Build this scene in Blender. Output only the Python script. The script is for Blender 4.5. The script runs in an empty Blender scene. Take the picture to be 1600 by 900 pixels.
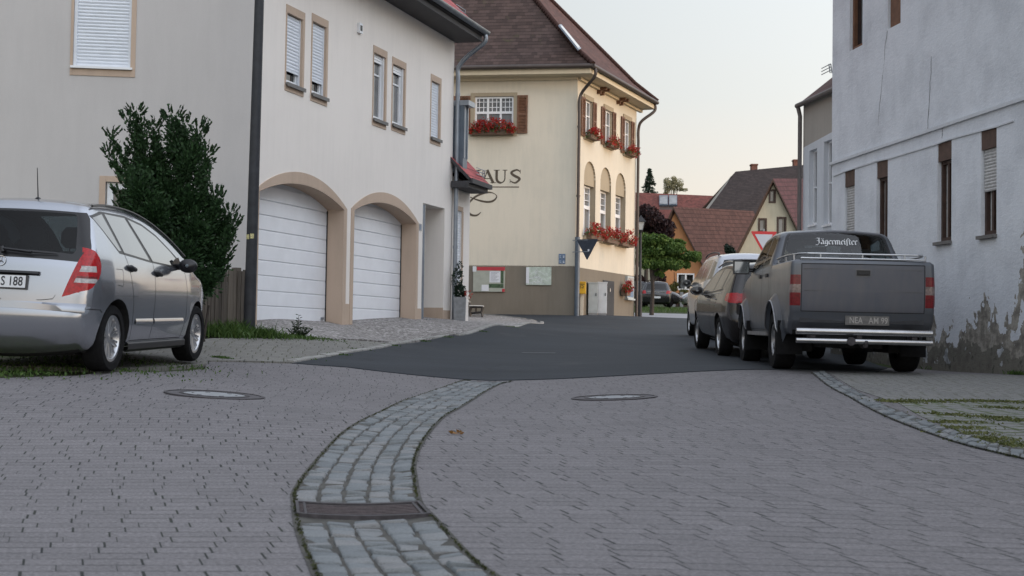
import bpy, bmesh, math, random
import numpy as np
from mathutils import Vector, Matrix
from mathutils.geometry import delaunay_2d_cdt
PI = math.pi
R = math.radians
# ------------------------------------------------------------------ camera, sky, sun
scene = bpy.context.scene
FOC = 2100.0                       # focal length in pixels of a 1600 wide frame
EYE = 0.80
PITCH = math.atan(76.0 / FOC)
ROLL = 0.015
fwd = Vector((0, math.cos(PITCH), math.sin(PITCH)))
up0 = Vector((0, -math.sin(PITCH), math.cos(PITCH)))
rt0 = Vector((1, 0, 0))
rt = rt0 * math.cos(ROLL) + up0 * math.sin(ROLL)
upv = up0 * math.cos(ROLL) - rt0 * math.sin(ROLL)
CAM = Vector((0, 0, EYE))
cam_d = bpy.data.cameras.new('camera')
cam = bpy.data.objects.new('camera', cam_d)
scene.collection.objects.link(cam)
cam.matrix_world = Matrix(((rt.x, upv.x, -fwd.x, CAM.x), (rt.y, upv.y, -fwd.y, CAM.y), (rt.z, upv.z, -fwd.z, CAM.z), (0, 0, 0, 1)))
cam_d.sensor_width = 36.0
cam_d.lens = 36.0 * FOC / 1600.0
cam_d.clip_end = 3000
cam_d.dof.use_dof = True
cam_d.dof.focus_distance = 18.0
cam_d.dof.aperture_fstop = 6.3
scene.camera = cam

world = bpy.data.worlds.new("World")
scene.world = world
world.use_nodes = True
wn, wl = world.node_tree.nodes, world.node_tree.links
wn.clear()
SUN_EL, SUN_AZ = R(5.0), R(108)     # azimuth clockwise from +Y
sky = wn.new('ShaderNodeTexSky'); sky.sky_type = 'NISHITA'; sky.sun_disc = False
sky.sun_elevation = SUN_EL; sky.sun_rotation = SUN_AZ
sky.air_density = 1.0; sky.dust_density = 2.5; sky.ozone_density = 1.5
bg1 = wn.new('ShaderNodeBackground'); bg1.inputs['Strength'].default_value = 0.07
wl.new(sky.outputs[0], bg1.inputs[0])
tc = wn.new('ShaderNodeTexCoord'); sep = wn.new('ShaderNodeSeparateXYZ')
wl.new(tc.outputs['Generated'], sep.inputs[0])
ramp = wn.new('ShaderNodeValToRGB')           # thin high cloud lit by the evening: warm low down, cool above
cr = ramp.color_ramp
cr.elements[0].position = 0.0; cr.elements[0].color = (0.75, 0.61, 0.50, 1)
cr.elements[1].position = 1.0; cr.elements[1].color = (0.66, 0.70, 0.79, 1)
for p, c in ((0.10, (0.68, 0.60, 0.535, 1)), (0.18, (0.61, 0.60, 0.58, 1)), (0.30, (0.61, 0.635, 0.65, 1)), (0.5, (0.69, 0.73, 0.80, 1))):
    e = cr.elements.new(p); e.color = c
wnz = wn.new('ShaderNodeTexNoise'); wnz.inputs['Scale'].default_value = 1.6; wnz.inputs['Detail'].default_value = 5
wmp = wn.new('ShaderNodeMapping'); wmp.inputs['Scale'].default_value = (1, 1, 5)
wl.new(tc.outputs['Generated'], wmp.inputs[0]); wl.new(wmp.outputs[0], wnz.inputs['Vector'])
wma = wn.new('ShaderNodeMath'); wma.operation = 'MULTIPLY_ADD'; wma.inputs[1].default_value = 0.08; wma.inputs[2].default_value = -0.04
wl.new(wnz.outputs[0], wma.inputs[0])
wad = wn.new('ShaderNodeMath'); wad.operation = 'ADD'
wl.new(sep.outputs[2], wad.inputs[0]); wl.new(wma.outputs[0], wad.inputs[1])
wl.new(wad.outputs[0], ramp.inputs[0])
bg2 = wn.new('ShaderNodeBackground'); # extra sky strength added behind the camera to brighten walls, and towards the sunset
wk = wn.new('ShaderNodeMath'); wk.operation = 'MULTIPLY_ADD'; wk.inputs[1].default_value = -0.47; wk.inputs[2].default_value = 1.39
wl.new(sep.outputs[1], wk.inputs[0])
wx = wn.new('ShaderNodeMath'); wx.operation = 'MULTIPLY_ADD'; wx.inputs[1].default_value = 0.95
wl.new(sep.outputs[0], wx.inputs[0]); wl.new(wk.outputs[0], wx.inputs[2])
wl.new(ramp.outputs[0], bg2.inputs[0]); wl.new(wx.outputs[0], bg2.inputs['Strength'])
add = wn.new('ShaderNodeAddShader'); out = wn.new('ShaderNodeOutputWorld')
wl.new(bg1.outputs[0], add.inputs[0]); wl.new(bg2.outputs[0], add.inputs[1]); wl.new(add.outputs[0], out.inputs[0])

sun_d = bpy.data.lights.new('sun', 'SUN'); sun_d.energy = 0.9; sun_d.angle = R(6); sun_d.color = (1.0, 0.70, 0.48)
sun = bpy.data.objects.new('sun', sun_d); scene.collection.objects.link(sun)
tosun = Vector((math.sin(SUN_AZ) * math.cos(SUN_EL), math.cos(SUN_AZ) * math.cos(SUN_EL), math.sin(SUN_EL)))
sun.rotation_euler = tosun.to_track_quat('Z', 'Y').to_euler()
sun.location = (30, -10, 30)
scene.view_settings.view_transform = 'Standard'
scene.view_settings.look = 'None'
scene.view_settings.exposure = 0.19
scene.view_settings.gamma = 1.0
scene.view_settings.use_curve_mapping = False

# ------------------------------------------------------------------ pixels to places
def ray(px, py):
    d = fwd + rt * ((px - 800) / FOC) - upv * ((py - 450) / FOC)
    return d / d.y
def at(px, py, Y):
    return CAM + ray(px, py) * Y

# terrain heights: thin plate spline through surveyed points
CP = []
def cp(px, py, Y):
    p = at(px, py, Y); CP.append((p.x, p.y, p.z))
for a in ((620,900,4.45),(0,900,4.5),(1600,900,4.6),(560,800,5.8),(0,800,5.9),(1200,800,5.8),(1600,800,6.0),(560,700,8.2),(0,700,8.3),(1300,700,8.2),
          (650,640,11.4),(780,598,15.6),(335,619,11.6),(960,623,12.8),(170,581,12.7),(302,571,15.3),(0,592,11.8),(390,527,19.5),(470,569,16.8),(640,587,16.2),
          (470,505,22.3),(600,504,25.6),(702,500.5,28.9),(640,540,23),(800,514,32),(850,507,36),(740,491,44.9),(898,493.5,44.3),(991,496,50.3),
          (820,540,24),(1000,541,26),(1093,546,24.7),(1133,557,22.1),(1172,565,20.15),(1100,580,16.8),(1230,579,17.0),(1451,579,20.1),(1600,587,17.4),(1560,640,11.5),
          (1300,620,12.0),(1040,498,57),(1040,489,66),(1040,483,72),(1200,640,10.9),(900,510,40),(1420,560,23),(335,645,9.6),(335,600,13.0),(320,585,14.3)):
    cp(*a)
CP += [(4.2, 28, EYE-.02), (6.5, 30, EYE), (9, 45, EYE+.6), (-12, 0, 0.0), (0, 0, -.02), (12, 0, 0.0), (-12, -14, 0), (12, -14, 0), (-14, 16, .7), (-14, 45, 1.6), (14, 18, .45), (26, 30, .9),
       (-20, 80, 2.6), (4, 85, 2.9), (25, 85, 2.7), (10, 105, 3.6), (-30, 130, 4.2), (40, 130, 4.0), (0, 160, 4.5), (45, 60, 2.0), (-40, 40, 2.2), (-40, 0, 1), (45, 0, 1)]
CPa = np.array(CP)
def _phi(r2):
    return np.where(r2 > 0, 0.5 * r2 * np.log(np.maximum(r2, 1e-12)), 0)
_n = len(CPa)
_K = _phi(((CPa[:, None, :2] - CPa[None, :, :2]) ** 2).sum(-1)) + np.eye(_n) * 0.6
_P = np.hstack([np.ones((_n, 1)), CPa[:, :2]])
_A = np.zeros((_n + 3, _n + 3)); _A[:_n, :_n] = _K; _A[:_n, _n:] = _P; _A[_n:, :_n] = _P.T
_w = np.linalg.solve(_A, np.concatenate([CPa[:, 2], np.zeros(3)]))
def ground_arr(X, Y):
    X = np.clip(np.asarray(X, float), -45, 48); Y = np.clip(np.asarray(Y, float), -14, 160)
    d2 = (X[..., None] - CPa[:, 0]) ** 2 + (Y[..., None] - CPa[:, 1]) ** 2
    return _phi(d2) @ _w[:_n] + _w[_n] + _w[_n + 1] * X + _w[_n + 2] * Y
def gz(x, y):
    return float(ground_arr(np.array([x]), np.array([y]))[0])
def hit(px, py, lo=3.0, hi=160.0):
    r = ray(px, py)
    ys = np.concatenate([np.arange(lo, 40, .05), np.arange(40, hi, .25)])
    g = ground_arr(r.x * ys, ys); z = EYE + r.z * ys
    k = np.nonzero(z <= g)[0]
    if len(k) == 0:
        k = [int(np.argmin(z - g))]
    a = max(ys[k[0]] - .25, lo); b = ys[k[0]]
    if b < 40: a = max(b - .05, lo)
    for _ in range(18):
        m = (a + b) / 2
        if EYE + r.z * m <= gz(r.x * m, m): b = m
        else: a = m
    return Vector((r.x * b, b, gz(r.x * b, b)))

# ------------------------------------------------------------------ node helpers / materials
class NT:
    def __init__(s, name):
        s.m = bpy.data.materials.new(name); s.m.use_nodes = True
        s.t = s.m.node_tree; s.n = s.t.nodes; s.l = s.t.links
        s.p = s.n['Principled BSDF']; s.o = s.n['Material Output']
    def node(s, t, **kw):
        n = s.n.new('ShaderNode' + t)
        for k, v in kw.items(): setattr(n, k, v)
        return n
    def val(s, sock, v):
        if isinstance(v, bpy.types.NodeSocket): s.l.new(v, sock)
        elif isinstance(v, (tuple, list)) and len(v) == 3 and sock.type == 'RGBA': sock.default_value = (*v, 1)
        else: sock.default_value = v
    def math(s, op, a, b=0.0, c=0.0):
        n = s.node('Math', operation=op); s.val(n.inputs[0], a); s.val(n.inputs[1], b); s.val(n.inputs[2], c); return n.outputs[0]
    def mix(s, f, a, b, mode='MIX'):
        n = s.node('MixRGB', blend_type=mode); s.val(n.inputs[0], f); s.val(n.inputs[1], a); s.val(n.inputs[2], b); return n.outputs[0]
    def coord(s, kind='Object'):
        return s.node('TexCoord').outputs[kind]
    def mapv(s, v, sc=(1, 1, 1), rot=(0, 0, 0)):
        n = s.node('Mapping'); s.val(n.inputs[0], v); n.inputs['Scale'].default_value = sc; n.inputs['Rotation'].default_value = rot; return n.outputs[0]
    def noise(s, v, scale, detail=4, rough=.55, dist=0):
        n = s.node('TexNoise'); s.val(n.inputs['Vector'], v); n.inputs['Scale'].default_value = scale; n.inputs['Detail'].default_value = detail
        n.inputs['Roughness'].default_value = rough; n.inputs['Distortion'].default_value = dist; return n.outputs[0]
    def ramp(s, f, stops, interp='LINEAR'):
        n = s.node('ValToRGB'); s.val(n.inputs[0], f); r = n.color_ramp; r.interpolation = interp
        while len(r.elements) < len(stops): r.elements.new(.5)
        for e, (p, c) in zip(r.elements, stops):
            e.position = p; e.color = (c, c, c, 1) if isinstance(c, (int, float)) else (*c, 1)
        return n.outputs[0]
    def bump(s, h, strength=.4, dist=.01):
        n = s.node('Bump'); s.val(n.inputs['Height'], h); n.inputs['Strength'].default_value = strength; n.inputs['Distance'].default_value = dist
        s.l.new(n.outputs[0], s.p.inputs['Normal']); return n
    def base(s, c, rough=.8, metal=0, spec=None):
        s.val(s.p.inputs['Base Color'], c); s.val(s.p.inputs['Roughness'], rough); s.val(s.p.inputs['Metallic'], metal)
        if spec is not None: s.p.inputs['Specular IOR Level'].default_value = spec
        return s

def simple(name, c, rough=.6, metal=0, var=.12, scale=6, bump=.1, bscale=60, coat=0, spec=None):
    t = NT(name); v = t.coord()
    a = t.noise(v, scale, 5)
    c2 = tuple(x * (1 - var) for x in c); c3 = tuple(min(1, x * (1 + var)) for x in c)
    t.base(t.ramp(a, [(.3, c2), (.7, c3)]), rough, metal, spec)
    if bump: t.bump(t.noise(v, bscale, 3), bump, .004)
    if coat: t.p.inputs['Coat Weight'].default_value = coat; t.p.inputs['Coat Roughness'].default_value = .04
    return t.m

def plaster(name, c, grain=90, gb=.35, stain=.10, dirt=None, big=.5):
    t = NT(name); v = t.coord()
    n1 = t.noise(v, big, 6, .6); n2 = t.noise(t.mapv(v, (3, 3, .35)), 2.2, 5, .65)
    f = t.math('ADD', t.math('MULTIPLY', n1, .6), t.math('MULTIPLY', n2, .4))
    d = dirt or tuple(x * (1 - 2.2 * stain) for x in c)
    col = t.ramp(f, [(.36, d), (.56, c)])
    fine = t.noise(v, grain, 4, .7)
    col = t.mix(.10, col, t.ramp(fine, [(.3, 0.0), (.7, 1.0)]), 'SOFT_LIGHT')
    t.base(col, .92, 0, .2); t.bump(fine, gb, .006)
    return t.m

M = {}
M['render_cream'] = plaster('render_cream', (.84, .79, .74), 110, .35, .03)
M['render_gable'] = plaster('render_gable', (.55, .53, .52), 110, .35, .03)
M['tan'] = plaster('tan_trim', (.54, .42, .33), 120, .25, .06)
M['haus_cream'] = plaster('haus_cream', (.69, .635, .53), 70, .4, .05, (.61, .57, .48))
M['haus_plinth'] = plaster('haus_plinth', (.215, .19, .155), 60, .5, .07)
M['haus_beige'] = plaster('haus_beige', (.40, .34, .25), 80, .3, .05)
M['cornice'] = plaster('cornice', (.66, .58, .44), 80, .2, .05)
M['grey_plaster'] = plaster('grey_plaster', (.42, .39, .35), 60, .5, .06)
M['white_rough'] = plaster('white_rough', (.66, .69, .73), 60, .7, .06)
M['orange_plaster'] = plaster('orange_plaster', (.52, .25, .12), 40, .4, .08)
M['cream_far'] = plaster('cream_far', (.50, .46, .36), 40, .4, .07)
M['white_door'] = simple('white_door', (.80, .82, .86), .45, 0, .04, 3, .12, 120)
M['pvc'] = simple('white_pvc', (.78, .80, .83), .35, 0, .03, 3, .02)
M['shutter_white'] = simple('shutter_white', (.70, .74, .80), .45, 0, .04, 6, .03)
M['stone_sill'] = simple('stone_sill', (.16, .155, .15), .7)
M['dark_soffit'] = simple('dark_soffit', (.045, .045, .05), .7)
M['zinc'] = simple('zinc', (.27, .30, .34), .38, .55, .15, 4, .06, 30)
M['zinc_dark'] = simple('zinc_dark', (.11, .14, .18), .45, .4, .12, 4)
M['brown_metal'] = simple('brown_metal', (.075, .06, .055), .5, .2, .15, 4)
M['pipe_grey'] = simple('pipe_grey', (.15, .135, .13), .55, .2, .15, 4)
M['post_dark'] = simple('post_dark', (.028, .03, .036), .6, .1, .3, 8, .2, 40)
M['black'] = simple('black_plastic', (.018, .018, .02), .45, 0, .2, 12, .05)
M['trimblack'] = simple('black_trim', (.010, .010, .012), .35, 0, .1, 12, 0)
M['under'] = simple('underbody', (.012, .012, .012), .9, 0, .3, 12)
M['rubber'] = simple('rubber', (.012, .012, .013), .9, 0, .25, 20, .3, 90, spec=.15)
M['alloy'] = simple('alloy', (.50, .51, .53), .30, .85, .06, 10, 0)
M['alloy_dirty'] = simple('alloy_dirty', (.30, .30, .31), .4, .7, .3, 14, 0)
M['chrome'] = simple('chrome', (.62, .62, .63), .22, 1, .05, 10, 0)
M['wood_brown'] = simple('wood_brown', (.16, .075, .04), .6, 0, .25, 9, .2)
M['lintel_brown'] = simple('lintel_brown', (.10, .062, .048), .7, 0, .2, 9, .2)
M['wood_dark'] = simple('wood_dark', (.055, .03, .022), .65, 0, .3, 9, .2)
M['iron'] = simple('cast_iron', (.055, .05, .055), .6, .3, .3, 30, .4, 80)
M['concrete'] = simple('concrete', (.26, .27, .28), .85, 0, .15, 14, .4, 90)
M['curtain'] = simple('curtain', (.50, .50, .50), .9, 0, .2, 18, .2, 20)
M['interior'] = simple('interior_dark', (.02, .02, .022), .9, 0, .3, 3, 0)
M['seat'] = simple('seat_cloth', (.02, .021, .024), .9, 0, .2, 20, .1)
M['paper'] = simple('paper', (.66, .68, .72), .6, 0, .05, 20, 0)
M['paper_text'] = simple('paper_text', (.12, .13, .17), .7, 0, .1, 20, 0)
M['map_green'] = simple('map_green', (.45, .52, .46), .3, 0, .25, 9, 0)
M['board_green'] = simple('board_green', (.36, .38, .33), .5, 0, .1, 6, 0)
M['leafprint'] = simple('leaf_print', (.05, .09, .045), .5, 0, .9, 30, 0)
M['red_board'] = simple('red_board', (.42, .035, .05), .45)
M['sign_blue'] = simple('sign_blue', (.10, .17, .28), .4, 0, .4, 25, 0)
M['sign_red'] = simple('sign_red', (.50, .035, .04), .45, 0, .05, 5, 0)
M['sign_white'] = simple('sign_white', (.50, .54, .62), .4, 0, .04, 5, 0)
M['sign_back'] = simple('sign_back', (.035, .045, .065), .5, .3, .2, 12, 0)
M['yellow'] = simple('post_yellow', (.72, .42, .02), .4, 0, .06, 8, .02)
M['cabinet'] = simple('cabinet_white', (.62, .65, .68), .5, 0, .06, 6, .05)
M['cabinet_grey'] = simple('cabinet_grey', (.42, .46, .47), .5, 0, .08, 6, .05)
M['plate_white'] = simple('plate_white', (.66, .68, .70), .4, 0, .05, 20, 0)
M['plate_dirty'] = simple('plate_dirty', (.13, .125, .12), .6, 0, .25, 30, 0)
M['lettering'] = simple('lettering', (.085, .065, .045), .7, 0, .1, 10, 0)
M['ink'] = simple('ink', (.015, .015, .02), .6, 0, .1, 10, 0)
M['sticker'] = simple('sticker', (.72, .74, .76), .6, 0, .04, 30, 0)
M['terracotta'] = simple('terracotta', (.20, .08, .05), .8)
M['box_brown'] = simple('box_brown', (.15, .10, .07), .8)
M['brick'] = simple('chimney_brick', (.17, .075, .055), .85, 0, .3, 6, .3)
M['crack'] = simple('crack', (.06, .06, .065), .95)
M['bench_white'] = simple('bench_white', (.62, .62, .60), .6)
M['lampglass'] = simple('lamp_glass', (.55, .57, .58), .15, 0, .1, 8, 0)
M['fence_wood'] = None

def tiles(name, c, w=.18, h=.155, var=.35, moss=None):
    t = NT(name); uv = t.coord('UV'); s = t.node('SeparateXYZ'); t.l.new(uv, s.inputs[0])
    v = t.math('DIVIDE', s.outputs[1], h); row = t.math('FLOOR', v); fv = t.math('FRACT', v)
    off = t.math('MULTIPLY', t.math('MODULO', row, 2.0), .5)
    u = t.math('ADD', t.math('DIVIDE', s.outputs[0], w), off); col = t.math('FLOOR', u); fu = t.math('FRACT', u)
    cb = t.node('CombineXYZ'); t.l.new(col, cb.inputs[0]); t.l.new(row, cb.inputs[1])
    wnn = t.node('TexWhiteNoise', noise_dimensions='2D'); t.l.new(cb.outputs[0], wnn.inputs[0])
    big = t.noise(t.coord(), .8, 5)
    f = t.math('ADD', t.math('MULTIPLY', wnn.outputs[0], .55), t.math('MULTIPLY', big, .45))
    a = tuple(x * (1 - var) for x in c); b = tuple(x * (1 + var) for x in c)
    colr = t.ramp(f, [(.2, a), (.85, b)])
    if moss: colr = t.mix(t.ramp(t.noise(t.coord(), 1.7, 6, .7), [(.60, 0.0), (.72, .8)]), colr, moss)
    # each course laps the one below: thick lower edge, groove between tiles
    edge = t.math('LESS_THAN', fv, .13)
    gap = t.math('LESS_THAN', t.math('ABSOLUTE', t.math('SUBTRACT', fu, .5)), .44)
    colr = t.mix(t.math('MULTIPLY', edge, .75), colr, tuple(x * .25 for x in c))
    hgt = t.math('ADD', t.math('MULTIPLY', t.math('SUBTRACT', 1.0, fv), .7), t.math('MULTIPLY', gap, .3))
    hgt = t.math('ADD', hgt, t.math('MULTIPLY', wnn.outputs[0], .3))
    t.base(colr, .8, 0, .25); t.bump(hgt, .9, .03)
    return t.m
M['tile_dark'] = tiles('tile_dark', (.070, .047, .042), .19, .16, .35, (.075, .07, .035))
M['tile_brown'] = tiles('tile_brown', (.090, .042, .034), .19, .16, .35)
M['tile_red'] = tiles('tile_red', (.36, .085, .085), .24, .3, .15)
M['tile_far_red'] = tiles('tile_far_red', (.15, .048, .038), .25, .30, .3)
M['tile_far_brown'] = tiles('tile_far_brown', (.082, .040, .034), .25, .34, .25)
M['tile_far_dark'] = tiles('tile_far_dark', (.042, .031, .029), .25, .3, .25)
M['tile_purple'] = tiles('tile_purple', (.082, .034, .038), .25, .3, .25)

def paint(name, c, metal=.5, rough=.35, dirt=0.0, coat=1.0, dcol=(.10, .09, .08)):
    t = NT(name); v = t.coord()
    col = c
    n = t.noise(v, 3, 6, .6)
    if dirt:
        col = t.mix(t.math('MULTIPLY', t.ramp(t.noise(t.mapv(v, (2.5, 2.5, .6)), 2.5, 6, .65), [(.35, 0.0), (.7, 1.0)]), dirt), c, dcol)
    t.base(col, rough, metal)
    t.val(t.p.inputs['Roughness'], t.math('MULTIPLY_ADD', n, .15, rough - .05))
    t.p.inputs['Coat Weight'].default_value = coat; t.p.inputs['Coat Roughness'].default_value = .06 + dirt * .3
    return t.m
M['silver'] = paint('silver_paint', (.37, .39, .43), .80, .20, .0)
M['truck'] = paint('truck_paint', (.085, .095, .115), .4, .36, .30, .5, (.13, .125, .12))
M['truck_gate'] = paint('truck_gate', (.085, .09, .11), .2, .55, .6, .25, (.125, .12, .125))
M['browncar'] = paint('brown_paint', (.022, .019, .019), .1, .12, .0, .3)
M['browncar_dark'] = paint('brown_paint_dark', (.03, .028, .032), .4, .25, .05)
M['whitecar'] = paint('white_paint', (.55, .58, .64), .2, .3, .05)
M['blackcar'] = paint('black_paint', (.02, .02, .025), .3, .25)
M['tonneau'] = simple('tonneau_vinyl', (.02, .022, .028), .7, 0, .2, 8, .2)

def glassmat(name, tint=(.35, .40, .42), trans=.55, refl=1.0, rough=.02, fk=.8):
    t = NT(name)
    tr = t.node('BsdfTransparent'); tr.inputs[0].default_value = (*tint, 1)
    gl = t.node('BsdfGlossy'); gl.inputs['Roughness'].default_value = rough; gl.inputs[0].default_value = (refl, refl, refl, 1)
    fr = t.node('Fresnel'); fr.inputs[0].default_value = 1.55
    mx = t.node('MixShader'); t.l.new(t.math('MINIMUM', t.math('MULTIPLY_ADD', fr.outputs[0], fk, .01), .95), mx.inputs[0]); t.l.new(tr.outputs[0], mx.inputs[1]); t.l.new(gl.outputs[0], mx.inputs[2])
    t.l.new(mx.outputs[0], t.o.inputs[0])
    return t.m
M['glass'] = glassmat('car_glass', (.30, .36, .38), refl=.8, fk=.35)
M['glass_tint'] = glassmat('car_glass_tinted', (.10, .12, .13), fk=1.1, rough=.16)
M['glass_side'] = glassmat('car_glass_side', (.12, .14, .15), refl=.85, fk=2.6)
M['mirror'] = simple('mirror_glass', (.18, .22, .27), .06, 1, .03, 4, 0)
def winglass(name, c=(.05, .055, .06)):
    t = NT(name); t.base(t.ramp(t.noise(t.coord(), 1.3, 3), [(.3, tuple(x * .6 for x in c)), (.7, tuple(x * 1.5 for x in c))]), .05, 0, .8); t.bump(t.noise(t.coord(), 2.5, 2), .05, .01); return t.m
M['pane'] = winglass('window_pane')
M['pane_grey'] = winglass('window_pane_grey', (.16, .165, .17))
M['pane_black'] = winglass('window_pane_black', (.012, .012, .014))
def lens(name, c, rough=.12):
    t = NT(name); v = t.coord(); n = t.noise(t.mapv(v, (1, 1, 1)), 40, 2)
    t.base(t.ramp(n, [(.3, tuple(x * .7 for x in c)), (.7, tuple(min(1, x * 1.25) for x in c))]), rough, 0, .35); t.p.inputs['Coat Weight'].default_value = .25
    t.bump(t.node('TexWave').outputs[0], .0, .002); return t.m
M['lens_red'] = lens('lens_red', (.36, .008, .012))
M['lens_dull'] = lens('lens_dull', (.15, .008, .012), .3)
M['lens_white'] = lens('lens_white', (.42, .40, .40))
M['lens_dark'] = lens('lens_dark', (.16, .02, .02))

def leafmat(name, cols, rough=.6):
    t = NT(name); g = t.node('NewGeometry')
    n = t.noise(t.coord(), 1.6, 3)
    f = t.math('ADD', t.math('MULTIPLY', g.outputs['Random Per Island'], .6), t.math('MULTIPLY', n, .4))
    k = len(cols); col = t.ramp(f, [(.15 + .7 * i / (k - 1), c) for i, c in enumerate(cols)])
    t.base(col, rough, 0, .3)
    t.p.inputs['Subsurface Weight'].default_value = 0
    # thin leaves let some light through
    tl = t.node('BsdfTranslucent'); t.l.new(col, tl.inputs[0]); mx = t.node('MixShader'); mx.inputs[0].default_value = .25
    t.l.new(t.p.outputs[0], mx.inputs[1]); t.l.new(tl.outputs[0], mx.inputs[2]); t.l.new(mx.outputs[0], t.o.inputs[0])
    return t.m
M['leaf_bush'] = leafmat('leaf_bush', [(.012, .029, .012), (.025, .058, .021), (.045, .10, .035)])
M['leaf_green'] = leafmat('leaf_green', [(.035, .075, .018), (.075, .14, .03), (.14, .21, .05)])
M['leaf_red'] = leafmat('leaf_red', [(.012, .009, .010), (.028, .014, .016), (.05, .022, .022)])
M['leaf_conifer'] = leafmat('leaf_conifer', [(.010, .022, .014), (.02, .04, .025), (.035, .06, .04)])
M['leaf_birch'] = leafmat('leaf_birch', [(.22, .21, .13), (.30, .29, .18), (.38, .35, .22)])
M['leaf_weed'] = leafmat('leaf_weed', [(.03, .065, .014), (.06, .115, .025), (.10, .16, .04)])
M['leaf_joint'] = leafmat('leaf_joint', [(.05, .06, .02), (.10, .115, .035), (.16, .165, .06)])
M['leaf_moss'] = leafmat('leaf_moss', [(.022, .026, .012), (.04, .048, .018), (.06, .065, .022)])
M['leaf_olive'] = leafmat('leaf_olive', [(.05, .07, .02), (.12, .12, .03), (.2, .16, .05)])
M['petal_red'] = leafmat('petal_red', [(.22, .012, .012), (.38, .025, .02), (.50, .05, .035)])
M['bark'] = simple('bark', (.045, .036, .03), .9, 0, .3, 10, .6, 40)
def fence_mat():
    t = NT('fence_wood'); v = t.coord(); n = t.noise(t.mapv(v, (12, 12, .7)), 3, 5, .6); g = t.node('NewGeometry')
    f = t.math('ADD', t.math('MULTIPLY', n, .6), t.math('MULTIPLY', g.outputs['Random Per Island'], .4))
    t.base(t.ramp(f, [(.25, (.06, .05, .042)), (.75, (.17, .145, .12))]), .9); t.bump(n, .5, .01); return t.m
M['fence_wood'] = fence_mat()

# ------------------------------------------------------------------ mesh builder
COL = scene.collection
class MB:
    def __init__(s): s.v = []; s.f = []; s.mi = []; s.uv = []
    def add(s, vs, fs, mi=0, uvs=None):
        b = len(s.v); s.v += [tuple(v) for v in vs]
        for k, f in enumerate(fs):
            s.f.append([b + i for i in f]); s.mi.append(mi); s.uv.append(uvs[k] if uvs else None)
        return s
    def box(s, T, a0, a1, b0, b1, c0, c1, mi=0):
        P = [T @ Vector((a, b, c)) for a in (a0, a1) for b in (b0, b1) for c in (c0, c1)]
        flip = (a1 < a0) ^ (b1 < b0) ^ (c1 < c0) ^ (T.to_3x3().determinant() < 0)
        F = [(0, 1, 3, 2), (4, 6, 7, 5), (0, 4, 5, 1), (2, 3, 7, 6), (0, 2, 6, 4), (1, 5, 7, 3)]
        if flip: F = [f[::-1] for f in F]
        return s.add(P, F, mi)
    def prism(s, T, poly, d0, d1, mi=0, plane='sz'):
        """polygon in (a, c) of T extruded along b from d0 to d1"""
        n = len(poly)
        area = sum(poly[i][0] * poly[(i + 1) % n][1] - poly[(i + 1) % n][0] * poly[i][1] for i in range(n))
        if area < 0: poly = poly[::-1]
        A = [T @ Vector((p[0], d0, p[1])) for p in poly]; B = [T @ Vector((p[0], d1, p[1])) for p in poly]
        F = [list(range(n)), list(range(2 * n - 1, n - 1, -1))]
        for i in range(n):
            j = (i + 1) % n; F.append([i, n + i, n + j, j])
        return s.add(A + B, F, mi)
    def tube(s, pts, r, n=8, mi=0, caps=True):
        pts = [Vector(p) for p in pts]; k = len(pts)
        rs = r if isinstance(r, (list, tuple)) else [r] * k
        vs = []; prev = None
        for i, p in enumerate(pts):
            d = (pts[min(i + 1, k - 1)] - pts[max(i - 1, 0)]).normalized()
            if prev is None: a = d.orthogonal().normalized()
            else: a = (prev - d * prev.dot(d)).normalized()
            prev = a; b = d.cross(a)
            for j in range(n):
                t = 2 * PI * j / n; vs.append(p + (a * math.cos(t) + b * math.sin(t)) * rs[i])
        fs = []
        for i in range(k - 1):
            for j in range(n):
                fs.append((i * n + j, i * n + (j + 1) % n, (i + 1) * n + (j + 1) % n, (i + 1) * n + j))
        if caps: fs.append(tuple(range(n - 1, -1, -1))); fs.append(tuple(range((k - 1) * n, k * n)))
        return s.add(vs, fs, mi)
    def lathe(s, T, prof, n=24, mi=0, close=False):
        """profile of (r, h); axis = local z of T"""
        vs = []; fs = []; k = len(prof)
        for (r, h) in prof:
            for j in range(n):
                t = 2 * PI * j / n; vs.append(T @ Vector((r * math.cos(t), r * math.sin(t), h)))
        for i in range(k - 1):
            for j in range(n):
                fs.append((i * n + j, i * n + (j + 1) % n, (i + 1) * n + (j + 1) % n, (i + 1) * n + j))
        return s.add(vs, fs, mi)
    def disc(s, T, r, n=24, mi=0, z=0):
        return s.add([T @ Vector((r * math.cos(2 * PI * j / n), r * math.sin(2 * PI * j / n), z)) for j in range(n)], [tuple(range(n))], mi)
    def build(s, name, mats, parent=None, smooth=None, **tags):
        if not isinstance(mats, (list, tuple)): mats = [mats]
        me = bpy.data.meshes.new(name); me.from_pydata(s.v, [], s.f)
        for m in mats: me.materials.append(M[m] if isinstance(m, str) else m)
        if any(s.mi): me.polygons.foreach_set('material_index', s.mi)
        if any(u is not None for u in s.uv):
            ul = me.uv_layers.new(name='UVMap')
            for p, u in zip(me.polygons, s.uv):
                if u:
                    for li, c in zip(p.loop_indices, u): ul.data[li].uv = c
        if smooth is not None:
            me.polygons.foreach_set('use_smooth', [True] * len(me.polygons))
            me.update()
            if smooth < 180 and not getattr(s, 'vn', None): me.set_sharp_from_angle(angle=R(smooth))
        me.update()
        if getattr(s, 'vn', None): me.normals_split_custom_set_from_vertices(s.vn)
        o = bpy.data.objects.new(name, me); COL.objects.link(o)
        if parent is not None: attach(o, parent)
        for k, v in tags.items(): o[k] = v
        return o
LOC = {}
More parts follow.
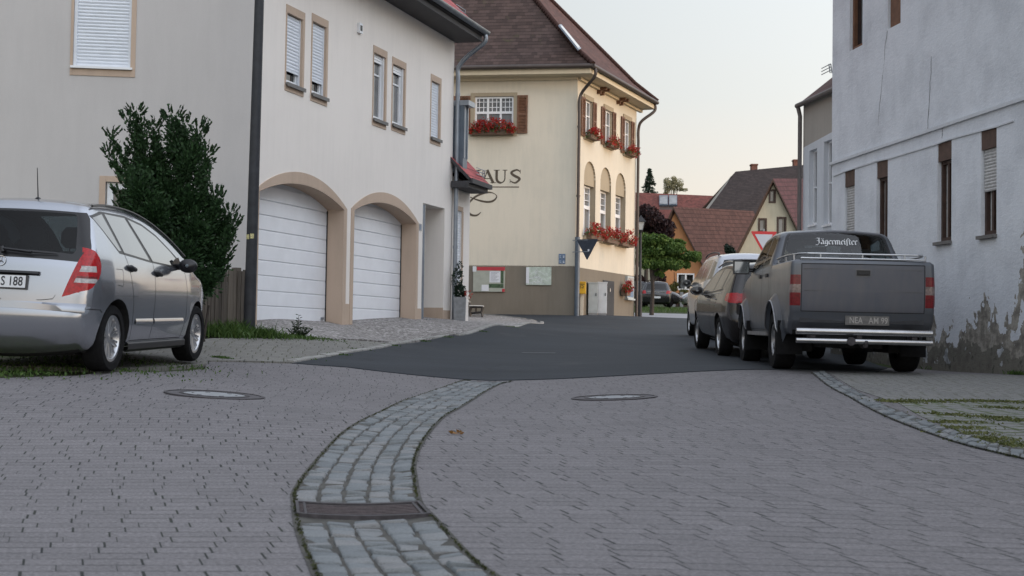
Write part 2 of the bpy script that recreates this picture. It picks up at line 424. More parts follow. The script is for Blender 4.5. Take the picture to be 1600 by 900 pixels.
def attach(o, parent):
    o.parent = parent
    o.matrix_parent_inverse = Matrix.Translation(-Vector(LOC.get(parent.name, (0, 0, 0))))
    LOC[o.name] = (0, 0, 0)
def thing(name, label, cat, loc=(0, 0, 0), group=None, kind=None):
    o = bpy.data.objects.new(name, None); COL.objects.link(o)
    o.empty_display_size = .2; o.location = loc; LOC[o.name] = tuple(loc)
    tag(o, label, cat, group, kind); return o
def tag(o, label=None, cat=None, group=None, kind=None):
    if label: o['label'] = label
    if cat: o['category'] = cat
    if group: o['group'] = group
    if kind: o['kind'] = kind
    return o
I4 = Matrix.Identity(4)
def frame(o, sdir, up=Vector((0, 0, 1)), n=None):
    """columns: s, n (outward), up"""
    sdir = Vector(sdir).normalized(); n = n or Vector((sdir.y, -sdir.x, 0)).normalized()
    o = Vector(o)
    return Matrix(((sdir.x, n.x, up.x, o.x), (sdir.y, n.y, up.y, o.y), (sdir.z, n.z, up.z, o.z), (0, 0, 0, 1)))
class Wall:
    """vertical plane through A and B (plan), s runs A->B, outward normal towards the camera"""
    def __init__(w, A, B):
        w.A = Vector((A[0], A[1], 0)); w.d = Vector((B[0] - A[0], B[1] - A[1], 0)); w.L = w.d.length; w.d.normalize()
        n = Vector((w.d.y, -w.d.x, 0))
        if n.dot(Vector((0, 0, 0)) - w.A) < 0: n = -n
        w.n = n; w.T = frame(w.A, w.d, n=n)
    def px(w, px, py):
        r = ray(px, py); t = (w.A - CAM).dot(w.n) / r.dot(w.n); p = CAM + r * t
        return ((p - w.A).dot(w.d), p.z)
    def P(w, s, z, d=0): return w.T @ Vector((s, d, z))
def pip(p, poly):
    x, y = p; c = False; j = len(poly) - 1
    for i in range(len(poly)):
        if (poly[i][1] > y) != (poly[j][1] > y) and x < (poly[j][0] - poly[i][0]) * (y - poly[i][1]) / (poly[j][1] - poly[i][1]) + poly[i][0]: c = not c
        j = i
    return c
def rect(s0, s1, z0, z1): return [(s0, z0), (s1, z0), (s1, z1), (s0, z1)]
def arch(s0, s1, z0, zs, zc, n=14):
    """opening from z0 up to springing zs with a segmental head of crown zc"""
    h = zc - zs; w = (s1 - s0) / 2; Rr = (w * w + h * h) / (2 * h); cz = zc - Rr; cs = (s0 + s1) / 2
    a = math.asin(min(1, w / Rr))
    if h > w: a = PI - a
    pts = [(s0, z0), (s1, z0)]
    for i in range(n + 1):
        t = a - 2 * a * i / n; pts.append((cs + Rr * math.sin(t), cz + Rr * math.cos(t)))
    return pts
def cdt(loops, extra=()):
    vs = []; es = []
    for lp in loops:
        b = len(vs); vs += [Vector(p) for p in lp]; es += [(b + i, b + (i + 1) % len(lp)) for i in range(len(lp))]
    vs += [Vector(p) for p in extra]
    V, E, F, *_ = delaunay_2d_cdt(vs, es, [], 0, 1e-5)
    return V, F
def wallmesh(mb, w, outline, holes, depth=.2, mi=0, rmi=None, closed_back=False):
    """front face of the wall with holes cut out, plus the reveals going in by depth"""
    V, F = cdt([outline] + [h[0] if isinstance(h, tuple) and not isinstance(h[0], (int, float)) and isinstance(h[0], list) else h for h in holes])
    hs = [h[0] if isinstance(h, tuple) else h for h in holes]
    keep = []
    for f in F:
        c = [(V[f[0]][k] + V[f[1]][k] + V[f[2]][k]) / 3 for k in (0, 1)]
        if pip(c, outline) and not any(pip(c, h) for h in hs): keep.append(list(f))
    flip = w.T.to_3x3().determinant() > 0
    for f in keep:
        a = (V[f[1]] - V[f[0]]).cross(V[f[2]] - V[f[0]])
        if (a < 0) != flip: f.reverse()
        f.reverse()
    mb.add([w.P(v.x, v.y) for v in V], keep, mi)
    for h in holes:
        hp = h[0] if isinstance(h, tuple) else h; dd = h[1] if isinstance(h, tuple) else depth
        n = len(hp)
        for i in range(n):
            p, q = hp[i], hp[(i + 1) % n]
            mb.add([w.P(*p), w.P(*q), w.P(*q, -dd), w.P(*p, -dd)], [(0, 1, 2, 3)], mi if rmi is None else rmi)
def gridbar(mb, T, s0, s1, z0, z1, d0, d1, w, cols=1, rows=(), muntin=.02):
    """window casement: outer frame, mullions, and glazing bars at fractions rows"""
    mb.box(T, s0, s1, d0, d1, z0, z0 + w); mb.box(T, s0, s1, d0, d1, z1 - w, z1)
    mb.box(T, s0, s0 + w, d0, d1, z0 + w, z1 - w); mb.box(T, s1 - w, s1, d0, d1, z0 + w, z1 - w)
    for i in range(1, cols):
        c = s0 + (s1 - s0) * i / cols; mb.box(T, c - w * .6, c + w * .6, d0, d1 - .003, z0 + w, z1 - w)
    for r in rows:
        c = z0 + (z1 - z0) * r; mb.box(T, s0 + w, s1 - w, d0, d1 - .006, c - muntin / 2, c + muntin / 2)
def slats(mb, T, s0, s1, z0, z1, d, pitch=.055):
    """roller shutter: a ridged curtain"""
    n = max(2, int(round((z1 - z0) / pitch))); p = (z1 - z0) / n; prof = []
    for i in range(n):
        z = z0 + i * p
        prof += [(z, d - .004), (z + p * .12, d + .004), (z + p * .5, d + .010), (z + p * .88, d + .004)]
    prof.append((z1, d - .004))
    vs = []; fs = []
    for z, dd in prof: vs += [T @ Vector((s0, dd, z)), T @ Vector((s1, dd, z))]
    for i in range(len(prof) - 1): fs.append((2 * i, 2 * i + 1, 2 * i + 3, 2 * i + 2))
    mb.add(vs, fs)
def roofplane(mb, P, thick=.0, mi=0, u0=0):
    """quad/tri/ngon with UVs in metres: u along the first edge (eave), v up the slope"""
    P = [Vector(p) for p in P]; u = (P[1] - P[0]).normalized(); n = (P[1] - P[0]).cross(P[-1] - P[0]).normalized(); v = n.cross(u)
    uv = [((p - P[0]).dot(u) + u0, (p - P[0]).dot(v) + 50) for p in P]
    mb.add(P, [list(range(len(P)))], mi, [uv])
    if thick:
        Q = [p - Vector((0, 0, thick)) for p in P]; k = len(P)
        mb.add(Q, [list(range(k - 1, -1, -1))], mi + 1)
        for i in range(k):
            j = (i + 1) % k; mb.add([P[i], Q[i], Q[j], P[j]], [(0, 1, 2, 3)], mi + 1)
def leaves(mb, rng, c, rad, n, size, mi=0, flat=0.0, shell=.5):
    for _ in range(n):
        while True:
            p = Vector((rng.uniform(-1, 1), rng.uniform(-1, 1), rng.uniform(-1, 1)))
            l = p.length
            if l <= 1 and l > .05: break
        p = p / l * (l ** shell)
        q = Vector((c[0] + p.x * rad[0], c[1] + p.y * rad[1], c[2] + p.z * rad[2]))
        leaf(mb, rng, q, size * rng.uniform(.6, 1.3), mi)
def leaf(mb, rng, q, s, mi=0, d=None):
    a = Vector((rng.gauss(0, 1), rng.gauss(0, 1), rng.gauss(0, 1))).normalized() if d is None else d
    b = a.orthogonal().normalized(); b.rotate(Matrix.Rotation(rng.uniform(0, 6.28), 3, a))
    mb.add([q - a * s * .5, q + b * s * .28, q + a * s * .6, q - b * s * .28], [(0, 1, 2, 3)], mi)
def polyres(poly, step, closed=True):
    out = []; n = len(poly)
    for i in range(n if closed else n - 1):
        a = Vector(poly[i]); b = Vector(poly[(i + 1) % n]); k = max(1, int(math.ceil((b - a).length / step)))
        for j in range(k): out.append(tuple(a.lerp(b, j / k)))
    if not closed: out.append(tuple(poly[-1]))
    return out
def catmull(P, n=8, closed=False):
    P = [Vector(p) for p in P]; k = len(P); out = []
    for i in range(k if closed else k - 1):
        if closed: a, b, c, d = P[(i - 1) % k], P[i], P[(i + 1) % k], P[(i + 2) % k]
        else: a, b, c, d = P[max(i - 1, 0)], P[i], P[i + 1], P[min(i + 2, k - 1)]
        for j in range(n):
            t = j / n
            out.append(.5 * ((2 * b) + (c - a) * t + (2 * a - 5 * b + 4 * c - d) * t * t + (-a + 3 * b - 3 * c + d) * t ** 3))
    if not closed: out.append(P[-1])
    return out
def textmesh(txt, size, T, depth=.002, align='CENTER', shear=0, sx=1):
    """lettering as flat mesh, returned as verts/faces in frame T (x along a, y along c)"""
    cu = bpy.data.curves.new('t', 'FONT'); cu.body = txt; cu.size = size; cu.align_x = align; cu.align_y = 'CENTER'; cu.resolution_u = 3; cu.offset = size * .012
    o = bpy.data.objects.new('t', cu); me = bpy.data.meshes.new_from_object(o)
    vs = [T @ Vector((v.co.x * sx, depth, v.co.y)) for v in me.vertices]; fs = [list(p.vertices) for p in me.polygons]
    bpy.data.objects.remove(o); bpy.data.curves.remove(cu); bpy.data.meshes.remove(me)
    return vs, fs
def ribbon(mb, T, pts, nib, d=.002, mi=0):
    """pen stroke with a broad nib: each segment is the path swept by the nib vector"""
    n = Vector((nib[0], nib[1]))
    for a, b in zip(pts[:-1], pts[1:]):
        a = Vector(a); b = Vector(b); q = [a - n / 2, a + n / 2, b + n / 2, b - n / 2]
        mb.add([T @ Vector((p.x, d, p.y)) for p in q], [(0, 1, 2, 3)], mi)
def stroke(mb, T, pts, ws, d=.002, mi=0):
    """line of varying width through 2D pts"""
    pts = [Vector(p) for p in pts]; k = len(pts); ws = ws if isinstance(ws, (list, tuple)) else [ws] * k; L = []
    for i, p in enumerate(pts):
        t = (pts[min(i + 1, k - 1)] - pts[max(i - 1, 0)]).normalized(); n = Vector((-t.y, t.x)) * ws[i] / 2
        L += [p + n, p - n]
    mb.add([T @ Vector((p.x, d, p.y)) for p in L], [(2 * i, 2 * i + 1, 2 * i + 3, 2 * i + 2) for i in range(k - 1)], mi)
# ------------------------------------------------------------------ the ground and its pavings
def axis(*segs):
    out = []
    for a, b, st in segs: out += list(np.arange(a, b, st))
    out.append(segs[-1][1]); return np.array(out)
gx = axis((-600, -60, 60), (-60, -14, 4), (-14, 14, .4), (14, 60, 4), (60, 600, 60))
gy = axis((-200, -10, 38), (-10, 2, 2), (2, 52, .4), (52, 80, 1), (80, 160, 8), (160, 1200, 104))
GX, GY = np.meshgrid(gx, gy); GZ = ground_arr(GX, GY) - .02
nx_, ny_ = len(gx), len(gy)
mb = MB()
mb.add(list(zip(GX.ravel(), GY.ravel(), GZ.ravel())), [(j * nx_ + i, j * nx_ + i + 1, (j + 1) * nx_ + i + 1, (j + 1) * nx_ + i) for j in range(ny_ - 1) for i in range(nx_ - 1)])

def ground_mat():
    t = NT('verge_ground'); v = t.coord(); n = t.noise(v, 1.3, 6, .65); n2 = t.noise(v, 18, 4)
    c = t.ramp(n, [(.35, (.075, .07, .055)), (.5, (.06, .075, .03)), (.68, (.045, .08, .02))])
    c = t.mix(.35, c, t.ramp(n2, [(.3, 0.02), (.7, .25)]), 'OVERLAY')
    t.base(c, .95, 0, .2); t.bump(n2, .8, .03); return t.m
M['verge'] = ground_mat()
o = mb.build('ground', 'verge', smooth=180); tag(o, kind='structure')

def sheet(name, pts, mat, lift, step=.3, uvf=None, parent=None, kind='structure', holes=()):
    """a paving laid over the terrain inside an outline given in plan"""
    pts = [(p[0], p[1]) for p in pts]; lp = polyres(pts, step)
    xs = [p[0] for p in lp]; ys = [p[1] for p in lp]
    X, Y = np.meshgrid(np.arange(min(xs), max(xs), step), np.arange(min(ys), max(ys), step))
    ex = [(x, y) for x, y in zip(X.ravel(), Y.ravel()) if pip((x, y), lp)]
    hl = [polyres(h, step) for h in holes]
    V, F = cdt([lp] + hl, ex)
    Z = ground_arr(np.array([v.x for v in V]), np.array([v.y for v in V])) + lift
    fs = []
    for f in F:
        c = [(V[f[0]][k] + V[f[1]][k] + V[f[2]][k]) / 3 for k in (0, 1)]
        if pip(c, lp) and not any(pip(c, h) for h in hl):
            f = list(f)
            if (V[f[1]] - V[f[0]]).cross(V[f[2]] - V[f[0]]) < 0: f.reverse()
            fs.append(f)
    m = MB(); uvs = [[uvf(V[i].x, V[i].y) for i in f] for f in fs] if uvf else None
    m.add([(v.x, v.y, z) for v, z in zip(V, Z)], fs, 0, uvs)
    cnt = {}
    for f in fs:
        for k in range(3): cnt[(f[k], f[(k + 1) % 3])] = 1
    for (i, j) in list(cnt):
        if (j, i) not in cnt:       # the laid edge has a thickness
            uu = [uvf(V[q].x, V[q].y) for q in (i, i, j, j)] if uvf else None
            m.add([(V[i].x, V[i].y, Z[i]), (V[i].x, V[i].y, Z[i] - .06), (V[j].x, V[j].y, Z[j] - .06), (V[j].x, V[j].y, Z[j])], [(0, 1, 2, 3)], 0, [uu] if uu else None)
    o = m.build(name, mat, parent, smooth=180); tag(o, kind=kind); return o

# laid joints bend gently with the street, so the paving coordinates follow it
def pav_uv(x, y):
    t = y - 12
    f = -.14 * t + (.5 * .027 * t * t if t < 0 else 0)
    return (x - f * 1.0, y + .04 * x)
def paver_mat(name, cA, cB, w=.215, h=.125, j=.0060, joint=(.040, .043, .046), moss=None, mossamt=0, bumpd=.006, long_fac=.6):
    t = NT(name); uv = t.coord('UV'); wob = t.noise(uv, 3, 2)
    s = t.node('SeparateXYZ'); t.l.new(uv, s.inputs[0])
    V = t.math('DIVIDE', t.math('ADD', s.outputs[1], t.math('MULTIPLY', wob, .012)), h); row = t.math('FLOOR', V); fv = t.math('FRACT', V)
    rn = t.node('TexWhiteNoise', noise_dimensions='1D'); t.l.new(row, rn.inputs['W'])
    off = t.math('ADD', t.math('MULTIPLY', t.math('FRACT', t.math('MULTIPLY', row, .5)), 1.0), t.math('MULTIPLY', rn.outputs[0], 1.0))
    U = t.math('ADD', t.math('DIVIDE', s.outputs[0], w), off); col = t.math('FLOOR', U); fu = t.math('FRACT', U)
    cb = t.node('CombineXYZ'); t.l.new(col, cb.inputs[0]); t.l.new(row, cb.inputs[1])
    wnn = t.node('TexWhiteNoise', noise_dimensions='2D'); t.l.new(cb.outputs[0], wnn.inputs[0])
    rnd = wnn.outputs[0]; rc = t.node('SeparateColor'); t.l.new(wnn.outputs[1], rc.inputs[0])
    # short joints: their width differs from stone to stone; long joints are tight
    ju = t.math('MULTIPLY_ADD', t.math('POWER', rc.outputs[0], 1.3), j * 1.0 / w, j * .15 / w)
    du = t.math('MINIMUM', fu, t.math('SUBTRACT', 1.0, fu))
    mu = t.math('LESS_THAN', du, ju)
    jv = t.math('MULTIPLY_ADD', t.math('GREATER_THAN', rc.outputs[1], .68), j * .8 / h, j * .28 / h)
    dv = t.math('MINIMUM', fv, t.math('SUBTRACT', 1.0, fv)); mv = t.math('LESS_THAN', dv, jv)
    jt = t.math('MAXIMUM', mu, t.math('MULTIPLY', mv, long_fac))
    n = t.noise(uv, .45, 6, .6); n2 = t.noise(uv, 55, 5, .8); n3 = t.noise(uv, 7, 4, .6)
    f = t.math('ADD', t.math('MULTIPLY', rnd, .20), t.math('MULTIPLY', n, .50)); f = t.math('ADD', f, t.math('MULTIPLY', n3, .30))
    c = t.ramp(f, [(.25, cA), (.75, cB)])
    c = t.mix(.75, c, t.ramp(n2, [(.30, .12), (.5, .5), (.72, .95)]), 'OVERLAY')
    jc = joint
    if moss: jc = t.mix(t.ramp(n, [(.40, 0.0), (.6, 1.0)]), joint, moss)
    c = t.mix(jt, c, jc)
    if mossamt: c = t.mix(t.math('MULTIPLY', t.ramp(n3, [(.50, 0.0), (.60, 1.0)]), t.math('MAXIMUM', jt, t.math('LESS_THAN', t.math('MINIMUM', du, dv), mossamt))), c, moss)
    # chamfered edges, grain
    bu = t.math('MINIMUM', t.math('MULTIPLY', du, w / .018), 1.0); bv = t.math('MINIMUM', t.math('MULTIPLY', dv, h / .018), 1.0)
    hgt = t.math('MULTIPLY', bu, bv); hgt = t.math('ADD', hgt, t.math('MULTIPLY', n2, .22)); hgt = t.math('ADD', hgt, t.math('MULTIPLY', rnd, .25))
    t.base(c, .82, 0, .35); t.bump(hgt, .8, bumpd)
    return t.m
M['pavers'] = paver_mat('pavers', (.130, .123, .127), (.190, .179, .185), w=.205, h=.112, joint=(.018, .020, .022), moss=(.028, .032, .026))
M['pavers_edge'] = paver_mat('pavers_edge', (.15, .15, .145), (.22, .215, .205), w=.16, h=.16, moss=(.06, .065, .02), mossamt=.05)
M['pavers_grass'] = paver_mat('pavers_grass', (.15, .15, .145), (.21, .21, .20), w=.22, h=.20, j=.022, joint=(.05, .06, .02), moss=(.06, .085, .02), mossamt=.14, long_fac=1.0)
M['strip_grey'] = paver_mat('pavers_lane', (.14, .135, .125), (.20, .195, .18), w=.2, h=.2, j=.008, moss=(.06, .065, .02), mossamt=.02)
def asphalt():
    t = NT('asphalt'); v = t.coord(); n = t.noise(v, .25, 5, .6); n2 = t.noise(v, 140, 3, .7); n3 = t.noise(t.mapv(v, (.5, 3, 1)), .6, 5)
    c = t.ramp(t.math('ADD', t.math('MULTIPLY', n, .5), t.math('MULTIPLY', n3, .5)), [(.35, (.018, .022, .028)), (.65, (.034, .040, .048))])
    c = t.mix(.4, c, t.ramp(n2, [(.3, .2), (.7, .8)]), 'OVERLAY')
    ck = t.node('TexVoronoi', feature='DISTANCE_TO_EDGE'); wv = t.node('VectorMath', operation='ADD'); nn = t.node('TexNoise'); nn.inputs['Scale'].default_value = 1.2
    t.l.new(v, nn.inputs['Vector']); t.l.new(v, wv.inputs[0]); t.l.new(nn.outputs['Color'], wv.inputs[1]); t.l.new(wv.outputs[0], ck.inputs['Vector']); ck.inputs['Scale'].default_value = .16
    c = t.mix(t.math('MULTIPLY', t.math('LESS_THAN', ck.outputs[0], .0035), .6), c, (.02, .022, .026))
    c = t.mix(t.ramp(t.noise(v, .9, 6, .7), [(.58, 0.0), (.70, .35)]), c, (.085, .085, .085))
    t.base(c, .8, 0, .28); t.bump(n2, .5, .004); return t.m
M['asphalt'] = asphalt()
def gravel(name, cols, sc=45):
    t = NT(name); v = t.coord(); vo = t.node('TexVoronoi'); t.val(vo.inputs['Vector'], v); vo.inputs['Scale'].default_value = sc
    cs = t.node('SeparateColor'); t.l.new(vo.outputs['Color'], cs.inputs[0])
    c = t.ramp(cs.outputs[0], [(.1, cols[0]), (.5, cols[1]), (.95, cols[2])]); c = t.mix(t.ramp(t.noise(v, 1.1, 5), [(.3, .5), (.7, 0.0)]), c, cols[0])
    t.base(c, .85, 0, .3); t.bump(vo.outputs['Distance'], .8, .012); return t.m
M['apron'] = gravel('apron_cobble', [(.14, .13, .125), (.24, .225, .215), (.48, .46, .45)], 26)
M['farroad'] = simple('far_road_surface', (.26, .26, .275), .85, 0, .1, .8, .2)
M['kerbstone'] = simple('kerbstone', (.27, .265, .25), .85, 0, .25, 5, .4, 50)

H = lambda L: [hit(*p)[:2] for p in L]
front_edge = [(321, 565), (460, 569), (542, 575), (636, 586), (722, 594), (767, 596), (880, 593), (1050, 584), (1180, 578.5)]
fe = H(front_edge)
pav = [(-9.5, 3.0), (9.5, 3.0), (9.0, 12), (8.2, 18), (6.4, 20.5), (5.6, 20.0)] + [(4.2, 16.9)] + fe[::-1] + [tuple(hit(321, 577)[:2])] + H([(230, 582), (120, 588), (0, 592)]) + [(-9.5, 12.0)]
PAVE_LATER = True
kerb_px = [(456, 569), (527, 557), (602, 545), (636, 538), (692, 528), (749, 519), (816, 510), (850, 506.5), (836, 502), (797, 496.5), (752, 492)]
kp = H(kerb_px)
road = fe[1:] + [(4.6, 16.9), (5.6, 20), (6.0, 24), (6.6, 30), (9, 44), (12, 53), (10, 55.5), (6.2, 56.5), (4.0, 56.3), (-4, 56.5), (-6, 52), (-6, 38)] + kp[::-1]
o = sheet('road', road, 'asphalt', .016, .35)
farroad = [(-20, 56.6), (-4, 57.0), (4, 56.8), (12, 56), (30, 54), (30, 61), (12, 64), (4, 65.4), (-20, 66)]
sheet('far_road', farroad, 'farroad', .02, .8)
# pale cobbled forecourt before the garages, and the grey lane beside it
apx = [(497, 530), (520, 532), (610, 537), (640, 536.5), (692, 527.5), (749, 518.5), (816, 509.5), (848, 506.3), (835, 502.4), (797, 497), (752, 492.5)]
ap = H(apx)
sheet('forecourt', ap + [(-3.5, 42), (-6, 34), (-8, 24), (-5.6, 21.2), (-4.0, 19.6)], 'apron', .03, .3)
lane = H([(323, 566), (390, 566.5), (455, 568)]) + [tuple(p) for p in kp[1:4]] + H([(600, 537.5), (520, 533), (497, 531), (420, 530), (330, 531), (200, 545), (60, 560), (-60, 575)]) + H([(150, 579), (323, 571)])
sheet('lane', lane, 'strip_grey', .022, .25, pav_uv)
# kerb: low worn stones along the edge of the asphalt
mb = MB(); path = catmull([(p[0], p[1]) for p in kp], 10); rng = random.Random(3); acc = 0; i = 0
segs = polyres([tuple(p) for p in path], .5, False)
for a, b in zip(segs[:-1], segs[1:]):
    a = Vector(a); b = Vector(b); d = (b - a)
    if d.length < .1: continue
    d.normalize(); n = Vector((-d.y, d.x)); b2 = b - d * .012
    z0, z1 = gz(*a), gz(*b2); hh = .045 + rng.uniform(-.006, .006); w = .11
    P = []
    for q, z in ((a, z0), (b2, z1)):
        for (o_, hz) in ((0, -.05), (.008, hh - .012), (.02, hh), (w, hh + .004), (w, -.05)):
            r = q + n * o_; P.append((r.x, r.y, z + hz))
    mb.add(P, [(0, 5, 6, 1), (1, 6, 7, 2), (2, 7, 8, 3), (3, 8, 9, 4), (0, 1, 2, 3, 4), (9, 8, 7, 6, 5)])
o = mb.build('kerb', 'kerbstone'); tag(o, kind='structure')
# thin pale seam line and patch marks on the asphalt
mb = MB()
a = hit(816, 553); b = hit(868, 553.5)
mb.add([(a.x, a.y, a.z + .021), (b.x, b.y, b.z + .021), (b.x, b.y + .1, gz(b.x, b.y + .1) + .021), (a.x, a.y + .1, gz(a.x, a.y + .1) + .021)], [(0, 1, 2, 3)])
o = mb.build('road_marking', simple('faded_paint', (.16, .165, .17), .8)); tag(o, kind='structure')

# ---- sett channels: every stone is modelled
def sett_channel(name, left, right, cols, rowlen, mats, lift, seed, skip=None, dish=.0, dry=False):
    rng = random.Random(seed)
    L = catmull([hit(*p) for p in left], 14); Rr = catmull([hit(*p) for p in right], 14)
    def resample(C, k):
        ds = [0]
        for a, b in zip(C[:-1], C[1:]): ds.append(ds[-1] + (b - a).length)
        out = []
        for i in range(k):
            t = ds[-1] * i / (k - 1); j = max(0, min(len(C) - 2, int(np.searchsorted(ds, t)) - 1))
            out.append(C[j].lerp(C[j + 1], (t - ds[j]) / max(1e-9, ds[j + 1] - ds[j])))
        return out, ds[-1]
    A, la = resample(L, 400); B, lb = resample(Rr, 400); ln = (la + lb) / 2
    def P(u, v, h=0):
        v = max(0, min(.9999, v)); f = v * 399; i = int(f); t = f - i
        a = A[i].lerp(A[i + 1], t); b = B[i].lerp(B[i + 1], t); p = a.lerp(b, u)
        return Vector((p.x, p.y, gz(p.x, p.y) + lift + h - dish * (1 - (2 * u - 1) ** 2)))
    if dry: return P, ln
    m = MB(); width = sum((a - b).length for a, b in zip(A[::40], B[::40])) / len(A[::40])
    for c in range(cols):
        v = rng.uniform(0, rowlen) / ln
        while v < 1:
            l = rowlen * rng.uniform(.65, 1.25) / ln
            g = .0075 / ln; gu = .006 / width
            u0 = c / cols + gu * rng.uniform(.1, 2.2); u1 = (c + 1) / cols - gu * rng.uniform(.1, 2.2)
            if c == 0: u0 = .008 / width
            if c == cols - 1: u1 = 1 - .008 / width
            v0, v1 = v + g * rng.uniform(.3, 1.4), v + l - g * rng.uniform(.3, 1.4)
            if v1 < 1 and not (skip and skip[0] < (v0 + v1) / 2 < skip[1]):
                h = rng.uniform(-.006, .006); tu, tv = rng.uniform(-.009, .009), rng.uniform(-.010, .010)
                vs = []
                for (a_, hz) in ((0, -.012), (.015, .001), (.09, .007)):
                    for (x, y) in ((0, 0), (1, 0), (1, 1), (0, 1)):
                        uu = u0 + (u1 - u0) * (a_ + (1 - 2 * a_) * x); vv = v0 + (v1 - v0) * (a_ * .8 + (1 - 1.6 * a_) * y)
                        vs.append(P(uu, vv, h + hz + (x - .5) * tu + (y - .5) * tv + rng.uniform(-.0015, .0015)))
                fs = [(8, 9, 10, 11)]
                for k in (0, 4):
                    for q in range(4): fs.append((k + q, k + (q + 1) % 4, k + 4 + (q + 1) % 4, k + 4 + q))
                m.add(vs, fs)
            v += l
    o = m.build(name, mats[0], None, smooth=50); tag(o, kind='structure')
    bed = MB()
    k = 160; vs = []
    for i in range(k):
        for j in range(7): vs.append(P(-.035 + 1.07 * j / 6, i / (k - 1), -.001 if 0 < j < 6 else .004))
    bed.add(vs, [(i * 7 + j, i * 7 + j + 1, (i + 1) * 7 + j + 1, (i + 1) * 7 + j) for i in range(k - 1) for j in range(6)])
    b = bed.build(name + '_bed', mats[1], None, smooth=180); tag(b, kind='structure')
    return P, ln
def sett_mat(name, cols):
    t = NT(name); v = t.coord(); g = t.node('NewGeometry'); n = t.noise(v, 16, 5, .65); n2 = t.noise(v, 120, 3, .7)
    f = t.math('ADD', t.math('MULTIPLY', g.outputs['Random Per Island'], .55), t.math('MULTIPLY', n, .45))
    c = t.ramp(f, [(.2, cols[0]), (.5, cols[1]), (.85, cols[2])]); c = t.mix(.35, c, t.ramp(n2, [(.3, .2), (.7, .85)]), 'OVERLAY')
    t.base(c, .7, 0, .4); t.bump(t.math('ADD', n, t.math('MULTIPLY', n2, .4)), .6, .008); return t.m
M['sett'] = sett_mat('granite_setts', [(.125, .138, .146), (.168, .182, .190), (.205, .203, .203)])
M['sett_bed'] = simple('sett_joint', (.065, .062, .055), .95, 0, .45, 9, .4, 80)
chL = [(560, 1010), (520, 950), (492, 894), (468, 832), (461, 787), (463, 768), (489, 730), (532, 682), (589, 648), (630, 628), (713, 599), (735, 596)]
chR = [(960, 1010), (848, 950), (761, 896), (725, 866), (677, 813), (654, 787), (647, 749), (646, 726), (657, 696), (680, 665), (713, 641), (751, 617), (779, 602), (800, 597)]
def chan_outline(l, r):
    a = [tuple(p[:2]) for p in catmull([hit(*p) for p in l], 6)]; b = [tuple(p[:2]) for p in catmull([hit(*p) for p in r], 6)]
    return a + b[::-1]
sheet('pavement', pav, 'pavers', .006, .25, pav_uv, holes=[chan_outline(chL, chR)])
chP, chl = sett_channel('gutter', chL, chR, 5, .11, None, .004, 11, dish=.012, dry=True)
def vpos(py):      # parameter v of the channel for a picture row along its middle
    best = None
    for i in range(800):
        p = chP(.5, i / 800); d = (p - CAM); y = 450 - FOC * d.dot(upv) / d.dot(fwd)
        if best is None or abs(y - py) < best[0]: best = (abs(y - py), i / 800)
    return best[1]
v0, v1 = vpos(812), vpos(792)
sett_channel('gutter', chL, chR, 5, .11, ('sett', 'sett_bed'), .004, 11, skip=(v0 - .006, v1 + .006), dish=.012)
stL = [(1700, 752), (1600, 720), (1562, 711), (1483, 690), (1381, 651), (1313, 615), (1268, 583)]
stR = [(1700, 736), (1600, 707), (1577, 703), (1513, 685), (1427, 654), (1351, 620), (1289, 583)]
sett_channel('side_gutter', stL, stR, 2, .13, ('sett', 'sett_bed'), .014, 12)
gp = H([(1400, 629), (1500, 628), (1600, 629), (1750, 632), (1900, 760), (1760, 745), (1630, 712), (1577, 699), (1513, 681), (1440, 653)])
sheet('grass_paving', gp, 'pavers_grass', .012, .3, lambda x, y: (x * .98 + y * .2, y * .98 - x * .2))
ep = H([(1295, 583.5), (1340, 611), (1390, 629), (1500, 627), (1600, 628), (1760, 631)]) + [(8.5, 13.5), (7.2, 17.0), (5.2, 17.0)]
sheet('side_paving', ep, 'pavers_edge', .012, .3, lambda x, y: (x, y))
# dark moss lines along the channel
def edge_moss(name, px, w, mat, seed, n, where):
    rng = random.Random(seed); m = MB(); C = catmull([hit(*p) for p in px], 12)
    for _ in range(n):
        i = rng.randrange(len(C) - 1); p = C[i].lerp(C[i + 1], rng.random())
        q = Vector((p.x + rng.gauss(0, w), p.y + rng.gauss(0, w), 0)); q.z = gz(q.x, q.y) + .014
        s = rng.uniform(.006, .02); d = Vector((rng.gauss(0, 1), rng.gauss(0, 1), rng.uniform(.1, 1.2))).normalized()
        leaf(m, rng, q, s, 0, d)
    o = m.build(name, mat); tag(o, kind='stuff', label='thin line of moss growing along the ' + where, cat='moss'); return o
edge_moss('moss', chL, .004, 'leaf_moss', 4, 1000, 'left edge of the curved stone gutter')
edge_moss('moss', chR, .004, 'leaf_moss', 5, 1000, 'right edge of the curved stone gutter')
edge_moss('moss', stL, .012, 'leaf_moss', 6, 500, 'narrow stone strip on the right')
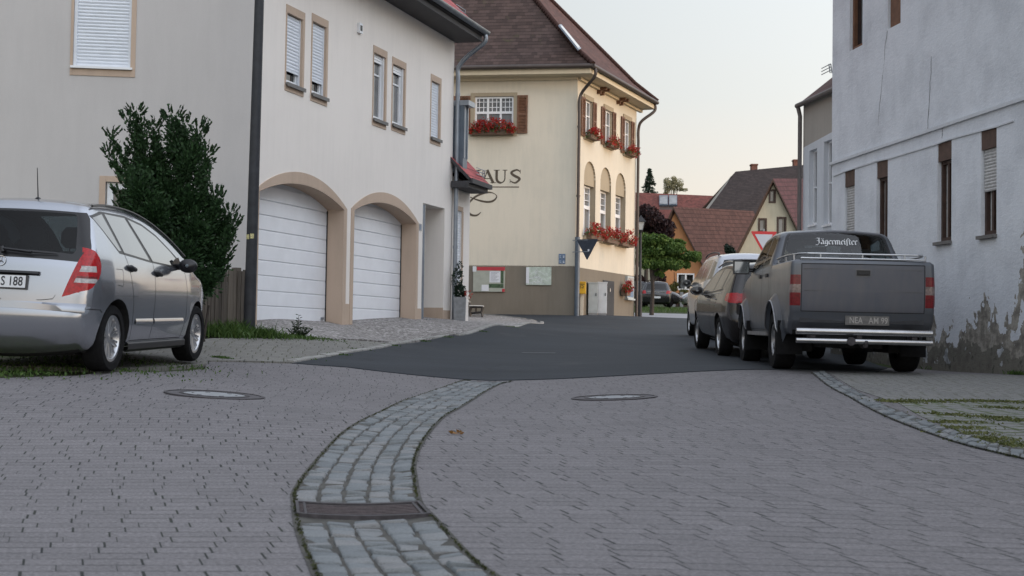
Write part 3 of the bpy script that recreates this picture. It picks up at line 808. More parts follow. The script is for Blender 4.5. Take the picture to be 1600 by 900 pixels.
# slot drain grate
root = thing('drain_grate', 'rusty slotted iron drain grate set across the pale stone gutter', 'drain grate', chP(.5, (v0 + v1) / 2))
fr = MB(); br = MB(); N = 14
def strip(m, va, vb, ua, ub, h, th=.03):
    vs = []
    for i in range(N + 1):
        u = ua + (ub - ua) * i / N
        for (v, hz) in ((va, h - th), (va, h), (vb, h), (vb, h - th)): vs.append(chP(u, v, hz))
    m.add(vs, [(4 * i + q, 4 * (i + 1) + q, 4 * (i + 1) + q + 1, 4 * i + q + 1) for i in range(N) for q in range(3)] + [(0, 1, 2, 3), (4 * N + 3, 4 * N + 2, 4 * N + 1, 4 * N)])
dv = v1 - v0
strip(fr, v0, v0 + dv * .08, .0, 1, .017); strip(fr, v1 - dv * .08, v1, .0, 1, .017)
for u in (0.0, .975): 
    vs = [chP(u, v0, .018), chP(u + .025, v0, .018), chP(u + .025, v1, .018), chP(u, v1, .018)]; fr.add(vs, [(0, 1, 2, 3)])
for u in (.06, .93): fr.add([chP(u, v0, .016), chP(u + .02, v0, .016), chP(u + .02, v1, .016), chP(u, v1, .016)], [(0, 1, 2, 3)])
M['rust'] = simple('rusty_iron', (.075, .058, .060), .65, .3, .35, 25, .4, 90)
fr.build('frame', 'iron', root)
for i in range(7):
    a = v0 + dv * (.12 + i * .113); strip(br, a, a + dv * .05, .03, .97, .012)
br.build('bars', 'rust', root)
pit = MB(); vs = []
for i in range(N + 1):
    for v in (v0, v1): vs.append(chP(i / N, v, .0045))
pit.add(vs, [(2 * i, 2 * i + 2, 2 * i + 3, 2 * i + 1) for i in range(N)]); pit.build('slot', 'under', root)

def terr_frame(p):
    e = .3; nx = -(gz(p.x + e, p.y) - gz(p.x - e, p.y)) / (2 * e); ny = -(gz(p.x, p.y + e) - gz(p.x, p.y - e)) / (2 * e)
    n = Vector((nx, ny, 1)).normalized(); x = Vector((1, 0, 0)); x = (x - n * x.dot(n)).normalized(); y = n.cross(x)
    return Matrix(((x.x, y.x, n.x, p.x), (x.y, y.y, n.y, p.y), (x.z, y.z, n.z, p.z), (0, 0, 0, 1)))
def manhole(px, py, r, label):
    p = hit(px, py); T = terr_frame(p); root = thing('manhole_cover', label, 'manhole cover', p, 'round manhole covers in the paving')
    m = MB(); m.lathe(T, [(r, .004), (r, .018), (r * .93, .020), (r * .93, .014)], 40); m.lathe(T, [(r * .70, .014), (r * .70, .021), (r * .62, .021), (r * .62, .014)], 40)
    m.build('frame', 'iron', root, smooth=30)
    m = MB(); m.lathe(T, [(r * .93, .014), (r * .70, .016)], 40); m.build('collar', 'iron' if 0 else 'concrete_dark', root)
    m = MB(); m.disc(T, r * .62, 40, 0, .0165)
    for k in range(6):
        a = k * PI / 3; Tk = T @ Matrix.Rotation(a, 4, 'Z'); m.box(Tk, r * .42, r * .46, -.02, .02, .0165, .019, 1)
    m.build('lid', ['concrete', 'iron'], root)
M['concrete_dark'] = simple('concrete_dark', (.085, .08, .085), .8, 0, .2, 20, .4, 90)
manhole(335, 619, .425, 'round manhole cover in the paving in front of the silver hatchback')
manhole(960, 623, .41, 'round manhole cover in the paving right of the curved stone gutter')
# a few dry leaves lying on the paving
rng = random.Random(9); m = MB()
for i in range(16):
    p = hit(rng.gauss(715, 10), 680 + rng.uniform(-2.5, 2.5)); leaf(m, rng, p + Vector((0, 0, .018)), rng.uniform(.02, .045), 0, Vector((rng.gauss(0, 1), rng.gauss(0, 1), .25)).normalized())
o = m.build('fallen_leaves', leafmat('dry_leaf', [(.20, .10, .03), (.34, .17, .05)])); tag(o, 'small scatter of orange brown leaves lying right of the stone gutter', 'leaves', kind='stuff')
# ------------------------------------------------------------------ garage house (left)
def YG(px): return 22900.0 / (1495 - px)
cA = at(398, 500, YG(398)); cB = at(703, 500, YG(703))
WG = Wall((cA.x, cA.y), (cB.x, cB.y))
base_z = lambda w, s: gz(w.P(s, 0).x, w.P(s, 0).y)
house = thing('garage_house', 'pale rendered house with two arched white garage doors and roller shutters', 'house', (cA.x, cA.y, gz(cA.x, cA.y)))
zt = WG.px(706, 62)[1]                      # wall top under the soffit
zG0 = .1
wins = [(447.2, 476.5, 6, 142, 'closed'), (487.2, 513, 20, 158, 'closed'), (583.2, 605, 70, 196, 'open'), (612.8, 634.6, 88, 204, 'open'), (673.2, 689.5, 115, 224, 'full')]
holes = []; specs = []
for (xl, xr, yt, yb, kind) in wins:
    s0, z1 = WG.px(xl, yt); s1, _ = WG.px(xr, yt); z0 = WG.px(xl, yb)[1]
    sr = (s0 + .03, s1 - .07, z0 + .12, z1 - .13); holes.append((rect(*sr), .13)); specs.append((s0, s1, z0, z1, sr, kind))
def garch(xl, yl, xr, yr, xc, yc):
    s0, za = WG.px(xl, yl); s1, zb = WG.px(xr, yr); zs = (za + zb) / 2; zc = WG.px(xc, yc)[1]
    return s0, s1, zs, zc
g1 = garch(404.5, 300, 537, 327, 450, 283); g2 = garch(553, 330, 650, 348, 584, 313)
gar = [g1, g2]
for (s0, s1, zs, zc) in gar: holes.append((arch(s0, s1, zG0, zs, zc), .33))
ns0, nz1 = WG.px(661, 317); ns1 = WG.px(695, 317)[0]
niche = (ns0, ns1, zG0, nz1)
holes.append((rect(*niche), 0.85))
mb = MB(); Lw = WG.L
wallmesh(mb, WG, rect(-.0, Lw, zG0 - .6, zt + .25), holes, .13)
# gable wall towards the square
xg = ray(-160, 300).x
t = (cA.x - xg * cA.y) / (7.6 - xg) if True else 0
cC = (cA.x - 7.6 * .82, cA.y - .82)
WB = Wall(cC, (cA.x, cA.y))
gs0, gz1 = WB.px(118, -60); gs1 = WB.px(208, -60)[0]; gz0 = WB.px(118, 106)[1]
ks0, kz1 = WB.px(165, 284); kz0 = kz1 - 1.0; ks1 = ks0 + .85
ztop = zt + .25
LB = WB.L; apex = (LB - 4.6, ztop + 4.6 * .95)
wb = MB(); wallmesh(wb, WB, [(0, zG0 - .6), (LB, zG0 - .6), (LB, ztop), apex, (0, ztop + 1)], [(rect(gs0, gs1, gz0, gz1), .12), (rect(ks0, ks1, kz0, kz1), .12)], .12)
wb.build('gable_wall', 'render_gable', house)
# far end wall and rear
e = WG.P(Lw, 0); f_ = e - WG.n * 9.2
m2 = MB(); m2.add([(e.x, e.y, zG0 - .6), (f_.x, f_.y, zG0 - .6), (f_.x, f_.y, ztop), (e.x - WG.n.x * 4.6, e.y - WG.n.y * 4.6, ztop + 4.4), (e.x, e.y, ztop)], [(0, 1, 2, 3, 4)])
mb.v += m2.v; mb.f.append([len(mb.v) - 5 + i for i in range(5)]); mb.mi.append(0); mb.uv.append(None)
mb.build('front_wall', 'render_cream', house)
# tan band at the foot, arch surrounds
tr = MB(); zb1 = WG.px(545, 475)[1]
for a, b in ((-.0, g1[0]), (g1[1], g2[0]), (g2[1], ns0), (ns1, Lw)):
    if b - a > .03: tr.box(WG.T, a + .002, b - .002, -.02, .006, zG0 - .6, zb1)
for (s0, s1, zs, zc) in gar:
    inn = arch(s0, s1, zG0, zs, zc, 20)[1:]; inn = [inn[0]] + inn[1:] + [(s0, zG0)]
    o_ = .125; out_ = arch(s0 - o_, s1 + o_, zG0, zs + .02, zc + .20, 20)[1:]; out_ = out_ + [(s0 - o_, zG0)]
    if s0 < .2: out_ = [(max(p[0], .003), p[1]) for p in out_]
    n = len(inn); V = [WG.P(p[0], p[1], .012) for p in inn] + [WG.P(p[0], p[1], .012) for p in out_]
    tr.add(V, [(i, i + 1, n + i + 1, n + i) for i in range(n - 1)])
    V = [WG.P(p[0], p[1], .012) for p in out_] + [WG.P(p[0], p[1], -.01) for p in out_]
    tr.add(V, [(i, i + 1, n + i + 1, n + i) for i in range(n - 1)])
    V = [WG.P(p[0] , p[1], .012) for p in inn] + [WG.P(p[0], p[1], -.332) for p in inn]
    cxs = (s0 + s1) / 2; V = [WG.P(cxs + (p[0] - cxs) * .998, p[1] - .003, .012) for p in inn] + [WG.P(cxs + (p[0] - cxs) * .998, p[1] - .003, -.33) for p in inn]
    tr.add(V, [(i, i + 1, n + i + 1, n + i) for i in range(n - 1)])
tr.build('arch_surround', 'tan', house)
# garage doors: sectional, each panel a shallow cassette
for gi, (s0, s1, zs, zc) in enumerate(gar):
    d = MB(); shape = arch(s0 - .03, s1 + .03, zG0 - .05, zs, zc + .03, 24)
    zf = WG.px(470 if gi == 0 else 590, 503)[1]; pit = (WG.px(448, 283)[1] - WG.px(448, 503)[1]) / 9.3
    k = 0; z = zf; seams = []
    while z < zc:
        z1 = min(z + pit, zc + .03)
        def clipx(zz):
            if zz <= zs: return s0 - .03, s1 + .03
            w_ = (s1 - s0 + .06) / 2; h_ = zc + .03 - zs; Rr = (w_ * w_ + h_ * h_) / (2 * h_); v = Rr * Rr - (zz - (zc + .03 - Rr)) ** 2
            q = math.sqrt(max(v, 0)); c = (s0 + s1) / 2; return c - q, c + q
        zz = [z, z + .006, z + .014] + list(np.linspace(z + .05, z1 - .035, 3)) + [z1 - .012, z1 - .003]
        dd = [-.334, -.327, -.3225, -.322, -.322, -.3225, -.3235, -.334]
        if z1 - z > .12:
            vs = []
            for q, dep in zip(zz, dd):
                a, b = clipx(q); vs += [WG.P(a, q, dep), WG.P(b, q, dep)]
            d.add(vs, [(2 * i, 2 * i + 1, 2 * i + 3, 2 * i + 2) for i in range(len(zz) - 1)])
        z = z1
    a = WG.P(s0 - .03, zf, -.345)
    d.add([WG.P(p[0], p[1], -.342) for p in shape], [tuple(range(len(shape)))])
    do = d.build('garage_door', 'white_door', house)
    g = MB(); g.box(WG.T, s0, s1, -.34, -.30, zf - .06, zf - .002); g.box(WG.T, s1 - .018, s1, -.325, -.305, zf, zs - .02)
    g.build('seal', 'black', do)
    hd = MB(); sq = s1 - .18; hd.box(WG.T, sq, sq + .10, -.32, -.30, zf + .06, zf + .10); hd.build('handle', 'zinc', do)
# windows of the front
for (s0, s1, z0, z1, sr, kind) in specs:
    w = MB(); T = WG.T
    w.box(T, s0, s1, -.005, .012, z1 - .13, z1); w.box(T, s0, s0 + .03, -.005, .012, z0 + .002, z1 - .132); w.box(T, s1 - .07, s1, -.005, .012, z0 + .002, z1 - .132); w.box(T, s0 + .032, s1 - .072, -.005, .012, z0 + .002, z0 + .1)
    for a in (sr[0] + .002, sr[1] - .002): w.add([WG.P(a, sr[2], .01), WG.P(a, sr[3], .01), WG.P(a, sr[3], -.125), WG.P(a, sr[2], -.125)], [(0, 1, 2, 3)])
    w.add([WG.P(sr[0], sr[3] - .002, .01), WG.P(sr[1], sr[3] - .002, .01), WG.P(sr[1], sr[3] - .002, -.125), WG.P(sr[0], sr[3] - .002, -.125)], [(0, 1, 2, 3)])
    wo = w.build('window', 'tan', house)
    sl = MB(); sl.box(T, s0 + .01, s1 - .005, -.10, .06, z0 + .10, z0 + .135); sl.box(T, s0 + .01, s1 - .005, .045, .06, z0 + .075, z0 + .10); sl.build('sill', 'stone_sill', wo)
    fr = MB(); gridbar(fr, T, sr[0] + .02, sr[1] - .02, sr[2] + .02, sr[3], -.12, -.07, .07)
    if kind == 'open':
        zz = sr[2] + (sr[3] - sr[2]) * .70; fr.box(T, sr[0] + .09, sr[1] - .09, -.11, -.078, zz - .015, zz + .015)
        for q in range(3): fr.box(T, sr[0] + .02, sr[1] - .02, -.07 + q * .002, -.045, sr[3] - .05 - q * .05, sr[3] - .01 - q * .05)
        fr.box(T, sr[1] - .045, sr[1] - .003, -.07, -.02, sr[2] + .02, sr[3])
    fr.build('frame', 'pvc', wo)
    gl = MB(); gl.box(T, sr[0] + .05, sr[1] - .05, -.105, -.10, sr[2] + .05, sr[3] - .03); gl.build('pane', 'pane_grey' if kind == 'open' else 'pane_black', wo)
    if kind != 'open':
        zb = sr[2] + (sr[3] - sr[2]) * (.0 if kind == 'full' else .19) + .03
        sh = MB(); slats(sh, T, sr[0] + .04, sr[1] - .04, zb, sr[3] - .01, -.045); sh.box(T, sr[0] + .04, sr[1] - .04, -.05, -.035, zb - .03, zb)
        sh.box(T, sr[0] + .005, sr[0] + .04, -.06, -.03, sr[2], sr[3]); sh.box(T, sr[1] - .04, sr[1] - .005, -.06, -.03, sr[2], sr[3])
        sh.build('roller_shutter', 'shutter_white', wo)
# gable windows
T = WB.T
w = MB(); zz0 = WB.px(110, 117)[1]; a0 = WB.px(110, 80)[0]; a1 = WB.px(212, 80)[0]
w.box(T, a0, gs0, -.005, .012, zz0, gz1 + .12); w.box(T, gs1, a1, -.005, .012, zz0, gz1 + .12); w.box(T, gs0 + .002, gs1 - .002, -.005, .012, zz0, gz0 - .01); w.box(T, gs0 + .002, gs1 - .002, -.005, .012, gz1, gz1 + .12)
wo = w.build('window', 'tan', house)
sl = MB(); sl.box(T, gs0 - .03, gs1 + .03, -.1, .05, gz0 - .005, gz0 + .03); sl.build('sill', 'pvc', wo)
sh = MB(); slats(sh, T, gs0 + .05, gs1 - .04, gz0 + .08, gz1, -.05, .053); sh.box(T, gs0 + .05, gs1 - .04, -.055, -.04, gz0 + .03, gz0 + .08)
sh.box(T, gs0 + .003, gs0 + .05, -.06, -.02, gz0 + .03, gz1); sh.box(T, gs1 - .04, gs1 - .003, -.06, -.02, gz0 + .03, gz1); sh.build('roller_shutter', 'shutter_white', wo)
w = MB(); w.box(T, ks0 - .09, ks0, -.005, .012, kz0, kz1 + .09); w.box(T, ks1, ks1 + .09, -.005, .012, kz0, kz1 + .09); w.box(T, ks0 + .002, ks1 - .002, -.005, .012, kz1 + .002, kz1 + .09)
wo = w.build('window', 'tan', house)
fr = MB(); gridbar(fr, T, ks0 + .02, ks1 - .02, kz0, kz1 - .02, -.10, -.05, .09, 2); fr.build('frame', 'pvc', wo)
g = MB(); g.box(T, ks0 + .05, ks1 - .05, -.09, -.085, kz0 + .02, kz1 - .05); g.build('pane', 'pane', wo)
# vent cap
m = MB(); vs_, vz_ = WG.px(560, 44); m.box(WG.T, vs_ - .05, vs_ + .09, 0, .05, vz_ - .09, vz_ + .09); m.box(WG.T, vs_ - .02, vs_ + .06, .05, .055, vz_ - .05, vz_ + .05, 1); m.build('vent', ['pvc', 'black'], house)
# entrance niche: steel post, door with dark panes, threshold, number plate
T = WG.T; m = MB()
m.add([WG.P(ns0, zG0, -.85), WG.P(ns1, zG0, -.85), WG.P(ns1, nz1, -.85), WG.P(ns0, nz1, -.85)], [(0, 1, 2, 3)]); m.build('niche_wall', 'render_cream', house)
d = MB(); dz0 = WG.px(661, 497)[1]
d.box(T, ns0 + .01, ns1 - .01, -.845, -.80, dz0, nz1 - .04); do = d.build('entrance_door', 'white_door', house)
d = MB(); 
for a, b in ((.20, .42), (.52, .62), (.70, .86)):
    h_ = nz1 - dz0; d.box(T, ns0 + .14, ns1 - .14, -.80, -.794, dz0 + h_ * a, dz0 + h_ * b)
d.build('pane', 'pane_black', do)
m = MB(); q0 = WG.P(ns0 + .14, 0, -.05); m.tube([(q0.x, q0.y, dz0 - .1), (q0.x, q0.y, nz1 - .02)], .045, 12); m.build('steel_post', 'zinc', house, smooth=60)
m = MB(); m.box(T, ns0 - .05, ns1 + .03, -.84, .16, dz0 - .14, dz0 - .02); m.build('threshold', 'concrete', house)
m = MB(); m.box(T, ns1 - .004, ns1 - .001, -.84, .0, dz0, zb1 + .05); m.build('niche_skirting', 'tan', house)
ps, pz = WG.px(656.5, 355); m = MB(); m.box(T, ps - .06, ps + .06, .001, .012, pz - .07, pz + .07); m.box(T, ps - .035, ps + .035, .012, .014, pz - .05, pz + .05, 1); m.build('number_plate', ['zinc', 'sign_blue'], house)
# roof, soffit, gutter, downpipe
ovh = .60; zgut = WG.px(706, 62)[1] + .30
pe = WG.P(Lw + .12, 0, ovh); 
def onpx(px, py, Y): return at(px, py, Y)
zge = at(743, 50, WG.P(Lw, 0, ovh).y).z
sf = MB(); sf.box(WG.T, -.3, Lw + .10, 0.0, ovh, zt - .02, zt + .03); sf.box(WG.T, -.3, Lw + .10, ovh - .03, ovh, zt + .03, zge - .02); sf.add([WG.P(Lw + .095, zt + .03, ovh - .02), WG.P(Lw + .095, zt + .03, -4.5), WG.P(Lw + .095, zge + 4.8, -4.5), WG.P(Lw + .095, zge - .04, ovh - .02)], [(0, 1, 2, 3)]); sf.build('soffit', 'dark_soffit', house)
rf = MB(); er = [WG.P(-.3, zge + .02, ovh + .04), WG.P(Lw + .12, zge + .02, ovh + .04), WG.P(Lw + .12, zge + .02 + 5.24 * .95, -4.6), WG.P(-.3, zge + .02 + 5.24 * .95, -4.6)]
roofplane(rf, er, .10)
er2 = [WG.P(Lw + .12, zge + .02, -9.8), WG.P(-.3, zge + .02, -9.8), WG.P(-.3, zge + .02 + 5.24 * .95, -4.6), WG.P(Lw + .12, zge + .02 + 5.24 * .95, -4.6)]
roofplane(rf, er2, .10)
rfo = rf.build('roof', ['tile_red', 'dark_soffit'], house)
gm = MB(); c0 = WG.P(-.3, zge, ovh + .10); c1 = WG.P(Lw + .14, zge, ovh + .10); vs = []
K = 10
for c in (c0, c1):
    for i in range(K):
        a = PI + PI * i / (K - 1); vs.append(c + WG.n * math.cos(a) * .075 + Vector((0, 0, math.sin(a) * .075 + .02)))
gm.add(vs, [(i, i + 1, K + i + 1, K + i) for i in range(K - 1)] + [tuple(range(K)), tuple(range(2 * K - 1, K - 1, -1))])
gm.build('gutter', 'zinc', house, smooth=50)
m = MB(); dsx = Lw + .03
pts = catmull([WG.P(dsx + .02, zge - .03, ovh + .08), WG.P(dsx + .02, zge - .22, ovh + .07), WG.P(dsx, zge - .50, .30), WG.P(dsx, zge - .74, .09), WG.P(dsx, zge - 1.0, .085), WG.P(dsx, zge - 1.6, .085)], 6)
pts.append(WG.P(dsx, base_z(WG, Lw) - .05, .085)); m.tube(pts, .048, 12)
for q in (1.3, 3.2, 4.6): m.tube([WG.P(dsx, zge - q, .085), WG.P(dsx, zge - q - .06, .085)], .056, 12)
zb_ = base_z(WG, Lw); m.tube([WG.P(dsx, zb_ - .05, .085), WG.P(dsx, zb_ + 1.0, .085)], .056, 12)
m.build('downpipe', 'zinc', house, smooth=50)
# dormer cheek and snow guard on the roof edge
m = MB(); m.box(WG.T, Lw - 2.6, Lw - .9, -1.2, -.15, zge + .3, zge + 2.0); dm = m.build('dormer', 'zinc_dark', house)
m = MB(); a = WG.P(Lw - .9, zge + .9, -.10); m.tube([a, WG.P(Lw - .88, zge + .55, -.05), WG.P(Lw - .6, zge + .42, .12)], .04, 10); m.build('downpipe', 'zinc', dm, smooth=50)
def snowguard(w, s, z, d, parent):
    m = MB()
    for k in (0, .22): m.tube([w.P(s, z, d - k * .2), w.P(s + .0, z + .20, d + .03 - k * .2)], .012, 6)
    for k in (.06, .13, .2): m.tube([w.P(s - .5, z + k, d), w.P(s + .03, z + k, d)], .010, 6)
    m.build('snow_guard', 'zinc', parent)
snowguard(WG, Lw + .08, zge + .33, .18, rfo)
# ---- low annex with the metal bay
Y733 = 22900.0 / (1495 - 733); aB = at(733, 400, Y733)
WA = Wall((cB.x + WG.d.x * .02, cB.y + WG.d.y * .02), (aB.x, aB.y)); LA = WA.L
annex = thing('annex', 'low pale annex with red tiled eave and grey metal bay beside the zinc downpipe', 'annex', (cB.x, cB.y, gz(cB.x, cB.y)))
zae = at(766, 291, WA.P(LA, 0, .6).y).z
as0, az1 = WA.px(711.5, 328); az0 = WA.px(712, 470)[1]
m = MB(); wallmesh(m, WA, rect(.01, LA, zG0 - .5, zae + .1), [(rect(.22, .62, az0 + .4, az1), .1)], .1)
e = WA.P(LA, 0); m.add([(e.x, e.y, zG0 - .5), (e.x - WA.n.x * 8, e.y - WA.n.y * 8, zG0 - .5), (e.x - WA.n.x * 8, e.y - WA.n.y * 8, zae + .5), (e.x - WA.n.x * 4, e.y - WA.n.y * 4, zae + 4), (e.x, e.y, zae + .1)], [(0, 1, 2, 3, 4)])
m.build('wall', 'render_cream', annex)
m = MB(); m.box(WA.T, .15, .69, -.003, .014, az1 + .002, az1 + .10); m.box(WA.T, .63, .72, -.003, .014, az0 + .4, az1); wo = m.build('window', 'tan', annex)
m = MB(); slats(m, WA.T, .22, .62, az0 + .42, az1, -.03); m.build('roller_shutter', 'shutter_white', wo)
m = MB(); roofplane(m, [WA.P(-.15, zae + .03, .47), WA.P(LA + .02, zae + .03, .47), WA.P(LA + .02, zae + .03 + 4.5, -4.03), WA.P(-.15, zae + .03 + 4.5, -4.03)], .09); ro = m.build('roof', ['tile_red', 'dark_soffit'], annex)
m = MB(); m.box(WA.T, -.15, LA - .01, .02, .42, zae - .16, zae - .02); m.box(WA.T, -.15, LA + .04, .42, .51, zae - .07, zae + .03); m.add([WA.P(LA - .012, zae - .03, .42), WA.P(LA - .012, zae - .05, -4), WA.P(LA - .012, zae + 4.38, -4)], [(0, 1, 2)]); m.build('soffit', 'dark_soffit', annex)
bs1, bz1 = WA.px(722, 175)
m = MB(); zb0 = zae + .2; bx1 = .62; d_ = .04
Yb = WA.P(.6, 0, -.3)
bt = at(726, 168, WA.P(.6, 0, -.05).y).z
m.box(WA.T, .02, .30, -1.6, .22, zb0, bt - .06); m.box(WA.T, .0, .42, -1.7, .34, bt - .06, bt + .05, 1)
for k in (.05, .26): m.box(WA.T, k, k + .035, .22, .24, zb0 + .3, bt - .06, 1)
m.build('metal_bay', ['zinc_dark', 'zinc'], annex)
snowguard(WA, LA - .02, zae + .16, .32, ro)
# ---- Haus: the old inn behind
hA = at(898, 490, 44.3); hB = (hA.x - 6.2 * 2.3, hA.y + 2.3)
WH = Wall(hB, (hA.x, hA.y)); LH = WH.L
def YS(px): return 44.3 * 782 / (1680 - px)
hC = at(991, 490, YS(991)); WS = Wall((hA.x, hA.y), (hC.x, hC.y)); LS = WS.L
inn = thing('inn', 'cream two storey inn with dark hipped tile roof and brown shutters', 'inn', (hA.x, hA.y, gz(hA.x, hA.y)))
zec = WH.px(800, 121)[1]       # wall top
zpl = WH.px(815, 415)[1]
zb_h = -.2 + EYE
# front
fs0, fz1 = WH.px(742, 151); fs1, fz0 = WH.px(802, 206)
m = MB(); wallmesh(m, WH, rect(0, LH, zpl - .02, zec + .2), [(rect(fs0, fs1, fz0, fz1), .12)], .12)
ups = []
for (xl, xr, yt, yb) in ((913.4, 925, 155, 214), (944.3, 955.8, 170, 226), (974.8, 985, 184.5, 239)):
    s0, z1 = WS.px(xl, yt); s1 = WS.px(xr, yt)[0]; z0 = WS.px(xl, yb)[1]; ups.append((s0, s1, z0, z1))
zu0 = sum(u[2] for u in ups) / 3; zu1 = sum(u[3] for u in ups) / 3; ups = [(u[0], u[1], zu0, zu1) for u in ups]
ar = []
for (xl, xr, xc, yc, ys, yb, ym) in ((912.3, 930.5, 921.3, 252.5, 278, 367, 287.5), (938, 954.8, 946.5, 261.7, 286, 373, 295.5), (961.8, 977.6, 969.7, 270, 293, 379, 302)):
    s0 = WS.px(xl, 300)[0]; s1 = WS.px(xr, 300)[0]; zc = WS.px(xc, yc)[1]; zs = WS.px(xl, ys)[1]; z0 = WS.px(xl, yb)[1]; zm = WS.px(xl, ym)[1]; ar.append([s0, s1, z0, zs, zc, zm])
for k in range(2, 6):
    av = sum(a[k] for a in ar) / 3
    for a in ar: a[k] = av
wallmesh(m, WS, rect(0, LS, zpl - .02, zec + .2), [(rect(*u), .12) for u in ups] + [(arch(a[0], a[1], a[2], a[3], a[4]), .26) for a in ar], .12)
m.build('wall', 'haus_cream', inn)
m = MB(); wallmesh(m, WH, rect(0, LH, zb_h - .6, zpl), [], .1); wallmesh(m, WS, rect(0, LS, zb_h - .6, WS.px(905, 417)[1] - .02), [], .1)
m.box(WH.T, 0, LH, -.1, -.003, zpl - .3, zpl); zps = WS.px(905, 417)[1]; m.build('plinth', 'haus_plinth', inn)
m = MB(); m.box(WS.T, 0, LS, -.1, -.001, zps - .02, zpl); m.build('plinth_edge', 'haus_cream', inn)
# back block closing the volume
bk = MB(); b0 = WS.P(LS, 0); b1 = WS.P(LS, 0, -9); b2 = WH.P(0, 0, -9); b3 = WH.P(0, 0)
for p, q in ((b0, b1), (b1, b2), (b2, b3)): bk.add([(p.x, p.y, zb_h - .6), (q.x, q.y, zb_h - .6), (q.x, q.y, zec + .2), (p.x, p.y, zec + .2)], [(0, 1, 2, 3)])
bk.build('rear_wall', 'haus_cream', inn)
# cornice
co = MB(); zsof = zec - .02; ov = .62
def cornice_band(w, L, a0, a1): 
    co.box(w.T, a0, a1, -.02, ov, zsof, zsof + .05); co.box(w.T, a0, a1, ov - .04, ov, zsof + .05, zsof + .24); co.box(w.T, a0, a1, 0.0, .12, zsof - .10, zsof)
cornice_band(WH, LH, 0, LH + .0); cornice_band(WS, LS, 0.0, LS + .4)
cc = WH.P(LH, zsof); 
P1 = WH.P(LH, 0, ov); P2 = WS.P(0, 0, ov); nrm = (WH.n + WS.n).normalized(); P3 = Vector((hA.x, hA.y, 0)) + nrm * ov / max(.3, nrm.dot(WH.n))
co.add([(hA.x, hA.y, zsof), (P1.x, P1.y, zsof), (P3.x, P3.y, zsof), (P2.x, P2.y, zsof)], [(0, 1, 2, 3)])
for p, q in ((P1, P3), (P3, P2)): co.add([(p.x, p.y, zsof), (q.x, q.y, zsof), (q.x, q.y, zsof + .24), (p.x, p.y, zsof + .24)], [(0, 1, 2, 3)])
co.build('cornice', 'cornice', inn)
# brackets under the side eave
for s in (LS * .33, LS * .66):
    b = MB()
    for k in (-.16, .16): b.box(WS.T, s + k - .05, s + k + .05, .0, .34, zsof - .10, zsof - .005); b.box(WS.T, s + k - .05, s + k + .05, .0, .14, zsof - .22, zsof - .10)
    b.box(WS.T, s - .24, s + .24, .10, .16, zsof - .09, zsof - .04); b.build('eave_bracket', 'wood_brown', inn)
# roof: hipped, kicked out at the eave
zE = zsof + .26; E0 = Vector((P3.x, P3.y, zE)) + nrm * .12; E1 = WS.P(LS + .28, zE, ov + .10); EL = WH.P(0, zE, ov + .10)
AP = at(738, -120, 48.6); AL = Vector((WH.P(0, 0).x - .5, AP.y + 1.0, AP.z)); EB = E1 + (AP - E1) * 1.0
def kick(a, b, f=.13, dz=-.16): q = a.lerp(b, f); return q + Vector((0, 0, dz))
rm = MB()
# hand-made planes: front, side, back
def slope(e0, e1, t1, t0, mi):
    k0, k1 = kick(e0, t0), kick(e1, t1)
    roofplane(rm, [e0, e1, k1, k0], 0, mi); P = [k0, k1, t1] + ([t0] if (t0 - t1).length > .1 else []); roofplane(rm, P, 0, mi)
slope(EL, E0, AP, AL, 0)
slope(E0, E1, AP, AP, 1)
EBk = WS.P(LS + .28, zE, -9.4); ELk = WH.P(0, zE, -9.4)
slope(E1, EBk, AP, AP, 1); slope(EBk, ELk, AL, AP, 0)
rro = rm.build('roof', ['tile_dark', 'tile_brown'], inn)
# hip tiles and verge
m = MB()
for (a, b) in ((E0, AP), (E1, AP)):
    k0 = kick(a, b); line = [a.lerp(k0, i / 6) for i in range(6)] + [k0.lerp(b, i / 60) for i in range(61)]
    for p, q in zip(line[:-1], line[1:]): m.tube([p + Vector((0, 0, .03)), q + Vector((0, 0, .06))], [.10, .075], 7)
m.build('hip_tiles', 'tile_brown', rro, smooth=60)
# skylight on the side slope
q0 = at(872, 42, 47.2); 
nS = (E1 - E0).cross(AP - E0).normalized(); 
if nS.z < 0: nS = -nS
def onslope(px, py):
    r = ray(px, py); t = (E0 + Vector((0, 0, 0)) - CAM).dot(nS) / r.dot(nS); return CAM + r * t
a, b, c, d = onslope(872, 40), onslope(875.5, 39.5), onslope(906.5, 77), onslope(903, 79)
m = MB(); up_ = nS * .05; m.add([a, b, c, d, a + up_, b + up_, c + up_, d + up_], [(4, 5, 6, 7), (0, 1, 5, 4), (1, 2, 6, 5), (2, 3, 7, 6), (3, 0, 4, 7)]); sk = m.build('skylight', 'zinc', rro)
ins = lambda p, q, f: p.lerp(q, f); c_ = (a + b + c + d) / 4; m = MB(); m.add([p.lerp(c_, .12) + nS * .054 for p in (a, b, c, d)], [(0, 1, 2, 3)]); m.build('pane', 'lampglass', sk)
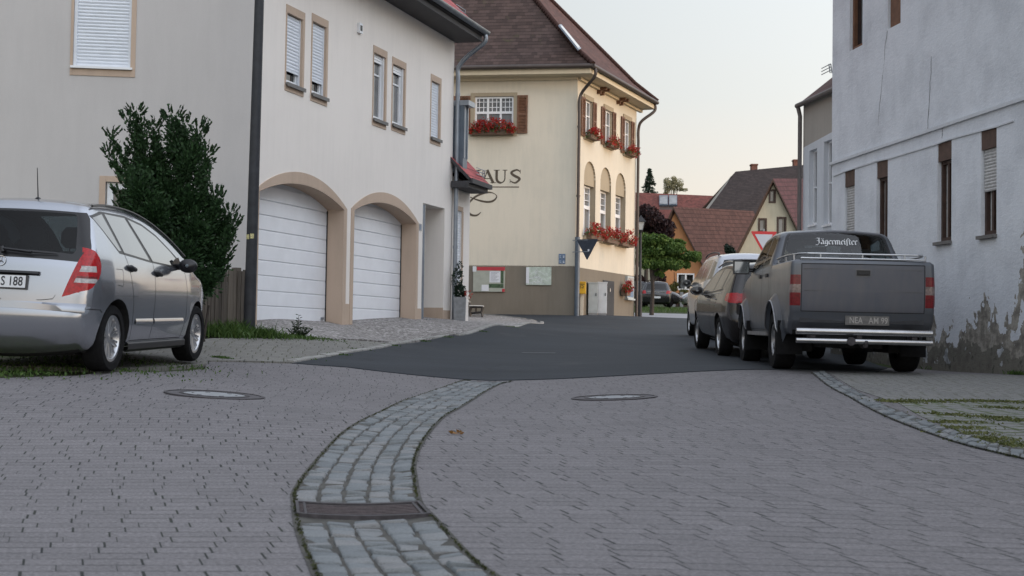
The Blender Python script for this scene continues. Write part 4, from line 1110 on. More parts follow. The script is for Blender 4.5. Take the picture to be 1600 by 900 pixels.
# gutters and downpipes
m = MB(); g0 = WH.P(0, zE - .03, ov + .16); g1_ = E0 + Vector((0, 0, -.03)); g2_ = E1 + Vector((0, 0, -.03))
m.tube([g0, g1_], .075, 10); m.tube([g1_, g2_], .075, 10); m.build('gutter', 'brown_metal', inn, smooth=60)
def dpipe(w, s, name='downpipe', top=None, off=.10, r=.052, zbot=None):
    m = MB(); t0 = top; pts = catmull([t0, t0 + Vector((0, 0, -.28)), w.P(s, zE - .75, off + .12), w.P(s, zE - 1.05, off), w.P(s, zE - 1.5, off)], 6); pts.append(w.P(s, zbot, off)); m.tube(pts, r, 10)
    for q in (1.9, 4.2, 6.6): m.tube([w.P(s, zE - q, off), w.P(s, zE - q - .05, off)], r * 1.25, 10)
    m.build(name, 'brown_metal', inn, smooth=60)
dpipe(WS, -.06, top=E0.lerp(E1, .03) + Vector((0, 0, -.06)), zbot=gz(hA.x, hA.y) - .05, r=.055, off=.09)
m = MB(); zz = gz(hA.x, hA.y); q = WS.P(-.06, 0, .09); m.tube([(q.x, q.y, zz - .1), (q.x, q.y, zz + 2.6)], .085, 10); m.build('standpipe', 'zinc_dark', inn, smooth=60)
dpipe(WS, LS - .05, top=E1 + Vector((-.1, 0, -.06)), zbot=gz(hC.x, hC.y) - .05, r=.055)
# front window: surround, casements, shutters
T = WH.T; m = MB(); m.box(T, fs0 - .14, fs0, -.01, .03, fz0 - .14, fz1 + .12); m.box(T, fs1, fs1 + .12, -.01, .03, fz0 - .14, fz1 + .12); m.box(T, fs0 + .002, fs1 - .002, -.01, .03, fz1 + .002, fz1 + .12); m.box(T, fs0 + .002, fs1 - .002, -.01, .06, fz0 - .14, fz0 - .002); wo = m.build('window', 'haus_beige', inn)
m = MB(); gridbar(m, T, fs0 + .01, fs1 - .01, fz0, fz1 - .01, -.10, -.04, .055, 3)
zt_ = fz0 + (fz1 - fz0) * .55; m.box(T, fs0 + .06, fs1 - .06, -.10, -.045, zt_ - .04, zt_ + .04)
cw = (fs1 - fs0) / 3
for i in range(3):
    for k in (1 / 3, 2 / 3): m.box(T, fs0 + cw * (i + k) - .011, fs0 + cw * (i + k) + .011, -.09, -.055, zt_ + .04, fz1 - .06)
    for k in (1 / 3, 2 / 3): z = zt_ + (fz1 - zt_) * k; m.box(T, fs0 + cw * i + .05, fs0 + cw * (i + 1) - .05, -.09, -.057, z - .011, z + .011)
m.build('frame', 'pvc', wo); m = MB(); m.box(T, fs0, fs1, -.09, -.085, fz0, fz1); m.build('pane', 'pane_grey', wo)
def shutter(w, s0, s1, z0, z1, parent, ang=0, hinge=None):
    m = MB()
    if ang == 0: TT = w.T @ Matrix.Translation((s0, .02, 0)); W_ = s1 - s0
    else: TT = w.T @ Matrix.Translation((hinge, .02, 0)) @ Matrix.Rotation(ang, 4, 'Z'); W_ = s1 - s0
    m.box(TT, 0, .06, 0, .035, z0, z1); m.box(TT, W_ - .06, W_, 0, .035, z0, z1)
    for z in (z0, (z0 + z1) / 2 - .03, z1 - .06): m.box(TT, .06, W_ - .06, 0, .034, z, z + .06)
    n = int((z1 - z0) / .05)
    for i in range(n):
        z = z0 + .06 + i * .05
        if z < z1 - .08: m.add([TT @ Vector((.06, .004, z)), TT @ Vector((W_ - .06, .004, z)), TT @ Vector((W_ - .06, .030, z + .012)), TT @ Vector((.06, .030, z + .012)), TT @ Vector((.06, .006, z + .05)), TT @ Vector((W_ - .06, .006, z + .05))], [(0, 1, 2, 3), (3, 2, 5, 4)])
    m.build('shutter', 'wood_brown', parent)
shutter(WH, WH.px(713, 180)[0] - .1, fs0 - .145, fz0 - .06, fz1 + .02, inn); shutter(WH, fs1 + .125, WH.px(824.5, 180)[0], fz0 - .06, fz1 + .02, inn)
for (s0, s1, z0, z1) in ups:
    T = WS.T; m = MB(); m.box(T, s0 - .10, s1 + .12, -.01, .035, z1 + .002, z1 + .16); m.box(T, s0 - .08, s1 + .08, -.01, .07, z0 - .10, z0 - .002)
    for a in (s0 + .002, s1 - .002): m.add([WS.P(a, z0, .0), WS.P(a, z1, .0), WS.P(a, z1, -.12), WS.P(a, z0, -.12)], [(0, 1, 2, 3)])
    wo = m.build('window', 'haus_beige', inn)
    m = MB(); gridbar(m, T, s0 + .005, s1 - .01, z0, z1 - .01, -.11, -.06, .05, 2, (.6,), .04); m.build('frame', 'pvc', wo); m = MB(); m.box(T, s0, s1, -.10, -.095, z0, z1); m.build('pane', 'pane_grey', wo)
    sw = .36; shutter(WS, s0 - sw - .02, s0 - .02, z0 - .02, z1 + .03, inn); shutter(WS, s1 + .02, s1 + .02 + sw, z0 - .02, z1 + .03, inn)
for (s0, s1, z0, zs, zc, zm) in ar:
    T = WS.T; m = MB(); sh_ = arch(s0, s1, z0, zs, zc, 20)
    # deep beige jamb and the blind head panel
    n = len(sh_); m.add([WS.P(p[0] * .998 + (s0 + s1) * .001, p[1] - .002, 0) for p in sh_] + [WS.P(p[0] * .998 + (s0 + s1) * .001, p[1] - .002, -.255) for p in sh_], [(i, (i + 1) % n, n + (i + 1) % n, n + i) for i in range(n)])
    hp = [(s0, zm)] + [(s1, zm)] + arch(s0, s1, z0, zs, zc, 20)[2:]
    m.prism(T, hp, -.24, -.06)
    wo = m.build('window', 'haus_beige', inn)
    m = MB(); gridbar(m, T, s0 + .01, s1 - .02, z0, zm - .01, -.25, -.19, .06, 2); zt_ = z0 + (zm - z0) * .58; m.box(T, s0 + .05, s1 - .06, -.25, -.18, zt_ - .06, zt_ + .06)
    for k in (1 / 3, 2 / 3): z = zt_ + (zm - zt_) * k; m.box(T, s0 + .05, s1 - .06, -.24, -.205, z - .011, z + .011)
    m.build('frame', 'pvc', wo); m = MB(); m.box(T, s0, s1, -.245, -.24, z0, zm); m.build('pane', 'pane_grey', wo)
    m = MB(); m.box(T, s0 - .06, s1 + .06, -.2, .12, z0 - .14, z0 - .02); m.build('sill', 'haus_beige', wo)
# low dark door at the far end of the side
ds0, dz1 = WS.px(949, 438.5); ds1 = WS.px(958.5, 439)[0]; dzb = gz(WS.P(ds0, 0).x, WS.P(ds0, 0).y)
m = MB(); m.box(WS.T, ds0 - .5, ds1, -.01, .03, dzb - .1, dz1); do = m.build('cellar_door', 'post_dark', inn); m = MB(); m.box(WS.T, ds0 + .1, ds0 + .16, .03, .07, dzb + .85, dzb + .97); m.build('handle', 'chrome', do)
# painted lettering and flourish
T = WH.T; m = MB(); sc_ = 47.4
def LP(px, py): return WH.px(px, py)
x0, zt0 = LP(750, 265.5); zb0 = LP(750, 286.2)[1]; Hh = zt0 - zb0
def serif(x, z, w=.16, h=.025): stroke(m, T, [(x - w / 2, z), (x + w / 2, z)], h, .003)
def S_(px): return LP(px, 276)[0]
# H
for xa in (S_(731), S_(747)):
    stroke(m, T, [(xa, zb0), (xa, zt0)], .085, .003); serif(xa, zb0 + .012, .2); serif(xa, zt0 - .012, .2)
stroke(m, T, [(S_(731), (zt0 + zb0) / 2), (S_(747), (zt0 + zb0) / 2)], .03, .0035)
# A
xa, xm, xb = S_(754.5), S_(762.0), S_(771)
stroke(m, T, [(xa, zb0), (xm, zt0)], .035, .003); stroke(m, T, [(xm - .02, zt0), (xb, zb0)], .09, .0035); stroke(m, T, [(S_(757.5), zb0 + Hh * .34), (S_(767.5), zb0 + Hh * .34)], .03, .004); serif(xa, zb0 + .012, .17); serif(xb, zb0 + .012, .2)
# U
xa, xb = S_(776), S_(789); n_ = 12; pts = [(xa, zt0), (xa, zb0 + Hh * .35)] + [((xa + xb) / 2 - (xb - xa) / 2 * math.cos(PI * i / n_), zb0 + Hh * .35 - Hh * .35 * math.sin(PI * i / n_) + .01) for i in range(1, n_)] + [(xb, zb0 + Hh * .35), (xb, zt0)]
stroke(m, T, pts, [.085] * 6 + [.07] * 2 + [.04] * (len(pts) - 8), .003); serif(xa, zt0 - .012, .2); serif(xb, zt0 - .012, .16)
# S
cx = S_(805); pts = catmull([(cx + .17, zt0 - .07), (cx + .05, zt0 - .005), (cx - .13, zt0 - .09), (cx - .05, zb0 + Hh * .58), (cx + .12, zb0 + Hh * .38), (cx + .14, zb0 + .11), (cx, zb0 + .005), (cx - .17, zb0 + .07)], 5)
k_ = len(pts); stroke(m, T, pts, [.03 + .06 * math.sin(PI * i / (k_ - 1)) for i in range(k_)], .003); stroke(m, T, [(cx + .17, zt0), (cx + .17, zt0 - .13)], .02, .0035); stroke(m, T, [(cx - .17, zb0), (cx - .17, zb0 + .13)], .02, .0035)
stroke(m, T, [LP(700, 292), LP(811, 292.3)], .035, .003)
sw = catmull([LP(733, 335) if 0 else LP(722, 335), LP(731.5, 319), LP(742, 308), LP(757, 301.5), LP(768, 301), LP(776, 306), LP(772, 313), LP(762, 315.5), LP(748, 313), LP(733, 307.5), LP(722, 305)], 8)
stroke(m, T, sw, [.02 + .05 * abs(math.sin(2.2 * PI * i / len(sw))) for i in range(len(sw))], .003)
sw = catmull([LP(728, 318), LP(730, 328), LP(736, 335.5), LP(745, 336.5), LP(751.5, 331.5)], 8); stroke(m, T, sw, [.02 + .05 * math.sin(PI * i / (len(sw) - 1)) for i in range(len(sw))], .0035)
m.build('lettering', 'lettering', inn)
# display case on the side wall (far end)
m = MB(); a0, b1_ = WS.px(977, 431); a1 = WS.px(987, 432)[0]; b0_ = WS.px(977, 466)[1]
m.box(WS.T, a0, a1, .0, .09, b0_, b1_); m.box(WS.T, a0 - .05, a1 + .05, .0, .14, b0_ - .06, b0_); dc = m.build('display_case', 'cabinet_grey', None)
tag(dc, 'small grey glazed display case at the far end of the sunlit inn wall', 'display case'); m = MB(); zm_ = (b0_ + b1_) / 2; m.box(WS.T, a0 + .06, a1 - .06, .09, .094, zm_ + .04, b1_ - .06); m.box(WS.T, a0 + .06, a1 - .06, .09, .094, b0_ + .05, zm_ - .04, 1); m.build('pane', ['pane_grey', 'sign_blue'], dc)

# ------------------------------------------------------------------ white house (right)
def YR(px): return 19500.0 / (px - 480)
r0 = at(1298, 500, YR(1298)); r1 = at(1600, 500, YR(1600)); dr = (r1 - r0); dr.z = 0; dr.normalize(); r2 = r0 + dr * 26
WR = Wall((r0.x, r0.y), (r2.x, r2.y))
wh = thing('old_house', 'old white plastered house with peeling plaster above its foot', 'house', (r0.x, r0.y, gz(r0.x, r0.y)))
zsl = WR.px(1459, 381)[1]; zln = WR.px(1466, 224.7)[1]
low = []
for (xl, xr) in ((1319.7, 1335.5), (1369.5, 1387), (1464.7, 1486.6), (1532.4, 1557)):
    low.append((WR.px(xl, 300)[0], WR.px(xr, 300)[0], zsl, zln))
zu = WR.px(1328, 80.5)[1]; hi_ = []
for (xl, xr) in ((1327.5, 1347.5), (1387, 1407), (1463.6, 1488)): hi_.append((WR.px(xl, 60)[0], WR.px(xr, 60)[0], WR.px(xl, {1327.5: 80.5, 1387: 46, 1463.6: 0}[xl])[1], zu + 1.5))
zbR = .1
m = MB(); wallmesh(m, WR, rect(0, WR.L, zbR - .4, zu + 2.6), [(rect(*q), .13) for q in low + hi_], .13)
e = WR.P(0, 0); m.add([(e.x, e.y, zbR - .4), (e.x - WR.n.x * 9, e.y - WR.n.y * 9, zbR - .4), (e.x - WR.n.x * 9, e.y - WR.n.y * 9, zu + 2.6), (e.x - WR.n.x * 4.5, e.y - WR.n.y * 4.5, zu + 6.6), (e.x, e.y, zu + 2.6)], [(0, 1, 2, 3, 4)])
def peel():
    t = NT('peeling_plaster'); v = t.coord(); s = t.node('SeparateXYZ'); t.l.new(v, s.inputs[0]); z = s.outputs[2]; y = s.outputs[1]
    n1 = t.noise(v, 1.4, 6, .62); n2 = t.noise(v, 34, 4, .7); n3 = t.noise(t.mapv(v, (3, 3, .5)), 1.5, 6, .65); n4 = t.noise(v, 7, 5, .6)
    white = t.ramp(t.math('ADD', t.math('MULTIPLY', n1, .75), t.math('MULTIPLY', n3, .25)), [(.32, (.58, .61, .66)), (.56, (.72, .755, .81))])
    trow = t.noise(t.mapv(v, (1, 1, 2.2)), 9, 4, .6, .6)
    white = t.mix(.16, white, t.ramp(n2, [(.3, 0.0), (.7, 1.0)]), 'OVERLAY')
    under = t.ramp(n4, [(.30, (.14, .13, .12)), (.45, (.24, .225, .20)), (.58, (.38, .36, .32)), (.72, (.20, .19, .185))])
    # how high the plaster has come off: damp rises unevenly
    n5 = t.noise(t.mapv(v, (1, 1, .7)), 1.1, 4, .55)
    lim = t.math('MULTIPLY_ADD', n5, 2.6, -.62)
    lim = t.math('ADD', lim, t.math('MULTIPLY_ADD', t.noise(t.mapv(v, (1, 1, .55)), 5, 4, .6), 1.5, -.72))
    k = t.math('SUBTRACT', lim, t.math('SUBTRACT', z, .37))
    # one patch further towards the corner goes up to head height
    py = t.math('SUBTRACT', 1.0, t.math('MULTIPLY', t.math('ABSOLUTE', t.math('SUBTRACT', y, 17.3)), 3.2))
    pz = t.math('SUBTRACT', 1.0, t.math('ABSOLUTE', t.math('SUBTRACT', z, 1.55)))
    k2 = t.math('ADD', t.math('MINIMUM', py, t.math('MULTIPLY', pz, 2.2)), t.math('MULTIPLY_ADD', n4, 1.6, -1.05))
    mk = t.math('MAXIMUM', t.math('GREATER_THAN', k, 0.0), t.math('GREATER_THAN', k2, 0.25))
    keep = t.math('MULTIPLY', t.math('GREATER_THAN', t.noise(v, 2.6, 4), .60), t.math('GREATER_THAN', z, .5))     # islands of paint that still hold
    mk = t.math('MULTIPLY', mk, t.math('SUBTRACT', 1.0, keep))
    c = t.mix(mk, white, under)
    wet = t.math('LESS_THAN', z, t.math('MULTIPLY_ADD', n1, .9, .28)); c = t.mix(t.math('MULTIPLY', wet, t.math('MULTIPLY_ADD', n4, 1.5, -.30)), c, (.045, .05, .038))
    t.base(c, .93, 0, .2)
    h = t.math('ADD', t.math('MULTIPLY', t.math('SUBTRACT', 1.0, mk), .9), t.math('ADD', t.math('MULTIPLY', n2, .30), t.math('MULTIPLY', trow, 1.1)))
    t.bump(h, .42, .016); return t.m
M['peel'] = peel()
m.build('wall', 'peel', wh)
m = MB(); zst = WR.px(1473, 200.2)[1]; s_a = WR.px(1300, 258)[0]
zA = WR.px(1300, 258)[1]; zB = WR.px(1600, 157.5)[1]; sA = WR.px(1300, 258)[0]; sB = WR.px(1600, 157.5)[0]
m.prism(WR.T, [(0.0, zA + (zB - zA) * (0 - sA) / (sB - sA)), (sB * 1.6, zA + (zB - zA) * (sB * 1.6 - sA) / (sB - sA)), (sB * 1.6, zA + .05 + (zB - zA) * (sB * 1.6 - sA) / (sB - sA)), (0.0, zA + .05 + (zB - zA) * (0 - sA) / (sB - sA))], .0, .035)
p = [WR.px(*q) for q in ((1303, 276), (1320, 269), (1364, 255), (1370, 252.5), (1389, 249), (1462, 227), (1487, 218), (1532, 206), (1558, 199), (1585, 190))]
for a, b in zip(p[:-1], p[1:]): m.prism(WR.T, [a, b, (b[0], b[1] + .022), (a[0], a[1] + .022)], .0, .018)
m.build('string_course', 'white_rough', wh)
m = MB(); rngc = random.Random(2)
for (x0, y0, x1, y1) in ((1386, 48, 1372, 195), (1456, 88, 1449, 205), (1473, 200, 1472, 216)):
    k = 14; pts = [WR.px(x0 + (x1 - x0) * i / k + rngc.uniform(-.7, .7), y0 + (y1 - y0) * i / k) for i in range(k + 1)]; stroke(m, WR.T, pts, [rngc.uniform(.003, .016) for _ in pts], .003)
m.build('plaster_crack', 'crack', wh)
for i, (s0, s1, z0, z1) in enumerate(low):
    T = WR.T; m = MB(); m.box(T, s0 + .004, s1 - .004, -.12, -.012, z1 - .27, z1 - .003); bx = s1 - .004
    wo = m.build('window', 'lintel_brown', wh)
    m = MB(); gridbar(m, T, s0 + .004, s1 - .004, z0 + .03, z1 - .27, -.125, -.06, .05, 1); m.box(T, s0 + (s1 - s0) * .44, s0 + (s1 - s0) * .56, -.12, -.065, z0 + .05, z1 - .3); m.build('frame', 'wood_dark', wo)
    m = MB(); m.box(T, s0 + .03, s1 - .03, -.125, -.12, z0 + .05, z1 - .27); m.box(T, s0 + .06, s0 + .20, -.119, -.116, z0 + .06, z1 - .32, 1); m.build('pane', ['pane', 'curtain'], wo)
    m = MB(); m.box(T, s0 - .03, s1 + .02, -.10, .06, z0 - .035, z0 + .012); m.build('sill', 'stone_sill', wo)
    if i in (0, 3): m = MB(); slats(m, T, s0 + .03, s1 - .01, z0 + (z1 - z0) * (.42 if i == 3 else .25), z1 - .27, -.045, .045); m.build('roller_shutter', 'curtain', wo)
for i, (s0, s1, z0, z1) in enumerate(hi_):
    T = WR.T; m = MB(); gridbar(m, T, s0 + .004, s1 - .004, z0 + .005, z1, -.125, -.055, .06, 1); wo = m.build('window', 'wood_brown', wh)
    m = MB(); m.box(T, s0 + .03, s1 - .03, -.125, -.12, z0 + .03, z1); m.build('pane', 'pane_black', wo)
    m = MB()
    if i == 1: m.box(T, s0 + .02, s1 - .03, -.055, -.04, z0 + .02, z1); m.build('board', 'wood_brown', wo)
m = MB(); roofplane(m, [WR.P(0, zu + 2.6, .5), WR.P(WR.L, zu + 2.6, .5), WR.P(WR.L, zu + 6.9, -4.5), WR.P(0, zu + 6.9, -4.5)], .1); m.build('roof', ['tile_brown', 'dark_soffit'], wh)
# ---- grey and white house beyond it
def YQ(px): return 23963.0 / (px - 480)
q0 = at(1253, 500, YQ(1253)); q1 = at(1298, 500, YQ(1298)); dq = q1 - q0; dq.z = 0; dq.normalize(); q2 = q0 + dq * 5.0
WQ = Wall((q0.x, q0.y), (q2.x, q2.y)); zq = WQ.px(1256, 168)[1]
gh = thing('grey_house', 'narrow grey house with white lower wall, just past the old white house', 'house', (q0.x, q0.y, gz(q0.x, q0.y)))
z_l, z_r = WQ.px(1259, 228), WQ.px(1296, 208)
qz = z_l[1] + (z_r[1] - z_l[1]) * (5 - z_l[0]) / (z_r[0] - z_l[0])
nw = [(WQ.px(1264, 300)[0], WQ.px(1276, 300)[0], WQ.px(1264, 353)[1], WQ.px(1264, 236)[1]), (WQ.px(1287, 300)[0], WQ.px(1300, 300)[0], WQ.px(1287, 353)[1], WQ.px(1287, 222)[1])]
m = MB(); wallmesh(m, WQ, [(0, zbR), (5, zbR), (5, qz), (0, z_l[1] - .02)], [(rect(*q), .16) for q in nw], .16); m.build('lower_wall', 'white_rough', gh)
m = MB(); wallmesh(m, WQ, [(0, z_l[1] - .02), (5, qz), (5, zq + .1), (0, zq + .1)], [], .1)
e = WQ.P(0, 0); m.add([(e.x, e.y, zbR), (e.x - WQ.n.x * 8, e.y - WQ.n.y * 8, zbR), (e.x - WQ.n.x * 8, e.y - WQ.n.y * 8, zq), (e.x - WQ.n.x * 4, e.y - WQ.n.y * 4, zq + 3), (e.x, e.y, zq + .1)], [(0, 1, 2, 3, 4)]); m.build('upper_wall', 'grey_plaster', gh)
for q in nw:
    m = MB(); gridbar(m, WQ.T, q[0] + .01, q[1] - .01, q[2] + .02, q[3], -.155, -.10, .05, 1, (.5,), .03); wo = m.build('window', 'pvc', gh); m = MB(); m.box(WQ.T, q[0] + .02, q[1] - .02, -.15, -.145, q[2] + .03, q[3]); m.build('pane', 'pane', wo)
    m = MB(); m.box(WQ.T, q[0] - .02, q[1] + .02, -.1, .04, q[2] - .03, q[2] + .01); m.build('sill', 'pvc', wo)
m = MB(); roofplane(m, [WQ.P(-.02, zq + .08, .12), WQ.P(5, zq + .08, .12), WQ.P(5, zq + 3.4, -4.0), WQ.P(-.02, zq + 3.4, -4.0)], .08); qr = m.build('roof', ['tile_far_brown', 'brown_metal'], gh)
m = MB(); m.tube([WQ.P(-.05, zq + .04, .14), WQ.P(5, zq + .04, .14)], .06, 8); m.tube([WQ.P(.0, zq, .13), WQ.P(.0, zq - .2, .08), WQ.P(.0, zbR, .08)], .05, 8); m.build('gutter', 'pipe_grey', gh, smooth=60)
snowguard(WQ, 1.6, zq + .5, .0, qr)
# ------------------------------------------------------------------ vehicles
def interp(tab, x):
    return float(np.interp(x, [t[0] for t in tab], [t[1] for t in tab]))
def thin_out(pts, loops, dmin, keep=lambda p: False):
    """drop helper points that crowd the panel outlines or each other, so no sliver faces spoil the reflections"""
    L = np.array([q for l in loops for q in polyres(l, dmin)]) if loops else np.zeros((0, 2)); cell = {}; out = []
    for q in L: cell.setdefault((int(q[0] // dmin), int(q[1] // dmin)), []).append(q)
    for p in pts:
        a, b = int(p[0] // dmin), int(p[1] // dmin); ok = True
        if not keep(p):
            for i in (-1, 0, 1):
                for j in (-1, 0, 1):
                    for q in cell.get((a + i, b + j), ()):
                        if (q[0] - p[0]) ** 2 + (q[1] - p[1]) ** 2 < dmin * dmin: ok = False
        if ok: out.append(p); cell.setdefault((a, b), []).append(p)
    return out
class Shell:
    """car body: a side silhouette (y, z) given thickness by a width law; panels are cut out of it as separate parts"""
    def __init__(s, sil, width, taper, r, crown, step=.07):
        s.sil = [tuple(p) for p in sil]; s.width = width; s.taper = taper; s.r = r; s.crown = crown; s.step = step
        s.SA = np.array(s.sil); s.SB = np.roll(s.SA, -1, axis=0); s.D = s.SB - s.SA; s.L2 = (s.D ** 2).sum(1)
        s.side_feats = []; s.strip_feats = []; s.arches = []; s.side_cuts = []; s.strip_cuts = []; s.MBs = {}; s.order = []
        s.s_acc = np.concatenate([[0], np.cumsum(np.sqrt(s.L2))])
    def dist(s, y, z):
        p = np.array([y, z]); t = np.clip(((p - s.SA) * s.D).sum(1) / s.L2, 0, 1); q = s.SA + s.D * t[:, None]
        return float(np.sqrt(((p - q) ** 2).sum(1)).min())
    def W0(s, y, z): return interp(s.width, z) * interp(s.taper, y)
    def W(s, y, z, d=None):
        d = s.dist(y, z) if d is None else d; r = s.r(y, z) if callable(s.r) else s.r
        q = 1 - min(d / r, 1.0); return s.W0(y, z) - r * (1 - math.sqrt(max(0, 1 - q * q)))
    def silnorm(s):
        k = len(s.sil); s.N = []
        for i in range(k):
            a = Vector(s.sil[i - 1]); b = Vector(s.sil[(i + 1) % k]); t = (b - a).normalized(); s.N.append(Vector((-t.y, t.x)))
    def nside(s, y, z):
        p = np.array([y, z]); t = np.clip(((p - s.SA) * s.D).sum(1) / s.L2, 0, 1); q = s.SA + s.D * t[:, None]; dd = np.sqrt(((p - q) ** 2).sum(1)); i = int(dd.argmin()); d = float(dd[i])
        nn = s.N[i].lerp(s.N[(i + 1) % len(s.sil)], float(t[i])); r = s.r(y, z) if callable(s.r) else s.r; e = .04
        wy = (s.W0(y + e, z) - s.W0(y - e, z)) / (2 * e); wz = (s.W0(y, z + e) - s.W0(y, z - e)) / (2 * e); qq = 1 - min(d / r, 1); g = qq / math.sqrt(max(1e-4, 1 - qq * qq))
        return Vector((1, -wy + nn.x * g, -wz + nn.y * g)).normalized()
    def mbf(s, key):
        if key not in s.MBs: s.MBs[key] = MB(); s.order.append(key)
        return s.MBs[key]
    def side(s):
        ys = s.SA[:, 0]; zs = s.SA[:, 1]
        loops = [s.sil]; feats = []
        for (key, poly, mi) in s.side_feats:
            lp = polyres(poly, .05); loops.append(lp); feats.append((key, poly, mi))
        for (cy, cz, rr) in s.arches:
            loops.append([(cy + rr * math.cos(2 * PI * i / 40), cz + rr * math.sin(2 * PI * i / 40)) for i in range(40)])
        for c_ in s.side_cuts: loops.append(polyres(c_, .05))
        ex = []
        for i, p in enumerate(s.sil):      # rings following the edge so the rounding is smooth
            a = Vector(s.sil[i - 1]); b = Vector(s.sil[(i + 1) % len(s.sil)]); t = (b - a)
            if t.length < 1e-6: continue
            t.normalize(); n = Vector((t.y, -t.x))
            rr = s.r(*p) if callable(s.r) else s.r
            for f in (.04, .15, .35, .6, 1.0):
                q = Vector(p) + n * rr * f
                if pip(q, s.sil) and s.dist(q.x, q.y) > rr * f * .85: ex.append((q.x, q.y))
        for y in np.arange(ys.min(), ys.max(), s.step):
            for z in np.arange(zs.min(), zs.max(), s.step):
                if pip((y, z), s.sil) and s.dist(y, z) > (s.r(y, z) if callable(s.r) else s.r) * .9: ex.append((y, z))
        ex = thin_out(ex, loops, .020)
        V, F = cdt(loops, ex)
        x = [s.W(v.x, v.y) for v in V]; s.silnorm(); nv = [s.nside(v.x, v.y) for v in V]
        for f in F:
            c = (sum(V[i].x for i in f) / 3, sum(V[i].y for i in f) / 3)
            if not pip(c, s.sil): continue
            if any((c[0] - a[0]) ** 2 + (c[1] - a[1]) ** 2 < a[2] ** 2 for a in s.arches): continue
            if (V[f[1]] - V[f[0]]).cross(V[f[2]] - V[f[0]]) < 0: f = f[::-1]
            key, mi = 'body', 0
            for (k, poly, m_) in feats:
                if pip(c, poly): key, mi = k, m_(c[0], c[1]) if callable(m_) else m_; break
            for sg in (1, -1):
                kk = (key[0], key[1] + str(sg)) if isinstance(key, tuple) else key
                s.tri(kk, [(sg * x[i], V[i].x, V[i].y) for i in (f if sg > 0 else f[::-1])], mi, [(sg * nv[i].x, nv[i].y, nv[i].z) for i in (f if sg > 0 else f[::-1])])
    def tri(s, key, P, mi, NV):
        m = s.mbf(key)
        if not hasattr(m, 'ix'): m.ix = {}; m.vn = []
        idx = []
        for p, nv in zip(P, NV):
            k = (round(p[0], 4), round(p[1], 4), round(p[2], 4))
            if k not in m.ix: m.ix[k] = len(m.v); m.v.append(p); m.vn.append(tuple(nv))
            idx.append(m.ix[k])
        if len(set(idx)) == 3: m.f.append(idx); m.mi.append(mi); m.uv.append(None)
    def strip(s, n=20, under=None):
        k = len(s.sil); W = [s.W(p[0], p[1], 0.0) for p in s.sil]
        N = []
        for i in range(k):
            a = Vector(s.sil[i - 1]); b = Vector(s.sil[(i + 1) % k]); t = (b - a).normalized(); N.append(Vector((-t.y, t.x)))
        sa = s.s_acc
        loops = []; L = sa[-1]
        for (key, poly, mi) in s.strip_feats: loops.append(polyres(poly, .05))
        for c_ in s.strip_cuts: loops.append(polyres(c_, .05))
        pts = []
        xm = [-1 + 2 * j / n for j in range(n + 1)]
        for i in range(k + 1):
            w = W[i % k]
            for u in xm: pts.append((u * w, sa[i]))
        b = [(-W[i % k], sa[i]) for i in range(k + 1)] + [(W[i % k], sa[i]) for i in range(k, -1, -1)]
        pts = thin_out([p for p in pts if abs(p[0]) > -1], loops, .018)
        V, F = cdt([b] + loops, pts)
        def P3(x, q):
            q = min(max(q, 0), L - 1e-9); i = int(np.searchsorted(sa, q, side='right')) - 1; i = min(max(i, 0), k - 1); t = (q - sa[i]) / (sa[i + 1] - sa[i])
            p = Vector(s.sil[i]).lerp(Vector(s.sil[(i + 1) % k]), t); nn = N[i].lerp(N[(i + 1) % k], t); w = W[i] * (1 - t) + W[(i + 1) % k] * t
            c = s.crown(p.x, p.y) * max(0, 1 - (x / w) ** 2)
            p = p + nn * c; return (x, p.x, p.y)
        def N3(x, q):
            q = min(max(q, 0), L - 1e-9); i = int(np.searchsorted(sa, q, side='right')) - 1; i = min(max(i, 0), k - 1); t = (q - sa[i]) / (sa[i + 1] - sa[i])
            p = Vector(s.sil[i]).lerp(Vector(s.sil[(i + 1) % k]), t); nn = N[i].lerp(N[(i + 1) % k], t); w = W[i] * (1 - t) + W[(i + 1) % k] * t; c = s.crown(p.x, p.y)
            return Vector((2 * c * x / (w * w), nn.x, nn.y)).normalized()
        s.P3 = P3
        Q = [P3(v.x, v.y) for v in V]; QN = [tuple(N3(v.x, v.y)) for v in V]
        for f in F:
            c = (sum(V[i].x for i in f) / 3, sum(V[i].y for i in f) / 3)
            i = min(max(int(np.searchsorted(sa, c[1], side='right')) - 1, 0), k - 1)
            if abs(c[0]) > max(W[i], W[(i + 1) % k]) + 1e-4: continue
            if (V[f[1]] - V[f[0]]).cross(V[f[2]] - V[f[0]]) < 0: f = f[::-1]
            key, mi = 'body', 0
            cq = P3(*c)
            if under and under(cq[1], cq[2], i): key = under(cq[1], cq[2], i)
            for (kk, poly, m_) in s.strip_feats:
                if pip(c, poly): key, mi = kk, m_(*cq) if callable(m_) else m_; break
            if isinstance(key, tuple): key = (key[0], key[1] + ('1' if c[0] > 0 else '-1'))
            s.tri(key, [Q[i] for i in f], mi, [QN[i] for i in f])
    def srange(s, z, lo, hi):
        """arc length where the silhouette between indices lo..hi has height z"""
        best = None
        for i in range(lo, hi):
            a, b = s.sil[i][1], s.sil[i + 1][1]
            if min(a, b) <= z <= max(a, b) and a != b: t = (z - a) / (b - a); return s.s_acc[i] + t * (s.s_acc[i + 1] - s.s_acc[i])
        return s.s_acc[lo] if abs(s.sil[lo][1] - z) < abs(s.sil[hi][1] - z) else s.s_acc[hi]
